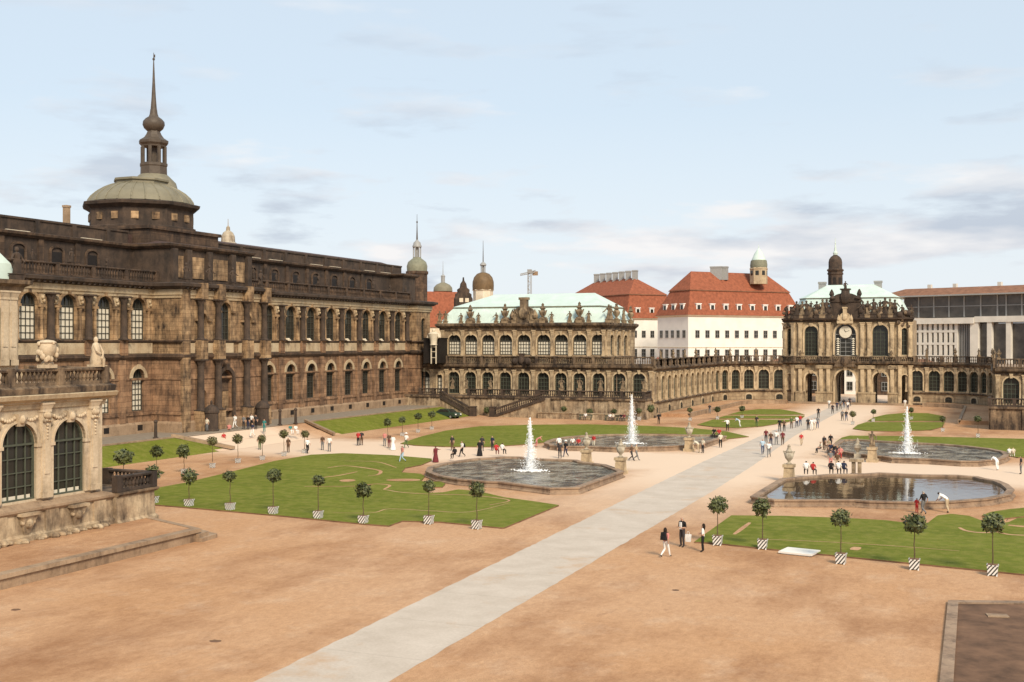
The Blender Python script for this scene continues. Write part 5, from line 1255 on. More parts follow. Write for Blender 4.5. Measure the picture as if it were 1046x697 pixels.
for u in us_:
    u = min(u, NF.L - .45); mb.ball(NF(u, .3, 7.75), .28, 8, (1, 1, .8))
    for q in range(4): mb.ball(NF(u + (q - 1.5) * .17, .32, 7.5 - .04 * abs(q - 1.5)), .11, 6)
    for q in range(5): mb.ball(NF(u, .3, 7.2 - q * .2), .09 - .008 * q, 6)
mb.build('capitals', 'cream', NP)
ol = [(NX, 26), (NX, 55.9), (NX - 14, 55.9)]
mb = MB(); mb.sweep(ol, [(-.2, 8.15), (.12, 8.16), (.16, 8.45), (.3, 8.5), (.3, 8.56), (.62, 8.72), (.7, 8.95), (.62, 9.0), (-.2, 9.02)]); mb.build('cornice', 'frieze', NP)
mb = MB(); mb.sweep(ol, [(-.2, 9.0), (.55, 9.02), (.6, 9.35), (.3, 9.5), (-.5, 9.52)]); mb.build('blocking_course', 'trim', NP)
mb = MB(); balustrade(mb, [(NX + .15, 26), (NX + .15, 55.9)], 9.5, .98, 0, 3.83, .3, .34, pm=0, n=8, bal_r=.115); balustrade(mb, [(NX + .15, 55.9), (NX - 6, 55.9)], 9.5, .98, 0, 3.83, .3, .34, n=8, bal_r=.115); mb.build('balustrade', 'trim', NP)
mb = MB(); mb.add([(NX, 26, 9.51), (NX, 55.9, 9.51), (NX - 14, 55.9, 9.51), (NX - 14, 26, 9.51)], [(0, 1, 2, 3)]); mb.build('roof_terrace', 'kerb', NP)
# base with bracketed niches
bl = [(NX + .55, 26), (NX + .55, 56.2), (NX - 1, 56.2)]
mb = MB(); mb.sweep(bl, [(-2, 0.3), (.2, .3), (.2, 1.0), (.06, 1.15), (.0, 2.3), (-2, 2.3)]); mb.build('base_wall', 'base', NP)
mb = MB(); mb.sweep(bl, [(-.9, 2.28), (.1, 2.3), (.2, 2.42), (.2, 2.55), (-.5, 2.8), (-.9, 2.95)]); mb.build('base_ledge', 'kerb', NP)
BF = Fr(bl[0], bl[1])
mb = MB()
for i in range(7):
    u = 53.05 - 3.83 * i - 26; 
    mb.box(BF, u - .68, u + .68, -.05, .52, 2.2, 2.36); mb.frustum(BF, (u - .2, u + .2, -.05, .12, 1.1), (u - .55, u + .55, -.05, .42, 2.2)); mb.ball(BF(u, .25, 1.75), .26, 8, (1, 1, 1.1))
    for q in range(5): mb.ball(BF(u + (q - 2) * .2, .22, 2.0 - .1 * abs(q - 2)), .14, 6)
for u in us_: mb.box(BF, min(u, NF.L - .3) - .5, min(u, NF.L - .3) + .5, -.05, .12, .4, 2.3)
mb.build('brackets', 'base', NP)
mb = MB(); rnd = random.Random(3)          # worn rock-work along the foot of the base wall
for i in range(46):
    u = rnd.uniform(18, 29.8); mb.ball(BF(u, rnd.uniform(.15, .5), PZ + rnd.uniform(0, .16)), rnd.uniform(.12, .34), 6, (1.3, 1, .6))
mb.build('foot_rocks', 'base', NP)
# set-back upper storey with a green roof
UX = -57.2; UF = Fr((UX, 26), (UX, 55.0)); uo = [op(52.2 - 3.83 * i - 26, 1.2, 10.6, 13.3, 1.2) for i in range(6)]
mb = MB(); wall(mb, UF, 0, UF.L, 9.5, 15.4, uo, .5); mb.add([(UX, 55.0, 9.5), (UX - 9, 55.0, 9.5), (UX - 9, 55.0, 15.4), (UX, 55.0, 15.4)], [(0, 1, 2, 3)]); mb.build('upper_wall', 'cream', NP)
for o in uo: place(window_meshes(1.2, 2.7, 1.2, 4, 4, frame='greenframe') if o is uo[0] else WN, 'window', NP, UF, o['uc'], -.45, 10.6)
PN2 = pilaster_mesh(4.7, .6, .22, 'cream')
for u in (28.4, 27.75) + tuple((a['uc'] + b['uc']) / 2 for a, b in zip(uo, uo[1:])): place(PN2, 'pilaster', NP, UF, u, 0, 10.55)
mb = MB()
for o in uo: archivolt(mb, UF, o, .3, .14, legs=2.6)
mb.sweep([(UX, 26), (UX, 55), (UX - 9, 55)], [(-.2, 15.2), (.2, 15.22), (.26, 15.5), (.6, 15.7), (.64, 15.95), (-.2, 16.0)]); mb.build('upper_cornice', 'trim', NP)
mb = MB(); pr = [(.1, 16.0), (.3, 17.0), (.9, 17.9), (1.7, 18.5)]
for (a_, za), (b_, zb) in zip(pr, pr[1:]):
    ra = [(UX - a_, 26, za), (UX - a_, 55 - a_, za), (UX - 9, 55 - a_, za)]; rb_ = [(UX - b_, 26, zb), (UX - b_, 55 - b_, zb), (UX - 9, 55 - b_, zb)]; mb.add(ra + rb_, [(0, 1, 4, 3), (1, 2, 5, 4)])
mb.add([(UX - 1.7, 26, 18.5), (UX - 1.7, 53.3, 18.5), (UX - 9, 53.3, 18.5), (UX - 9, 26, 18.5)], [(0, 1, 2, 3)]); mb.build('roof', 'copper', NP)
place([('statue', DARKSC[0])], 'statue', NP, UF, 28.6, .3, 15.95, .85)
# pieces standing on the balustrade: carved vase group and a seated figure
mb = MB(); q = NF(25.3, .1, 10.5); rnd = random.Random(9)
mb.box(T0, q[0] - .45, q[0] + .45, -q[1] - .6, -q[1] + .6, q[2], q[2] + .22)
mb.lathe((q[0], q[1], q[2] + .2), [(.45, 0), (.5, .1), (.3, .25), (.35, .4), (.62, .75), (.7, 1.05), (.62, 1.3), (.72, 1.38), (.5, 1.5), (.1, 1.55)], 12)
for i in range(26):
    a = rnd.uniform(0, 2 * PI); z = rnd.uniform(.35, 1.4); mb.ball((q[0] + .6 * math.cos(a), q[1] + .75 * math.sin(a), q[2] + .15 + z), rnd.uniform(.12, .22), 6)
mb.v = [(q[0] + (x - q[0]) * .8, q[1] + (y - q[1]) * .72, q[2] + (z - q[2]) * .95) for x, y, z in mb.v]
mb.thing('carved_vase', 'cream', 'bulky pale carved stone vase standing on the near balustrade', 'vase', smooth=True)
mb = MB(); q = NF(29.25, .1, 10.5)
mb.box(T0, q[0] - .4, q[0] + .4, -q[1] - .5, -q[1] + .5, q[2], q[2] + .15); Q = Vector(q)
mb.lathe(Q + Vector((0, 0, .12)), [(.42, 0), (.46, .2), (.38, .5), (.3, .8), (.34, 1.05), (.22, 1.32), (.09, 1.4), (.08, 1.46)], 10)
mb.ball(Q + Vector((0, 0, 1.66)), .17, 8, (1, 1, 1.2)); mb.tube(Q + Vector((.1, -.26, 1.35)), Q + Vector((.4, -.35, .95)), .1, .08); mb.tube(Q + Vector((.4, -.35, .95)), Q + Vector((.5, -.05, .8)), .08, .06)
mb.tube(Q + Vector((.1, .26, 1.35)), Q + Vector((.3, .42, .9)), .1, .08); mb.tube(Q + Vector((.3, .42, .9)), Q + Vector((.45, .2, .55)), .08, .07)
mb.tube(Q + Vector((.1, .14, .6)), Q + Vector((.55, .2, .5)), .16, .13); mb.tube(Q + Vector((.55, .2, .5)), Q + Vector((.5, .25, .0)), .13, .09)
mb.v = [(q[0] + (x - q[0]) * .85, q[1] + (y - q[1]) * .8, z) for x, y, z in mb.v]
mb.thing('stone_figure', 'cream', 'pale seated stone figure on the corner of the near balustrade', 'statue', smooth=True)

# corner terrace with its own balustrade beside the near pavilion
CT = thing('corner_terrace', 'stained stone corner terrace with dark balustrade beside the near pavilion', 'terrace', (-51, 58, .3))
ct = [(-50.35, 56.2), (-50.35, 59.7), (-62, 59.7)]
mb = MB(); mb.sweep(ct, [(-1, .2), (.2, .2), (.2, .75), (.05, .9), (0, 2.35), (-1, 2.35)]); mb.box(T0, -62, -51.2, -58.9, -56, .3, 2.3); mb.build('wall', 'base', CT)
mb = MB(); mb.sweep(ct, [(-1, 2.35), (.1, 2.37), (.22, 2.5), (.22, 2.62), (-1, 2.66)]); mb.box(T0, -62, -51, -59.1, -56, 2.3, 2.64); mb.build('coping', 'trim', CT)
mb = MB(); balustrade(mb, [(-50.45, 56.4), (-50.45, 59.6), (-61.5, 59.6)], 2.65, 1.0, 0, 3.2, .3, .34, n=8, bal_r=.115); mb.build('balustrade', 'darker', CT)
# low platform with a stone edge and two steps
PLX = -44.4
mb = MB(); pl = [(PLX, 20), (PLX + .1, 56.6), (-51, 59.4), (-58, 61.5), (-58, 20)]
n = len(pl); mb.add([(x, y, PZ) for x, y in pl], [tuple(range(n))]); structure('terrace', mb, 'ground')
mb = MB(); mb.sweep([(PLX, 20), (PLX + .1, 56.6)], [(-.55, PZ - .01), (-.55, PZ + .03), (.12, PZ + .03), (.14, PZ - .18), (0, PZ - .2), (0, 0), (-.1, 0)])
mb.sweep([(PLX + .1, 56.7), (-51, 59.5), (-58, 61.6)], [(-.45, PZ - .01), (-.45, PZ + .035), (-.05, PZ + .035), (-.05, .1), (-.2, 0)]); structure('kerb', mb, 'kerb')
mb = MB()
for i in range(2):
    o = .45 * (2 - i); mb.sweep([(PLX + .1 + o * .55, 56.2), (PLX + .1 + o * .3, 56.7 + o * 1.4), (-51, 59.5 + o * 1.4), (-58, 61.6 + o * 1.4)], [(-.9, 0), (0, 0), (0, .24 * (i + 1) - .0), (-.9, .24 * (i + 1))])
structure('steps', mb, 'kerb')

# ================================================================== WHITE PALACES with red mansard roofs
WIN_S = window_meshes(.66, 2.0, 0, 2, 2, bar=.06, frame='grey', rim=.08); WIN_T = window_meshes(.7, 2.9, 0, 2, 3, bar=.06, frame='grey', pane='glass', rim=.08)
def palace(label, origin, dirv, L, Dp, zE, zB, zR, ins, rid_f, rid_b, rows, nf, nsd, dorm, dside, base=0):
    P = thing('white_palace', label, 'building', (origin[0], origin[1], 0)); d = Vector(dirv).normalized(); o = Vector(origin)
    Fq = Fr(o, o + d * L); left = Vector((-d.y, d.x)); Sq = Fr(o + left * Dp, o)
    mb = MB(); bk = [o + left * Dp, o, o + d * L, o + d * L + left * Dp]
    for i in range(4): a_, b_ = bk[i], bk[(i + 1) % 4]; mb.add([(a_.x, a_.y, 0), (b_.x, b_.y, 0), (b_.x, b_.y, zE), (a_.x, a_.y, zE)], [(0, 1, 2, 3)])
    mb.build('wall', 'plaster', P)
    mb = MB(); mb.sweep(bk, [(-.2, zE - .5), (.3, zE - .3), (.55, zE), (-.2, zE + .1)], closed=True)
    for z in rows[1:2]: mb.sweep(bk, [(-.1, z + 3.4), (.12, z + 3.42), (.12, z + 3.6), (-.1, z + 3.62)], closed=True)
    mb.build('cornice', 'white_stone', P)
    for i in range(nf):
        for q, z in enumerate(rows): place(WIN_S if q == 0 else WIN_T, 'window', P, Fq, L * (i + .9) / (nf + .8), .02, z)
    for i in range(nsd):
        for q, z in enumerate(rows): place(WIN_S if q == 0 else WIN_T, 'window', P, Sq, Dp * (i + .7) / (nsd + .4), .02, z)
    def rg(i_, z): return [(*(o + left * (Dp - i_) + d * i_), z), (*(o + left * i_ + d * i_), z), (*(o + d * (L - i_) + left * i_), z), (*(o + d * (L - i_) + left * (Dp - i_)), z)]
    mb = MB(); a_, b_ = rg(-.5, zE + .05), rg(ins, zB); mb.add(a_ + b_, [(i, (i + 1) % 4, 4 + (i + 1) % 4, 4 + i) for i in range(4)])
    b2_ = rg(ins - .25, zB + .12)
    if L >= Dp: r_ = [(*(o + left * Dp / 2 + d * rid_f), zR), (*(o + left * Dp / 2 + d * (L - rid_b)), zR)]; fs = [(0, 1, 4), (1, 2, 5, 4), (2, 3, 5), (3, 0, 4, 5)]
    else: r_ = [(*(o + d * L / 2 + left * rid_f), zR), (*(o + d * L / 2 + left * (Dp - rid_b)), zR)]; fs = [(1, 2, 4), (2, 3, 5, 4), (3, 0, 5), (0, 1, 4, 5)]
    mb.add(b2_ + r_, fs); rf = mb.build('roof', 'tile', P)
    mb = MB(); mb.sweep([p_[:2] for p_ in rg(ins - .1, 0)], [(-.15, zB - .1), (.22, zB - .1), (.22, zB + .1), (-.15, zB + .12)], closed=True); mb.build('roof_break', 'tile2', rf)
    DM = MB(); DM.box(T0, -.75, .75, -2.2, .12, 0, 2.3); DM.box(T0, -.9, .9, -2.2, .25, 2.25, 2.45); dmesh = DM.mesh('dormer', 'white')
    WP = MB(); WP.box(T0, -.5, .5, .1, .15, .35, 2.0); wp = WP.mesh('pane', 'glass')
    for f_, cnt, LL in ((Fq, dorm, L), (Sq, dside, Dp)):
        for i in range(cnt): place([('dormer', dmesh), ('pane', wp)], 'dormer', P, f_, LL * (i + .8) / (cnt + .6), -ins * .12, zE + .7)
    return P, Fq, Sq, o, d, left, rf
oc = on_d(703, 350, 300)
wp_, WF, WSd, o_, d_, l_, rf_ = palace('white palace with red mansard roof, dormers and a green-tipped roof lantern beside the gate', oc[:2],
    Vector((30.6 * CY - 16 * SY, 30.6 * SY + 16 * CY)), 38.5, 13.9, 19.2, 25.9, 31.2, 2.4, 6, 7, (13.2, 7.2), 11, 5, 8, 3)
for px, py, w in ((732, 281, 1.6), (740.5, 281, .75)):
    q = on_d(px, py, 312); mb = MB(); mb.box(T0, q.x - w, q.x + w, -q.y - .8, -q.y + .8, 29, 32.6); mb.box(T0, q.x - w - .1, q.x + w + .1, -q.y - .9, -q.y + .9, 32.3, 32.7); mb.build('chimney', 'grey', rf_)
q = on_d(775, 283, 314); s = 314 / F; mb = MB()
mb.lathe((q.x, q.y, 0), [(9 * s, 28), (9 * s, H + (350 - 275.5) * s), (9.6 * s, H + (350 - 275) * s), (8.6 * s, H + (350 - 273.5) * s)], 8, rot=PI / 8); ln = mb.build('roof_lantern', 'frieze', wp_)
mb = MB()
for i in range(8):
    a = i * PI / 4; cc, ss = math.cos(a), math.sin(a); rr = 9 * s * .925
    mb.box(lambda u, v, z: (q.x + cc * (rr + v) - ss * u, q.y + ss * (rr + v) + cc * u, z), -.45, .45, -.2, .06, H + (350 - 281.5) * s, H + (350 - 277) * s)
mb.build('pane', 'glass', ln)
mb = MB(); mb.lathe((q.x, q.y, 0), [(w * s, H + (350 - y) * s) for w, y in ((8.6, 273.6), (8.9, 271), (8.2, 266.5), (7.2, 265.8))], 12); mb.build('cap', 'copper_dark', ln, smooth=True)
mb = MB(); mb.lathe((q.x, q.y, 0), [(w * s, H + (350 - y) * s) for w, y in ((7.4, 265.9), (4.4, 259), (2.0, 255.5), (.5, 254), (.15, 250))], 12); mb.build('tip', 'copper', ln, smooth=True)
ob = on_d(640.5, 350, 330)
wp2, WF2, WS2_, o2_, d2_, l2_, rf2 = palace('white palace half hidden behind the middle pavilion, its red roof lined with chimneys', ob[:2],
    Vector((30.6 * CY - 16 * SY, 30.6 * SY + 16 * CY)), 17.5, 40, 19.0, 26.0, 31.3, 2.2, 9, 9, (13.4, 7.2), 5, 9, 3, 7)
for i in range(7):
    p_ = o2_ + d2_ * 8.75 + l2_ * (9 + i * 3.6); mb = MB(); mb.box(T0, p_.x - .75, p_.x + .75, -p_.y - .6, -p_.y + .6, 30, 33.6); mb.box(T0, p_.x - .85, p_.x + .85, -p_.y - .7, -p_.y + .7, 33.2, 33.5); mb.build('chimney', 'grey', rf2)

# ================================================================== MODERN BUILDING (right)
ma = on_d(905, 350, 322); mb_ = on_d(1090, 350, 286); MF = Fr(ma[:2], mb_[:2])
MO = thing('modern_hall', 'modern flat-roofed building with glazed top floor and white gridded front at the right', 'building', (ma.x, ma.y, 0))
def mu(px):                      # wall coordinate under a sight line
    x, y, b_ = ray(px, 350); t_ = (MF.p0.x * MF.d.y - MF.p0.y * MF.d.x) / (x * MF.d.y - y * MF.d.x); return (Vector((x * t_, y * t_)) - MF.p0).dot(MF.d)
def mz(px, py):
    x, y, b_ = ray(px, py); t_ = (MF.p0.x * MF.d.y - MF.p0.y * MF.d.x) / (x * MF.d.y - y * MF.d.x); return H + b_ * t_
zb, zt = mz(960, 325), mz(960, 301.5)
m = MB(); m.frustum(MF, (-2, MF.L, -16, 1.6, zt), (4, MF.L - 4, -13, -3.5, zt + 2.1)); m.build('roof', 'tile2', MO)
m = MB(); m.box(MF, -2.2, MF.L, -16, 1.8, zt - .35, zt); m.build('roof_edge', 'grey', MO)
m = MB(); m.box(MF, mu(921), MF.L, -14, -1.2, zb + .2, zt - .35); m.build('glazed_storey', 'dullglass', MO)
m = MB()
for px in (922, 936.5, 952, 967.5, 983, 1000, 1017, 1026, 1042, 1060): u = mu(px); m.box(MF, u - .18, u + .18, -1.3, -1.0, zb + .2, zt - .35)
m.box(MF, mu(921), MF.L, -1.25, -1.02, (zb + zt) / 2 - .1, (zb + zt) / 2 + .1)
m.build('mullions', 'grey', MO)
m = MB(); m.box(MF, mu(931), mu(996), -14, .9, zb - 1.6, zb); m.box(MF, mu(996.2), MF.L, -14, .5, zb - 1.3, zb + .25); m.build('white_band', 'concrete', MO)
m = MB(); u0, u1 = mu(934.5), mu(976.5); zz1, zz0 = mz(955, 329), mz(955, 366); k = 8; ws = (u1 - u0) / k
for i in range(k + 1): m.box(MF, u0 + i * ws - .42, u0 + i * ws + .42, -1.0, 0, 0, zz1)
for z in [zz1 - (zz1 - zz0) * f_ for f_ in (.26, .6, .95, 1.3)]: m.box(MF, u0 - .3, u1 + .3, -.9, .04, z - .32, z + .32)
m.build('white_grid', 'concrete', MO)
m = MB(); m.box(MF, u0, MF.L, -13, -.95, 0, zb - 1.6); m.build('glazed_front', 'dullglass', MO)
m = MB()
for i in range(9): u = mu(977) + (mu(991.5) - mu(977)) * i / 8; m.box(MF, u - .07, u + .07, -1, -.6, 0, zb - 1.6)
m.build('fins', 'grey', MO)
for px, w in ((995.5, 1.1), (1011, .62), (1030.5, .62), (1050, .62), (1070, .62)): m = MB(); u = mu(px); m.box(MF, u - w, u + w, -1, .3, 0, zb - 1.3); m.build('column', 'concrete', MO)
m = MB()
for px in (940, 966, 1012): u = mu(px); m.box(MF, u - .5, u + .5, -6, -5, zt + 1, zt + 3.2)
m.build('roof_vents', 'concrete', MO)

# pale street house seen through the gate arches
hs = thing('street_backdrop', 'pale street house glimpsed through the central gate arch', 'building', (-27, 275, 0)); hf = Fr((-31.9, 275), (-27.6, 275))
mb = MB(); mb.box(hf, 0, hf.L, -10, 0, 0, 7.2); mb.build('wall', 'plaster', hs); mb = MB(); mb.frustum(hf, (-.4, hf.L + .4, -10.4, .4, 7.2), (1, hf.L - 1, -6, -4, 8.4)); mb.build('roof', 'tile', hs)
for i in range(2):
    for z in (.9, 4.2): place(WIN_S, 'window', hs, hf, 1.2 + i * 2.0, .02, z)
dk = thing('street_backdrop', 'dark brown house block added to darken the left gate arches', 'building', (-44, 268, 0)); hf = Fr((-50, 276), (-32.2, 276))  # added backdrop: its dark walls make the left openings read as shade
mb = MB(); mb.box(hf, 0, hf.L, -10, 0, 0, 6.8); mb.build('wall', 'dark', dk); mb = MB(); mb.frustum(hf, (-.4, hf.L + .4, -10.4, .4, 6.8), (2, hf.L - 2, -6, -4, 8.2)); mb.build('roof', 'tile2', dk)
for i in range(5):
    for z in (.9, 4.2): place(WIN_S, 'window', dk, hf, 2 + i * 3, .02, z)

dk2 = thing('street_backdrop', 'dark brown house block added to darken the right gate arch', 'building', (-22, 274, 0)); hf = Fr((-27.4, 274), (-12, 274))  # another added dark backdrop, so the right opening looks unlit
mb = MB(); mb.box(hf, 0, hf.L, -10, 0, 0, 6.8); mb.build('wall', 'dark', dk2); mb = MB(); mb.frustum(hf, (-.4, hf.L + .4, -10.4, .4, 6.8), (2, hf.L - 2, -6, -4, 8.2)); mb.build('roof', 'tile2', dk2)
for i in range(5):
    for z in (.9, 4.2): place(WIN_S, 'window', dk2, hf, 1.5 + i * 3, .02, z)
# ================================================================== FOUNTAIN POOLS
AX, AY2 = -23.45, 112.75            # symmetry lines of the court
half = [(-30.4, 97.8), (-30.3, 88.2), (-30.3, 85.6), (-32.2, 84.4), (-37.6, 86.6), (-38.6, 86.4), (-41.5, 87.0), (-44.2, 88.6), (-46.6, 91.2), (-48.0, 94.4), (-48.3, 97.6), (-47.9, 101.0), (-47.2, 103.6), (-46.2, 104.6),
        (-45.6, 105.9), (-44.0, 106.4), (-41.0, 105.5), (-37.6, 105.7), (-36.6, 104.4), (-33.6, 102.6), (-32.2, 100.6), (-31.6, 99.8)]
def mirx(l): return [(2 * AX - x, y) for x, y in l][::-1]
def miry(l): return [(x, 2 * AY2 - y) for x, y in l][::-1]
def inset_ok(pts):
    a = sum(x0 * y1 - x1 * y0 for (x0, y0), (x1, y1) in zip(pts, pts[1:] + pts[:1])); return pts if a > 0 else pts[::-1]
pools = [(half, 'left front fountain pool with a tall jet and stone rim', 'water'), (miry(half), 'left rear fountain pool with a jet, before the middle pavilion lawn', 'water'),
         (mirx(miry(half)), 'right rear fountain pool with a jet and people sitting on its corner', 'water'), (mirx(half), 'dark still pool without a jet at the right front', 'still')]
for pts, lb, wm in pools:
    pts = inset_ok(pts); mb = MB()
    mb.sweep(pts, [(-.45, -.02), (.2, -.02), (.2, .1), (.05, .16), (.03, .38), (.12, .43), (.12, .54), (-.42, .54), (-.45, .5)], closed=True)
    mb.thing('fountain_pool', 'basin', lb, 'fountain', 'ornamental pools of the court')
    w = MB(); w.add([(x, y, .36) for x, y in pts], [tuple(range(len(pts)))]); structure('water', w, wm)
JETS = [((541, 481), 427, 'white water jet of the left front pool, rising before the middle pavilion'), ((645, 453), 403, 'white water jet of the left rear pool, farthest of the three'), ((926, 463), 415, 'white water jet of the right rear pool')]
rnd = random.Random(11)
for (px, py), top, lb in JETS:
    b = at(px, py, .4); d = (b - Vector((0, 0, H))).dot(Vector((-SY, CY, 0))); h = (350 - top) / F * d + H - .4
    mb = MB(); n = 9; K = 26; vs = []
    for k in range(K + 1):
        t = k / K; r = .26 * (1 - t) ** .8 + .05
        for i in range(n): a = 2 * PI * i / n + k * .4; rr = r * rnd.uniform(.75, 1.25); vs.append((b.x + rr * math.cos(a) + .06 * t, b.y + rr * math.sin(a), .4 + h * t + rnd.uniform(-.06, .06)))
    mb.add(vs, [(k * n + i, k * n + (i + 1) % n, (k + 1) * n + (i + 1) % n, (k + 1) * n + i) for k in range(K) for i in range(n)])
    for q in range(2600):                                    # drops falling back around the column
        t = 1 - rnd.random() ** .55; r = abs(rnd.gauss(0, 1)) * (.07 + .40 * (1 - t) ** 1.2); a = rnd.uniform(0, 2 * PI); s = rnd.uniform(.014, .038)
        c = Vector((b.x + r * math.cos(a) + .22 * (1 - t) * rnd.random(), b.y + r * math.sin(a), .42 + h * t))
        mb.add([c + Vector((s, 0, -s)), c + Vector((-s * .6, s, -s)), c + Vector((-s * .6, -s, -s)), c + Vector((0, 0, s * 2))], [(0, 1, 2), (0, 1, 3), (1, 2, 3), (2, 0, 3)])
    for q in range(420):                                     # foam where it lands
        r = abs(rnd.gauss(0, .55)); a = rnd.uniform(0, 2 * PI); s = rnd.uniform(.04, .1); c = Vector((b.x + r * 1.5 * math.cos(a), b.y + r * math.sin(a), .41))
        mb.add([c + Vector((s, 0, 0)), c + Vector((-s * .6, s, 0)), c + Vector((-s * .6, -s, 0)), c + Vector((0, 0, s * .8))], [(0, 1, 3), (1, 2, 3), (2, 0, 3)])
    mb.thing('fountain_jet', 'spray', lb, 'water jet', 'water jets of the pools')
# urns and statues on pedestals at the inner corners of the pools
def pedestal(mb, h, w): mb.box(T0, -w * .7, w * .7, -w * .7, w * .7, 0, .3); mb.frustum(T0, (-w * .55, w * .55, -w * .55, w * .55, .3), (-w * .48, w * .48, -w * .48, w * .48, h - .25)); mb.box(T0, -w * .62, w * .62, -w * .62, w * .62, h - .26, h); 
pm_ = MB(); pedestal(pm_, 1.5, .8); PED = pm_.mesh('pedestal', 'warm')
um = MB(); um.lathe((0, 0, 1.5), [(.3, 0), (.34, .08), (.14, .22), (.16, .32), (.42, .6), (.55, .95), (.5, 1.15), (.34, 1.28), (.44, 1.38), (.3, 1.5), (.16, 1.85), (.2, 1.95), (.03, 2.15)], 12)
for s in (-1, 1): um.tube((s * .48, 0, 2.55), (s * .66, 0, 2.9), .07, .07); um.tube((s * .66, 0, 2.9), (s * .38, 0, 2.8), .07, .06)
um.v = [(x * .74, y * .74, 1.5 + (z - 1.5) * .8) for x, y, z in um.v]; URN = um.mesh('urn', 'urnstone', smooth=True)
URN2 = URN.copy(); URN2.materials.clear(); URN2.materials.append(M['urnstone'])
for (px, py), lb, k in (((599, 475), 'urn on a stone pedestal between the two left pools, nearest the seated crowd', URN), ((634, 484), 'urn on a tapered stone pedestal at the right corner of the left front pool', URN),
                        ((704, 461), 'urn on a stone pedestal at the corner of the left rear pool beside the walk', URN), ((806, 492), 'pale urn on a stone pedestal at the left corner of the dark still pool', URN2),
                        ((891, 472), 'statue group on a stone pedestal at the rim of the right rear pool', 'st'), ((876, 470), 'low pale urn beside the statue pedestal of the right rear pool', 'low')):
    b = at(px, py); 
    if k == 'low':
        mb = MB(); mb.box(lambda u, v, z: (b.x + u, b.y + v, z), -.4, .4, -.4, .4, 0, .7); mb.lathe((b.x, b.y, .7), [(.3, 0), (.15, .2), (.5, .7), (.45, 1.0), (.2, 1.2), (.25, 1.4), (.04, 1.8)], 10); mb.v = [(b.x + (x - b.x) * .8, b.y + (y - b.y) * .8, z * .9) for x, y, z in mb.v]; mb.thing('garden_urn', 'urnstone', lb, 'urn', smooth=True); continue
    t = thing('garden_urn' if k != 'st' else 'garden_statue', lb, 'urn' if k != 'st' else 'statue', (b.x, b.y, 0))
    place([('pedestal', PED)], 'pedestal', t, None, b.x, b.y, 0)
    if k == 'st': place([('figure', SC[4])], 'figure', t, None, b.x, b.y, 1.4, .7)
    else: place([('urn', k)], 'urn', t, None, b.x, b.y, 0)
b = at(875, 487); mb = MB(); Tq = lambda u, v, z: (b.x + u, b.y + v, z)
mb.box(Tq, -.55, .55, -.5, .5, 0, .25); mb.box(Tq, -.4, -.12, -.35, .35, .25, 1.35); mb.box(Tq, .12, .4, -.35, .35, .25, 1.35); mb.box(Tq, -.6, .6, -.5, .5, 1.35, 1.6)
mb.thing('empty_pedestal', 'base', 'empty stone pedestal at the far rim of the dark still pool', 'pedestal')

# ================================================================== LITTLE TREES
def crown_mesh(seed, r, n, m='leaf', sq=(1, 1, .95), size=(.10, .2)):
    rnd = random.Random(seed); mb = MB()
    for i in range(n):
        v = Vector((rnd.gauss(0, 1), rnd.gauss(0, 1), rnd.gauss(0, 1))).normalized()
        rad = r * (rnd.random() ** .38) * (.86 + .3 * noise.noise(v * 2.1 + Vector((seed, 0, 0)))) * (1.12 if rnd.random() < .06 else 1)
        c = Vector((v.x * sq[0], v.y * sq[1], v.z * sq[2])) * rad; s = rnd.uniform(*size)
        a = Vector((rnd.gauss(0, 1), rnd.gauss(0, 1), rnd.gauss(0, 1))).normalized(); b_ = a.cross(v + Vector((.01, .3, .2))).normalized()
        mb.add([c - a * s, c + b_ * s * .55, c + a * s, c - b_ * s * .55], [(0, 1, 2, 3)])
    return mb.mesh('crown', m)
CR = [crown_mesh(i * 3 + 1, .62, (620, 520, 680, 430, 560)[i], sq=((1, 1, .95), (1.05, .95, .85), (.95, 1, 1.1), (1, 1.08, .9), (.92, .96, 1.0))[i], size=(.06, .15)) for i in range(5)]; CRL = [crown_mesh(7 + i, .6, 460, 'leaf_light', size=(.07, .14)) for i in range(2)]
def trunk_mesh(h, seed):
    rnd = random.Random(seed); mb = MB(); p0 = Vector((0, 0, .5)); r0 = .036; k = 4
    for i in range(k):
        p1 = Vector((rnd.uniform(-.02, .02), rnd.uniform(-.02, .02), .5 + (h - .5) * (i + 1) / k)); mb.tube(p0, p1, r0, r0 * .88, 6); p0 = p1; r0 *= .88
    for i in range(5):
        a = i * 1.256 + seed; mb.tube(p0, p0 + Vector((.35 * math.cos(a), .35 * math.sin(a), .35)), .03, .012, 5)
    return mb.mesh('trunk', 'bark')
TK = [trunk_mesh(2.35, i) for i in range(3)]
pl = MB(); pl.frustum(T0, (-.36, .36, -.36, .36, .07), (-.42, .42, -.42, .42, .78)); pl.box(T0, -.45, .45, -.45, .45, .74, .82)
for x in (-.32, .32):
    for y in (-.32, .32): pl.box(T0, x - .06, x + .06, y - .06, y + .06, 0, .1)
PLM = pl.mesh('planter', 'stripe'); so = MB(); so.box(T0, -.38, .38, -.38, .38, .8, .835); SOM = so.mesh('soil', 'soil')
def link(o, parent=None):
    C.objects.link(o)
    if parent is not None: o.parent = parent
    return o
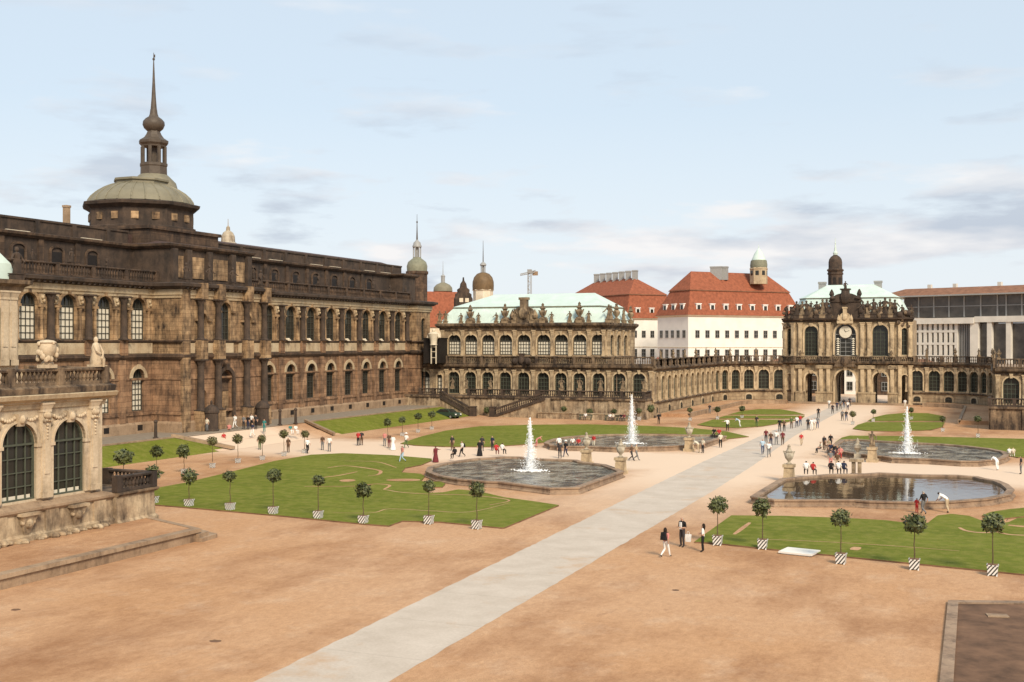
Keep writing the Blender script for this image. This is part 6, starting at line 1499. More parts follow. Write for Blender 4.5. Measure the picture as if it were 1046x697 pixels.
def tree_at(pos, ht, label, kind=0, planter=True, group='clipped ball trees in striped planters', cs=1.0, name='potted_tree', pk=.64):
    t = thing(name, label, 'tree', pos, group, rnd.uniform(-.08, .08) - YAW * 0)
    if planter:
        o = link(bpy.data.objects.new('planter', PLM), t); o.scale = (pk, pk, pk * 1.08); link(bpy.data.objects.new('soil', SOM), o)
    o = link(bpy.data.objects.new('trunk', TK[rnd.randrange(3)]), t); f = (ht - .5) / 2.35 if planter else ht / 2.35; o.scale = (1, 1, f)
    if planter: o.location = (0, 0, .12)
    c = link(bpy.data.objects.new('crown', (CRL[rnd.randrange(2)] if kind else CR[rnd.randrange(5)])), t); c.location = (rnd.uniform(-.06, .06), rnd.uniform(-.06, .06), ht - .05); s = cs * rnd.uniform(.86, 1.12); c.scale = (s * rnd.uniform(.93, 1.07), s, s * rnd.uniform(.93, 1.05)); c.rotation_euler = (0, 0, rnd.uniform(0, 6))
    return t
def ht_of(pb, cy):            # height of a crown centre above its foot, from the sight line
    b = at(*pb); d = (b - Vector((0, 0, H))).dot(Vector((-SY, CY, 0))); return H + (350 - cy) / F * d
LT = 'left lawn front row'
for (px, py), cy, lb, cs in (((157, 515), 482, 'striped-planter tree at the near terrace corner, first of the ' + LT, 1.0), ((193, 518), 486, 'striped-planter tree with uneven crown, second of the ' + LT, 1.05), ((235, 522), 485.5, 'striped-planter tree, third of the ' + LT, 1.0),
        ((279, 526), 485, 'striped-planter tree, fourth of the ' + LT + ' with a long thin stem', 1.05), ((325, 530.5), 490, 'striped-planter tree, fifth of the ' + LT + ' beside a gravel scroll', .95), ((371, 535.5), 500, 'striped-planter tree with the lowest dark round crown, sixth of the ' + LT, 1.05),
        ((438, 535.5), 495.5, 'striped-planter tree with small sparse crown, second from the right tip of the big left lawn', .85), ((487, 540.5), 499, 'striped-planter tree nearest the right tip of the big left lawn, in front of the pool', 1.0)):
    tree_at(at(px, py), ht_of((px, py), cy), lb, 0, cs=cs)
for (px, py), cy, lb in (((160, 489), 460.5, 'slim tree behind the near terrace, first of the far row along the left lawn'), ((188, 484), 460, 'small dark slim tree, second of the far row along the left lawn'), ((217, 478), 450, 'slim tree beside the red-clothed sitter, third of the far row of the left lawn'), ((243, 473), 448, 'slim olive tree, fourth of the far row of the left lawn before the ramp'),
        ((268, 470), 448, 'slim yellowish tree, fifth of the far row of the left lawn before the ramp'), ((290, 466), 443, 'slim tree before the ramp with two people sitting to its right'), ((311, 463), 443, 'slim olive tree at the right end of the ramp'),
        ((396, 449), 431, 'slim tree by the right grass bank, nearest the left end of its row'), ((411, 445.5), 428.5, 'slim dark tree in front of the right grass bank, second of its row'), ((427, 442), 425, 'slim dark tree at the end of the right grass bank'), ((441, 439), 423, 'slim dark tree beside the green car')):
    tree_at(at(px, py), ht_of((px, py), cy), lb, 1 if 200 < px < 320 else 0, group='clipped trees along the gallery walk', cs=.95, pk=.5)
for (px, py), cy, lb, cs in (((733, 557), 515, 'striped-planter tree with upright crown at the left tip of the right front lawn', 1.0), ((779, 561), 517, 'striped-planter tree with wide crown beside the flat white slab, front row of the right lawn', 1.1), ((859, 576), 528, 'striped-planter tree with small crown in the middle of the right front row', .9),
        ((934, 582), 534, 'striped-planter tree with dark crown, second from the right end of the front row', 1.05), ((1014, 588), 533.5, 'striped-planter tree with the broadest dark crown at the right end of the front row', 1.15)):
    tree_at(at(px, py), ht_of((px, py), cy), lb, 0, cs=cs)
for (px, py), cy, lb in (((705, 430), 418.5, 'small clipped tree at the foot of the curved gallery, left of the half-round lawn'), ((733, 428.5), 421.5, 'round bush-like tree at the left end of the half-round lawn by the gate'), ((758, 427.5), 422, 'low dark round tree on the half-round lawn left of the gate'),
        ((871, 434), 424, 'small olive tree on the walk right of the gate'), ((892, 431), 425, 'low dark tree at the left end of the half-round lawn right of the gate'), ((963, 441), 427.5, 'small tree at the right end of the half-round lawn right of the gate'), ((999, 447), 427.5, 'small tree alone in front of the right curved gallery end'), ((931, 429), 425.8, 'low dark tree on the half-round lawn right of the gate')):
    tree_at(at(px, py), max(1.6, ht_of((px, py), cy)), lb, 1 if px in (871,) else 0, group='clipped trees near the gate', cs=.9, pk=.55)
for i, (px, cy, lb) in enumerate(((576, 417.5, 'round clipped bush on the terrace foot, under the second-last stair statue'), (602, 421, 'round clipped bush behind the low wall, left of the seated group'), (627, 420, 'round clipped bush behind the low wall, above the seated group'), (653, 419.5, 'round clipped bush at the right end of the low wall'))):
    q = on_y(px, cy, 170.4); tree_at(Vector((q.x, 170.4, 0)), max(1.2, q.z), lb, 0, group='bushes below the middle pavilion', cs=.95)
for px, cy, lb in ((497, 421.5, 'dark bush under the left stair balustrade'), (665, 417, 'olive bush at the corner of middle pavilion and curved gallery')):
    q = on_y(px, cy, 171); tree_at(Vector((q.x, 171, 0)), max(1.0, q.z), lb, 0, planter=False, group='bushes below the middle pavilion', name='bush', cs=1.0)
b = at(126, 486); tree_at(b, ht_of((126, 486), 466), 'big dark rounded bush just behind the near corner balustrade', 0, planter=False, group=None, name='bush', cs=1.5)
b = on_y(3, 360, 50.5); mb_ = crown_mesh(40, .8, 500, 'leaf'); o = bpy.data.objects.new('shrub', mb_); C.objects.link(o); o.location = (-54.4, 48.2, 10.3); o.scale = (1, 1.1, 1.3); tag(o, 'green shrub growing on the near pavilion roof terrace at the left edge', 'shrub')
# flowering tubs on the gallery terrace top (tiny greenery)
# ================================================================== PEOPLE
def skin_body(name, J, E, cats):
    """one continuous body grown from a joint skeleton; material slots skin, hair, top, trousers, shoes"""
    me = bpy.data.meshes.new(name + '_skeleton'); names = list(J); ix = {n: i for i, n in enumerate(names)}
    me.from_pydata([J[n][0] for n in names], [(ix[a], ix[b]) for a, b in E], [])
    o = bpy.data.objects.new('tmp', me); C.objects.link(o)
    m = o.modifiers.new('s', 'SKIN'); m.use_smooth_shade = True
    sv = me.skin_vertices[0].data if me.skin_vertices else None
    if sv is None:
        bm = bmesh.new(); bm.from_mesh(me); bm.verts.layers.skin.verify(); bm.to_mesh(me); bm.free(); sv = me.skin_vertices[0].data
    for n in names: r = J[n][1]; sv[ix[n]].radius = r if isinstance(r, tuple) else (r, r); sv[ix[n]].use_root = (n == 'pelvis')
    o.modifiers.new('d', 'SUBSURF').levels = 1; o.modifiers['d'].render_levels = 1
    dg = bpy.context.evaluated_depsgraph_get(); dg.update()
    res = bpy.data.meshes.new_from_object(o.evaluated_get(dg), depsgraph=dg); bpy.data.objects.remove(o); bpy.data.meshes.remove(me)
    res.materials.clear()
    for k in range(5): res.materials.append(M['white'])
    hc = Vector(J['head1'][0]); hb = Vector(J['head0'][0]); fw = J['_f'] if '_f' in J else None
    segs = [(Vector(J[a][0]), Vector(J[b][0]), cats.get((a, b), 2)) for a, b in E]
    for p in res.polygons:
        c = p.center; best = 9; bc = 2
        for a, b, k in segs:
            ab = b - a; t = max(0, min(1, (c - a).dot(ab) / max(1e-9, ab.length_squared))); d = (c - a - ab * t).length
            if d < best: best = d; bc = k
        if bc == 0 and (c - hb).length < .3 and (c - hc).length < .16:
            if c.z > hc.z + .035 or (c.y < hc.y - .015 and c.z > hc.z - .12): bc = 1
        p.material_index = bc; p.use_smooth = True
    res.name = name; return res
def skel(pose):
    J = {}; g = 0
    def leg(s, hip, knee, ank, toe): J['hip' + s] = (hip, .092); J['thigh' + s] = (tuple((Vector(hip) * .45 + Vector(knee) * .55)), .082); J['knee' + s] = (knee, .06); J['calf' + s] = (tuple(Vector(knee) * .65 + Vector(ank) * .35), .062); J['ank' + s] = (ank, .042); J['toe' + s] = (toe, (.042, .03))
    def arm(s, sh, el, wr, hd): J['sh' + s] = (sh, .062); J['el' + s] = (el, .044); J['wr' + s] = (wr, .032); J['hand' + s] = (hd, (.04, .026))
    def trunk(pel, sp, ch, nk, h0, h1): J['pelvis'] = (pel, (.15, .11)); J['spine'] = (sp, (.135, .10)); J['chest'] = (ch, (.165, .115)); J['neck'] = (nk, .055); J['head0'] = (h0, (.078, .088)); J['head1'] = (h1, (.088, .10))
    if pose in ('stand', 'stand_bent', 'reach', 'walk'):
        trunk((0, 0, .95), (0, .0, 1.14), (0, -.01, 1.34), (0, .0, 1.49), (0, .025, 1.575), (0, .02, 1.665))
        if pose == 'walk':
            leg('L', (.09, 0, .9), (.1, .14, .5), (.1, .24, .1), (.11, .38, .07)); leg('R', (-.09, 0, .9), (-.1, .06, .48), (-.1, -.3, .17), (-.11, -.22, .05))
            arm('L', (.19, 0, 1.4), (.23, -.12, 1.14), (.22, -.1, .92), (.22, -.06, .83)); arm('R', (-.19, 0, 1.4), (-.23, .06, 1.13), (-.2, .22, .98), (-.2, .29, .91))
        else:
            leg('L', (.09, 0, .9), (.105, .02, .49), (.115, -.03, .08), (.13, .12, .045)); leg('R', (-.09, 0, .9), (-.1, .03, .49), (-.11, .0, .08), (-.13, .15, .045))
            if pose == 'stand': arm('L', (.19, 0, 1.4), (.24, -.03, 1.13), (.25, .05, .9), (.245, .08, .81)); arm('R', (-.19, 0, 1.4), (-.24, -.02, 1.13), (-.25, .06, .9), (-.245, .09, .81))
            elif pose == 'stand_bent': arm('L', (.19, 0, 1.4), (.25, -.02, 1.13), (.14, .24, 1.14), (.06, .28, 1.19)); arm('R', (-.19, 0, 1.4), (-.25, .0, 1.13), (-.13, .24, 1.12), (-.05, .28, 1.17))
            else: arm('L', (.19, 0, 1.4), (.42, .08, 1.3), (.64, .16, 1.3), (.73, .19, 1.3)); arm('R', (-.19, 0, 1.4), (-.24, -.02, 1.13), (-.25, .06, .9), (-.245, .09, .81))
    elif pose == 'sit':
        trunk((0, 0, .80), (0, -.04, .98), (0, -.01, 1.17), (0, .02, 1.32), (0, .055, 1.40), (0, .06, 1.49))
        leg('L', (.09, .05, .78), (.13, .44, .72), (.12, .46, .30), (.13, .6, .25)); leg('R', (-.09, .05, .78), (-.12, .45, .72), (-.12, .40, .30), (-.13, .54, .25))
        arm('L', (.18, .0, 1.23), (.24, .04, .98), (.14, .26, .86), (.1, .34, .85)); arm('R', (-.18, .0, 1.23), (-.24, .03, .98), (-.14, .25, .86), (-.1, .33, .85))
    elif pose == 'lean':
        trunk((0, 0, .93), (0, .17, 1.07), (0, .36, 1.17), (0, .5, 1.25), (0, .58, 1.27), (0, .66, 1.30))
        leg('L', (.09, 0, .89), (.1, .05, .49), (.11, -.04, .08), (.12, .11, .045)); leg('R', (-.09, 0, .89), (-.1, -.02, .49), (-.11, -.2, .1), (-.12, -.06, .045))
        arm('L', (.18, .40, 1.18), (.22, .5, .95), (.18, .66, .80), (.16, .73, .76)); arm('R', (-.18, .40, 1.18), (-.22, .48, .95), (-.18, .62, .80), (-.16, .69, .76))
    E = [('pelvis', 'spine'), ('spine', 'chest'), ('chest', 'neck'), ('neck', 'head0'), ('head0', 'head1')]; cats = {('neck', 'head0'): 0, ('head0', 'head1'): 0, ('chest', 'neck'): 2}
    for s in 'LR':
        for a, b, k in (('pelvis', 'hip', 3), ('hip', 'thigh', 3), ('thigh', 'knee', 3), ('knee', 'calf', 3), ('calf', 'ank', 3), ('ank', 'toe', 4), ('chest', 'sh', 2), ('sh', 'el', 2), ('el', 'wr', 0), ('wr', 'hand', 0)):
            a2 = a if a in ('pelvis', 'chest') else a + s; E.append((a2, b + s)); cats[(a2, b + s)] = k
    return J, E, cats
BODY = {}
for ps in ('stand', 'stand_bent', 'reach', 'walk', 'sit', 'lean'): BODY[ps] = skin_body('person_' + ps, *skel(ps))
_cm = {}
def cloth(name, col, rough=.85):
    if name not in _cm: _cm[name] = plain(name + '_cloth', col, rough, .18, 6.0, .2)
    return _cm[name]
COL = dict(white=(.74, .73, .70), black=(.018, .017, .018), dark=(.045, .04, .042), navy=(.028, .033, .065), grey=(.17, .17, .17), red=(.42, .035, .035), pink=(.55, .22, .19), blue=(.13, .22, .38), lightblue=(.38, .50, .60), beige=(.46, .36, .24), brown=(.11, .065, .04), teal=(.05, .20, .19), jeans=(.08, .10, .16), green=(.10, .14, .06), maroon=(.15, .03, .035), cream=(.62, .56, .44))
SKIN = plain('skin', (.42, .25, .17), .6, .1); HAIRC = dict(dark=(.022, .015, .011), brown=(.07, .04, .022), blond=(.36, .26, .13), grey=(.32, .31, .29), white=(.7, .69, .66))
robe_b = MB(); robe_b.lathe((0, 0, 0), [(.30, .04), (.27, .3), (.2, .7), (.165, .95), (.2, 1.3)], 12); ROBE = robe_b.mesh('robe', 'white', smooth=True)
skirt_b = MB(); skirt_b.lathe((0, 0, 0), [(.24, .5), (.2, .75), (.16, .98), (.15, 1.05)], 12); SKIRT = skirt_b.mesh('skirt', 'white', smooth=True)
lh = MB(); lh.lathe((0, -.045, 1.36), [(.05, 0), (.09, .12), (.10, .25), (.085, .36), (.03, .42)], 8); LONGHAIR = lh.mesh('hair', 'white', smooth=True)
htm = MB(); htm.lathe((0, .02, 1.70), [(.2, 0), (.2, .015), (.11, .03), (.10, .10), (.04, .13)], 12); HAT = htm.mesh('hat', 'white', smooth=True)
def person(px, py, pose, face, top, legs, label, h=1.72, hair='dark', z=0.0, extra=None, group='visitors in the court', xy=None):
    me = BODY[pose]; o = bpy.data.objects.new('person', me); C.objects.link(o)
    o.location = at(px, py, z) if xy is None else xy; s = h / 1.765; o.scale = (s * 1.1, s * 1.1, s); o.rotation_euler = (0, 0, R(face))
    for i, m in enumerate((SKIN, cloth('hair_' + hair, HAIRC[hair]), cloth(top, COL[top]), cloth(legs, COL[legs]), cloth('shoes_dark', (.03, .025, .022)))):
        o.material_slots[i].link = 'OBJECT'; o.material_slots[i].material = m
    tag(o, label, 'person', group)
    def kid(nm, m_, c):
        q = bpy.data.objects.new(nm, m_); C.objects.link(q); q.parent = o; q.material_slots[0].link = 'OBJECT'; q.material_slots[0].material = c
    for e in (extra or ()):
        if e == 'robe': kid('robe', ROBE, cloth(legs, COL[legs]))
        if e == 'skirt': kid('skirt', SKIRT, cloth(legs, COL[legs]))
        if e == 'long': kid('hair', LONGHAIR, cloth('hair_' + hair, HAIRC[hair]))
        if e == 'hat': kid('hat', HAT, cloth('white', COL['white']))
    return o
W, S, B_, L_, Rr, T_ = 'walk', 'stand', 'stand_bent', 'lean', 'reach', 'sit'
# foreground three
pA = person(680, 569.5, W, -20, 'pink', 'white', 'walking person in pinkish top and pale trousers with dark backpack, left of the near trio', 1.66, 'dark', extra=('long',))
pB = person(697, 559, B_, 150, 'black', 'dark', 'tall person in dark jacket over a white shirt, in the middle of the near trio', 1.84, 'grey')
pC = person(718, 564, B_, 100, 'white', 'black', 'person with long dark hair, white cardigan and black trousers, right of the near trio', 1.62, 'dark', extra=('long',))
def back_pack(o, label, col='black', sc=1.0):
    mb = MB(); rr = o.rotation_euler.z; fx, fy = -math.sin(rr), math.cos(rr); bx, by = o.location.x - fx * .2, o.location.y - fy * .2
    T = lambda u, v, z: (bx + u * fy + v * -fx, by - u * fx + v * -fy, z + o.location.z)
    mb.frustum(T, (-.17, .17, -.08, .1, 1.0), (-.14, .14, -.08, .06, 1.42)); mb.box(T, -.12, .12, .09, .15, 1.04, 1.22)
    for s in (-1, 1): mb.tube(T(s * .11, -.08, 1.4), T(s * .12, -.26, 1.42), .02, .02, 5)
    mb.thing('backpack', cloth(col, COL[col]), label, 'backpack')
back_pack(pA, 'dark backpack worn by the left person of the near trio')
b = at(703, 559); mb = MB(); T = lambda u, v, z: (b.x + u, b.y + v, z)
mb.frustum(T, (-.15, .15, -.06, .06, .32), (-.18, .18, -.08, .08, .74)); mb.tube(T(-.08, 0, .74), T(-.05, 0, .9), .012, .012, 5); mb.tube(T(.08, 0, .74), T(.05, 0, .9), .012, .012, 5); mb.tube(T(-.05, 0, .9), T(.05, 0, .9), .012, .012, 5)
mb.thing('carrier_bag', cloth('white', COL['white']), 'white carrier bag held by the middle person of the near trio', 'bag')
mb = MB(); rr = pB.rotation_euler.z; fx, fy = -math.sin(rr), math.cos(rr)
T = lambda u, v, z: (u * 1.0, v, z)
mb.box(lambda u, v, z: (u, -v, z), -.07, .07, -.15, -.10, 1.02, 1.42); q = mb.mesh('shirt_front', cloth('white', COL['white'])); q = link(bpy.data.objects.new('shirt_front', q), pB)
P_ = [
 # around the left front pool
 (445, 472.5, Rr, 60, 'maroon', 'maroon', 'person in long dark maroon robe stretching an arm beside the left front pool', 1.7, 'dark', 0, ('robe',)),
 (462, 460.5, S, 170, 'dark', 'brown', 'person in dark jacket standing alone left of the left front pool', 1.76), (464.5, 471.5, T_, 60, 'black', 'black', 'black-clothed person sitting on the left end of the front pool rim', 1.7), (472, 467, W, 150, 'white', 'black', 'person in white top with a black backpack by the left front pool', 1.74),
 (490, 466, S, 190, 'black', 'black', 'tall black-clothed person with long robe behind the front pool', 1.74, 'dark', 0, ('robe',)), (492.5, 461, S, 0, 'dark', 'dark', 'dark person half hidden behind the black robed one at the front pool', 1.74), (503, 460.5, S, 160, 'navy', 'dark', 'person in navy standing alone on the walk behind the front pool', 1.72),
 (507, 467, T_, 10, 'red', 'maroon', 'person in dark red sitting on the far rim of the front pool', 1.7), (513, 466.5, T_, -10, 'white', 'black', 'person in white and black sitting next to the red one on the front pool rim', 1.68), (548, 457, L_, -60, 'pink', 'pink', 'person in pale pink bending at the left end of the rear pool', 1.68, 'blond'),
 (572, 468.5, S, 190, 'dark', 'dark', 'person with white sunhat and dark clothes, left of the hat-wearing pair', 1.74, 'white', 0, ('hat',)), (578, 467, W, 170, 'black', 'navy', 'person with white sunhat and black clothes, right of the hat-wearing pair', 1.74, 'white', 0, ('hat',)),
 (571, 461, S, 20, 'white', 'black', 'person in white standing behind the hat-wearing pair', 1.7), (585, 459.5, T_, 190, 'white', 'dark', 'person in white sitting on the rear pool rim, leftmost of the row', 1.66), (591, 460, T_, 180, 'red', 'dark', 'person in red sitting second in the row on the rear pool rim', 1.66), (597, 460, T_, 170, 'dark', 'grey', 'dark person sitting third in the row on the rear pool rim', 1.66), (606.5, 458, S, 170, 'red', 'cream', 'fair-haired person in bright red top standing by the rear pool urn', 1.6, 'blond'),
 (645, 471, W, -90, 'brown', 'dark', 'person in brown walking in front of the rear jet, left of a pair', 1.74), (650, 470.5, W, -85, 'beige', 'grey', 'person in beige walking in front of the rear jet, right of a pair', 1.76, 'grey'),
 (713.5, 462.5, L_, 60, 'cream', 'beige', 'person in cream leaning at the corner of the rear pool beside its urn', 1.72, 'grey'), (718, 463, S, 150, 'cream', 'dark', 'person in cream top beside the leaning one at the rear pool corner', 1.66, 'blond'), (736, 457.5, S, 190, 'cream', 'black', 'person in cream top and black trousers at the right end of the rear pool', 1.74, 'grey'), (734.5, 449.5, T_, 200, 'red', 'dark', 'person in red sitting at the right end of the rear pool', 1.7), (729.5, 449, T_, 180, 'black', 'black', 'black-clothed person sitting at the right end of the rear pool', 1.7),
 (673, 433.5, S, 180, 'black', 'black', 'black-clothed person standing in front of the curved gallery base', 1.72), (725, 423, S, 180, 'dark', 'grey', 'small dark person near the curved gallery step wall', 1.7), (743, 440.5, Rr, 200, 'white', 'black', 'person in white shirt holding something out on the half-round lawn edge', 1.76), (755.5, 436.5, L_, 90, 'lightblue', 'white', 'person in pale blue bending at the half-round lawn', 1.7), (773, 436.5, S, 160, 'dark', 'green', 'dark green clothed person on the half-round lawn left of the gate', 1.7),
 # central walk crowd
 (779, 464.5, W, 200, 'lightblue', 'jeans', 'person in pale blue shirt and jeans at the front of the walking crowd', 1.74), (785.5, 467.5, W, 185, 'white', 'grey', 'person in white top nearest the viewer in the walking crowd', 1.72), (782.5, 452.5, S, 180, 'maroon', 'dark', 'person in dark maroon in the crowd behind the pale blue shirt', 1.7), (787.5, 456, S, 175, 'brown', 'navy', 'person in brown in the middle of the walking crowd', 1.72), (793, 454.5, W, 185, 'white', 'grey', 'person in white jacket inside the walking crowd', 1.74), (799.5, 455, W, 190, 'maroon', 'brown', 'person in dark maroon at the right of the walking crowd', 1.72),
 (796.5, 441, S, 180, 'black', 'dark', 'tall dark person with dark hat on the walk before the gate', 1.8), (801, 441, S, 180, 'brown', 'black', 'person in brown beside the tall dark one on the walk', 1.66), (808.5, 438, S, 175, 'green', 'brown', 'person in olive standing on the walk to the gate', 1.7), (814, 437, W, 180, 'white', 'navy', 'person in white and navy on the walk to the gate', 1.7), (817.5, 435.5, W, 180, 'red', 'jeans', 'person in red top on the walk to the gate', 1.7), (825.5, 439.5, S, 180, 'dark', 'dark', 'dark clothed person left of two in white on the walk to the gate', 1.74), (829, 439.8, S, 190, 'white', 'white', 'person all in white, left one of two on the walk to the gate', 1.72), (832, 439, S, 170, 'white', 'cream', 'person in white and cream, right one of two on the walk to the gate', 1.68), (835, 437.8, S, 0, 'grey', 'jeans', 'person in grey and jeans right of the two in white', 1.72), (836, 427, S, 180, 'black', 'black', 'black-clothed person alone on the gate walk, far side', 1.72), (818.5, 455.5, W, 200, 'red', 'beige', 'child in red top walking on the pale crossing', 1.5),
 (850.5, 423, W, 180, 'dark', 'black', 'dark person left of the crowd entering the gate', 1.74), (847, 417.5, S, 180, 'white', 'grey', 'person in white left of the gate arch', 1.7), (855, 420, S, 180, 'navy', 'dark', 'person in navy in front of the gate arch', 1.72), (858.5, 418.5, W, 0, 'grey', 'black', 'person in grey in front of the gate arch', 1.7), (862, 417, W, 0, 'black', 'jeans', 'person in black in the middle of the gate arch', 1.74), (866, 419.5, W, 180, 'white', 'navy', 'person in white at the right of the gate arch', 1.7), (860.5, 430, W, 180, 'grey', 'dark', 'grey-clothed person on the walk right in front of the gate', 1.72), (864.5, 430.5, W, 175, 'dark', 'jeans', 'dark person beside the grey one in front of the gate', 1.74), (868, 415, S, 180, 'dark', 'dark', 'dark person deep in the gate passage', 1.74), (924.5, 417, S, 180, 'white', 'cream', 'person in white on the steps right of the gate', 1.7),
 # right rear pool corner
 (838.5, 465, T_, 120, 'cream', 'dark', 'person in cream sitting at the left corner of the right rear pool', 1.68), (842, 460, S, 150, 'dark', 'brown', 'dark person standing behind the sitters at the right rear pool', 1.7), (846.5, 462, T_, 150, 'beige', 'brown', 'person in beige sitting in the group at the right rear pool', 1.7), (848.5, 466.5, T_, 170, 'navy', 'dark', 'person in navy sitting in the group at the right rear pool', 1.7), (852, 468, T_, 170, 'black', 'navy', 'black-clothed person sitting in the group at the right rear pool', 1.7), (855.5, 469.5, T_, 180, 'dark', 'maroon', 'dark person sitting toward the right of the group at the right rear pool', 1.7), (858.5, 470.5, T_, 180, 'pink', 'red', 'person in pink, last sitter of the group at the right rear pool', 1.66), (848.5, 458, S, 170, 'black', 'dark', 'black-haired person standing behind the group at the right rear pool', 1.7),
 # far rim of the dark pool
 (823.5, 488, T_, 10, 'white', 'dark', 'person in white sitting on the far rim of the dark pool, left of a pair', 1.74), (830.5, 488, T_, -10, 'red', 'dark', 'person in red sitting on the far rim of the dark pool, right of a pair', 1.64), (849, 487.5, T_, 5, 'black', 'black', 'black-clothed person sitting on the far rim of the dark pool, left of three', 1.7), (856.5, 487.5, T_, 0, 'white', 'dark', 'person in white sitting on the far rim of the dark pool, middle of three', 1.72), (862, 487.5, T_, -10, 'navy', 'navy', 'person in navy sitting on the far rim of the dark pool, right of three', 1.72), (855.5, 480, S, 180, 'brown', 'beige', 'person in brown standing behind the three sitters at the dark pool', 1.7), (848.5, 477.5, S, 190, 'grey', 'pink', 'person in grey standing behind the sitters at the dark pool, left one', 1.66),
 (936.5, 524.5, B_, -30, 'red', 'red', 'small child in red at the near rim of the dark pool', 1.12), (943.5, 525.5, W, 50, 'black', 'grey', 'person in black jacket bending to the red child at the dark pool', 1.72, 'grey'), (967.5, 524, L_, 60, 'white', 'beige', 'person in white shirt and beige trousers leaning over the dark pool rim', 1.8),
 (1018.5, 480.5, L_, 40, 'white', 'white', 'person in a white dress leaning over the right rear pool', 1.7), (1031, 469, T_, 0, 'white', 'white', 'person in white sitting at the far right end of the right rear pool, left one', 1.4, 'blond'), (1035, 469, T_, 0, 'cream', 'white', 'person in cream sitting at the far right end of the right rear pool, right one', 1.4, 'blond'), (1043, 484.5, S, 100, 'dark', 'grey', 'dark person cut by the right edge of the picture', 1.72),
 # ramp and gallery entrance
 (211.5, 441, S, 180, 'cream', 'grey', 'person in cream left of the gallery portal', 1.72, 'dark', TZ), (234, 446.5, W, 200, 'pink', 'brown', 'person in faded pink on the ramp before the portal', 1.72, 'dark', .6), (240, 438, W, 180, 'white', 'white', 'person all in white before the gallery portal', 1.8, 'dark', TZ), (249, 438.5, S, 180, 'grey', 'dark', 'grey-clothed person right of the one in white at the portal', 1.74, 'dark', TZ), (253.5, 438.5, S, 180, 'black', 'navy', 'black-clothed person in the group right of the portal', 1.74, 'dark', TZ), (258, 446.5, W, 170, 'navy', 'white', 'person in navy top and white trousers on the ramp', 1.74, 'dark', .8), (261.5, 438, S, 180, 'dark', 'black', 'dark person at the right of the portal group', 1.78, 'dark', TZ), (257, 436.5, S, 180, 'white', 'black', 'person in white top inside the portal group', 1.7, 'dark', TZ), (270, 441.5, S, 180, 'teal', 'teal', 'person in teal at the top of the ramp', 1.66, 'dark', 1.1), (189.5, 436.5, S, 180, 'white', 'beige', 'person in white alone at the far left of the portal', 1.7, 'dark', TZ),
 (265.5, 459.5, S, 180, 'brown', 'green', 'person in brown standing at the foot of the ramp behind a slim tree', 1.76), (294.5, 462.5, S, 180, 'brown', 'brown', 'brown-clothed person on the walk right of the ramp', 1.72), (314, 463.5, W, 240, 'white', 'black', 'person in white and black walking with an arm out on the walk', 1.74), (329.5, 460, S, 180, 'brown', 'grey', 'person in brown jacket beside one in white on the left walk', 1.72), (336.5, 461.5, S, 190, 'white', 'grey', 'stout person in white shirt and grey trousers on the left walk', 1.76), (228.5, 454, T_, 230, 'red', 'red', 'person in bright red sitting on the ramp kerb', 1.6, 'dark', .15), (296.5, 445.5, T_, 250, 'teal', 'white', 'person in teal sitting on the ramp steps', 1.65, 'dark', .55), (302, 445.5, T_, 250, 'white', 'white', 'person in white sitting on the ramp steps', 1.65, 'dark', .55),
 (366, 455.5, S, 180, 'red', 'black', 'person in red with black trousers on the walk before the grass bank', 1.74), (369.5, 455, S, 180, 'dark', 'brown', 'dark person beside the one in red before the grass bank', 1.74), (393, 456, S, 180, 'pink', 'grey', 'person in pink at the left of three near the lawn tip', 1.74), (397.5, 458, S, 180, 'brown', 'maroon', 'person in brown in the middle of three near the lawn tip', 1.74), (401.5, 460, S, 180, 'white', 'white', 'person in long white dress near the lawn tip', 1.72, 'dark', 0, ('robe',)), (415, 458, W, 180, 'white', 'green', 'person in white hat and olive trousers walking near the lawn tip', 1.74, 'blond', 0, ('hat',)), (411, 472.5, W, 150, 'pink', 'lightblue', 'person in salmon top walking on the lawn edge', 1.76),
]
for r_ in P_:
    px, py, pose, face, top, legs, lb, h = r_[:8]; hair = r_[8] if len(r_) > 8 else 'dark'; z = r_[9] if len(r_) > 9 else 0; ex = r_[10] if len(r_) > 10 else None
    person(px, py, pose, face, top, legs, lb, h, hair, z, ex)
back_pack(bpy.data.objects['person.006'] if 'person.006' in bpy.data.objects else pC, 'black backpack on the person in white by the left front pool')
# people on benches below the middle pavilion, and strollers up on the gallery terrace
bench = MB()
for x in (-.9, .9): bench.box(T0, x - .05, x + .05, -.2, .2, 0, .42); bench.box(T0, x - .04, x + .04, -.24, -.18, .42, .9)
for i in range(3): bench.box(T0, -1.1, 1.1, -.2 + i * .14, -.09 + i * .14, .42, .46)
for i in range(2): bench.box(T0, -1.1, 1.1, -.25, -.21, .58 + i * .17, .7 + i * .17)
BM_ = bench.mesh('park_bench', 'greenframe')
for i, (px, lb) in enumerate(((598, 'park bench with one sitter in white below the middle pavilion terrace'), (624.5, 'park bench with two sitters in white, right of the single sitter'), (636, 'park bench with dark-clothed sitters at the right of the low wall'))):
    q = on_y(px, 428, 167.6); o = bpy.data.objects.new('park_bench', BM_); C.objects.link(o); o.location = (q.x, 167.6, 0); tag(o, lb, 'bench', 'benches by the low wall')
for px, top, lb in ((598, 'white', 'person in white sitting alone on a bench below the terrace'), (623, 'white', 'person in white on the left of the shared bench'), (626, 'cream', 'person in cream on the right of the shared bench'), (634.5, 'black', 'black-clothed sitter on the rightmost bench'), (637.5, 'maroon', 'maroon-clothed sitter on the rightmost bench')):
    q = on_y(px, 428, 167.4); person(0, 0, T_, 180, top, 'dark', lb, 1.66, xy=Vector((q.x, 167.45, -.22)))
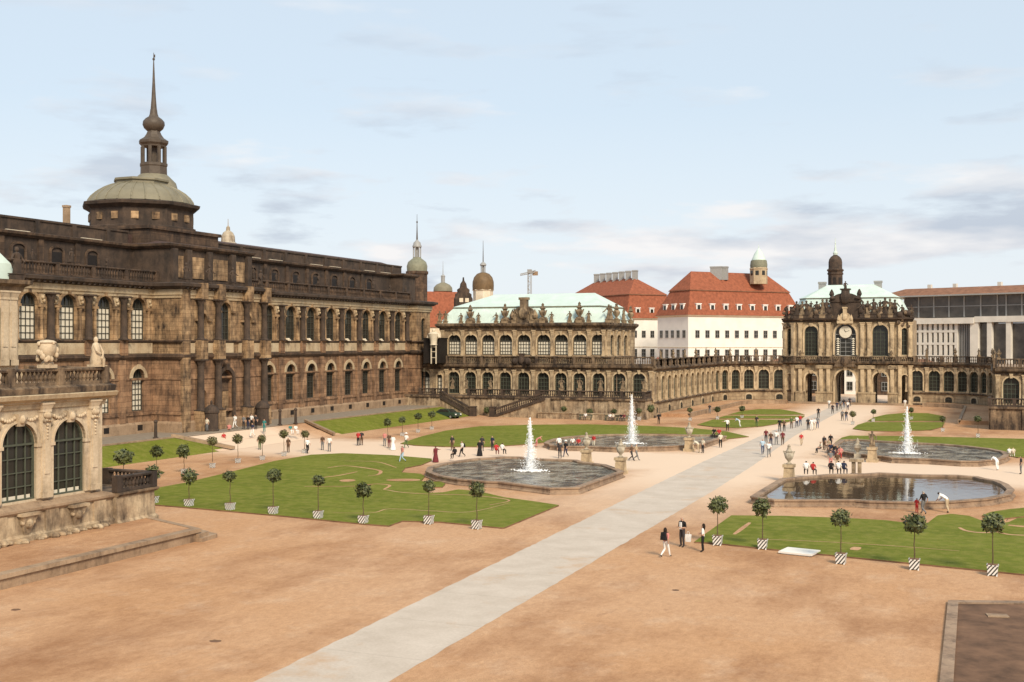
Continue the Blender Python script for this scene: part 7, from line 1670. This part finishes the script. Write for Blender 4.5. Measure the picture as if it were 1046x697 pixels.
for px, py, top, lb in ((672, 366, 'red', 'tiny person in red up on the curved gallery roof terrace'), (690, 366, 'white', 'tiny person in white up on the curved gallery roof terrace'), (733, 366, 'grey', 'tiny person in grey up on the curved gallery roof terrace'), (772, 366, 'maroon', 'tiny person in maroon up on the gallery terrace near the gate')):
    Y = 186 + (px - 672) * .46 if px < 735 else 236.5; q = on_y(px, py, Y); x = q.x if px > 735 else min(q.x, -51.6)
    person(0, 0, S, 170, top, 'dark', lb, 1.72, xy=Vector((x, Y, 8.0)))
# ================================================================== CAR, slab, bollards
q = on_y(457.5, 428, 163.5); car = thing('parked_car', 'dark green car parked below the stairs at the left of the middle pavilion', 'car', (q.x, 163.5, 0), None, R(75))
def cobj(nm, mb, m, par=car, smooth=False):
    o = bpy.data.objects.new(nm, mb.mesh(nm, m, smooth=smooth)); C.objects.link(o); o.parent = par; return o
carg = plain('green_car_paint', (.035, .06, .045), .3, .1, spec=.5)
mb = MB(); prof = [(-2.1, .35), (-2.15, .7), (-2.0, .92), (-1.15, 1.0), (-.55, 1.45), (.95, 1.47), (1.75, 1.02), (2.1, .9), (2.12, .4)]
for a_, b_ in ((.86, .72),):
    k = len(prof); vs = []
    for s in (-1, 1):
        for x, z in prof: vs.append((s * (.86 if z < 1.05 else .70), x, z))
    mb.add(vs, [tuple(range(k)), tuple(range(k, 2 * k))] + [(i, (i + 1) % k, k + (i + 1) % k, k + i) for i in range(k)])
bd = cobj('body', mb, carg)
mb = MB(); mb.add([(-.66, -1.14, 1.03), (.66, -1.14, 1.03), (.62, -.6, 1.42), (-.62, -.6, 1.42)], [(0, 1, 2, 3)]); mb.v = [(x, y - .03, z + .02) for x, y, z in mb.v]; cobj('windscreen', mb, 'glass')
mb = MB(); mb.add([(-.66, 1.72, 1.05), (.66, 1.72, 1.05), (.62, 1.0, 1.44), (-.62, 1.0, 1.44)], [(0, 1, 2, 3)]); mb.v = [(x, y + .03, z + .03) for x, y, z in mb.v]; cobj('rear_window', mb, 'glass')
for s in (-1, 1):
    mb = MB(); mb.add([(s * .875, -1.0, 1.04), (s * .875, 1.55, 1.04), (s * .73, .9, 1.4), (s * .73, -.5, 1.4)], [(0, 1, 2, 3)]); cobj('side_window', mb, 'glass')
    mb = MB(); mb.box(T0, s * .6 - .16, s * .6 + .16, 2.11, 2.19, .62, .78); cobj('headlight', mb, 'white')
    for y in (-1.3, 1.3):
        mb = MB(); n = 16; vs = [(s * x, y + .32 * math.cos(2 * PI * i / n), .32 + .32 * math.sin(2 * PI * i / n)) for x in (.7, .9) for i in range(n)]; mb.add(vs, [tuple(range(n)), tuple(range(n, 2 * n))] + [(i, (i + 1) % n, n + (i + 1) % n, n + i) for i in range(n)]); w = cobj('wheel', mb, 'black')
        mb = MB(); vs = [(s * .905, y + .19 * math.cos(2 * PI * i / n), .32 + .19 * math.sin(2 * PI * i / n)) for i in range(n)]; mb.add(vs, [tuple(range(n))]); cobj('rim', mb, 'grey', w)
a = at(795, 566); b = at(829, 569.5); fr = Fr(a[:2], b[:2]); mb = MB(); mb.box(fr, 0, fr.L, -1.6, 0, .06, .16); mb.box(fr, .15, fr.L - .15, -1.5, -.1, 0, .06); mb.thing('white_slab', 'plaster', 'flat white slab lying at the edge of the right front lawn', 'slab')
# small dark posts along the gallery foot
for i, (px, py) in enumerate(((159, 448), (286, 434.5), (302, 433))):
    b = at(px, py, TZ); mb = MB(); mb.lathe(b, [(.3, 0), (.3, .1), (.18, .16), (.16, 1.7), (.24, 1.8), (.2, 1.95), (.02, 2.1)], 10)
    mb.thing('stone_bollard', 'darker', ('dark stone post above the left grass bank', 'dark stone post right of the portal, left one of two', 'dark stone post right of the portal, right one of two')[i], 'post', 'posts at the gallery foot', base=(b.x, b.y, TZ))
# dark lidded portal boxes (sentry-like kiosks) beside the portal
for px, lb in ((216, 'dark round-topped niche kiosk left of the portal'), (268, 'dark round-topped niche kiosk right of the portal')):
    b = on_d(px, 350, 10); r0 = ray(px, 350); t_ = -86.4 / r0[0]; x, y = -86.4, r0[1] * t_; mb = MB(); mb.lathe((x, y, TZ), [(.9, 0), (.9, .2), (.8, .25), (.8, 2.1), (.92, 2.2), (.92, 2.4), (.7, 2.8), (.3, 3.1), (.12, 3.2), (.14, 3.5), (.02, 3.7)], 10)
    mb.thing('kiosk', 'darker', lb, 'kiosk', 'kiosks at the portal')
# black box structure and white torso statue between the gallery and the middle pavilion
q0 = on_y(424, 372, 173.2); q1 = on_y(449.5, 346, 173.2)
mb = MB(); mb.box(T0, q0.x + 1.6, q1.x, -176, -173.2, 8.5, q1.z)
mb.box(T0, q0.x + 1.5, q1.x + .1, -176.1, -173.1, q1.z, q1.z + .15)
for i in range(5): x = q0.x + 1.7 + (q1.x - q0.x - 1.9) * i / 4; mb.box(T0, x, x + .1, -173.2, -173.14, 8.5, q1.z)
mb.thing('black_hoarding', 'black', 'black boxed-in structure standing on the gallery terrace left of the middle pavilion', 'hoarding')
q = on_y(443, 352, 172.6); mb = MB(); zb = 9.2
T = lambda u, v, z: (q.x + u, 172.6 - v, z)
for s in (-1, 1): mb.box(T, s * .45 - .07, s * .45 + .07, -.1, .1, 8.42, q.z - .1)
for z in (9.4, 10.4, 11.2): mb.box(T, -.5, .5, -.08, .08, z, z + .1)
mb.lathe((q.x, 172.6, q.z - .1), [(.62, 0), (.55, .3), (.62, .9), (.85, 1.5), (.95, 1.9), (.5, 2.15), (.2, 2.25)], 12); mb.ball((q.x, 172.6, q.z + 2.35), .32, 8)
for s in (-1, 1): mb.tube((q.x + s * .8, 172.6, q.z + 1.75), (q.x + s * 1.1, 172.5, q.z + 1.1), .22, .2, 8)
mb.thing('torso_statue', 'white_stone', 'white torso-like statue on thin legs in front of the black hoarding', 'statue', smooth=True)
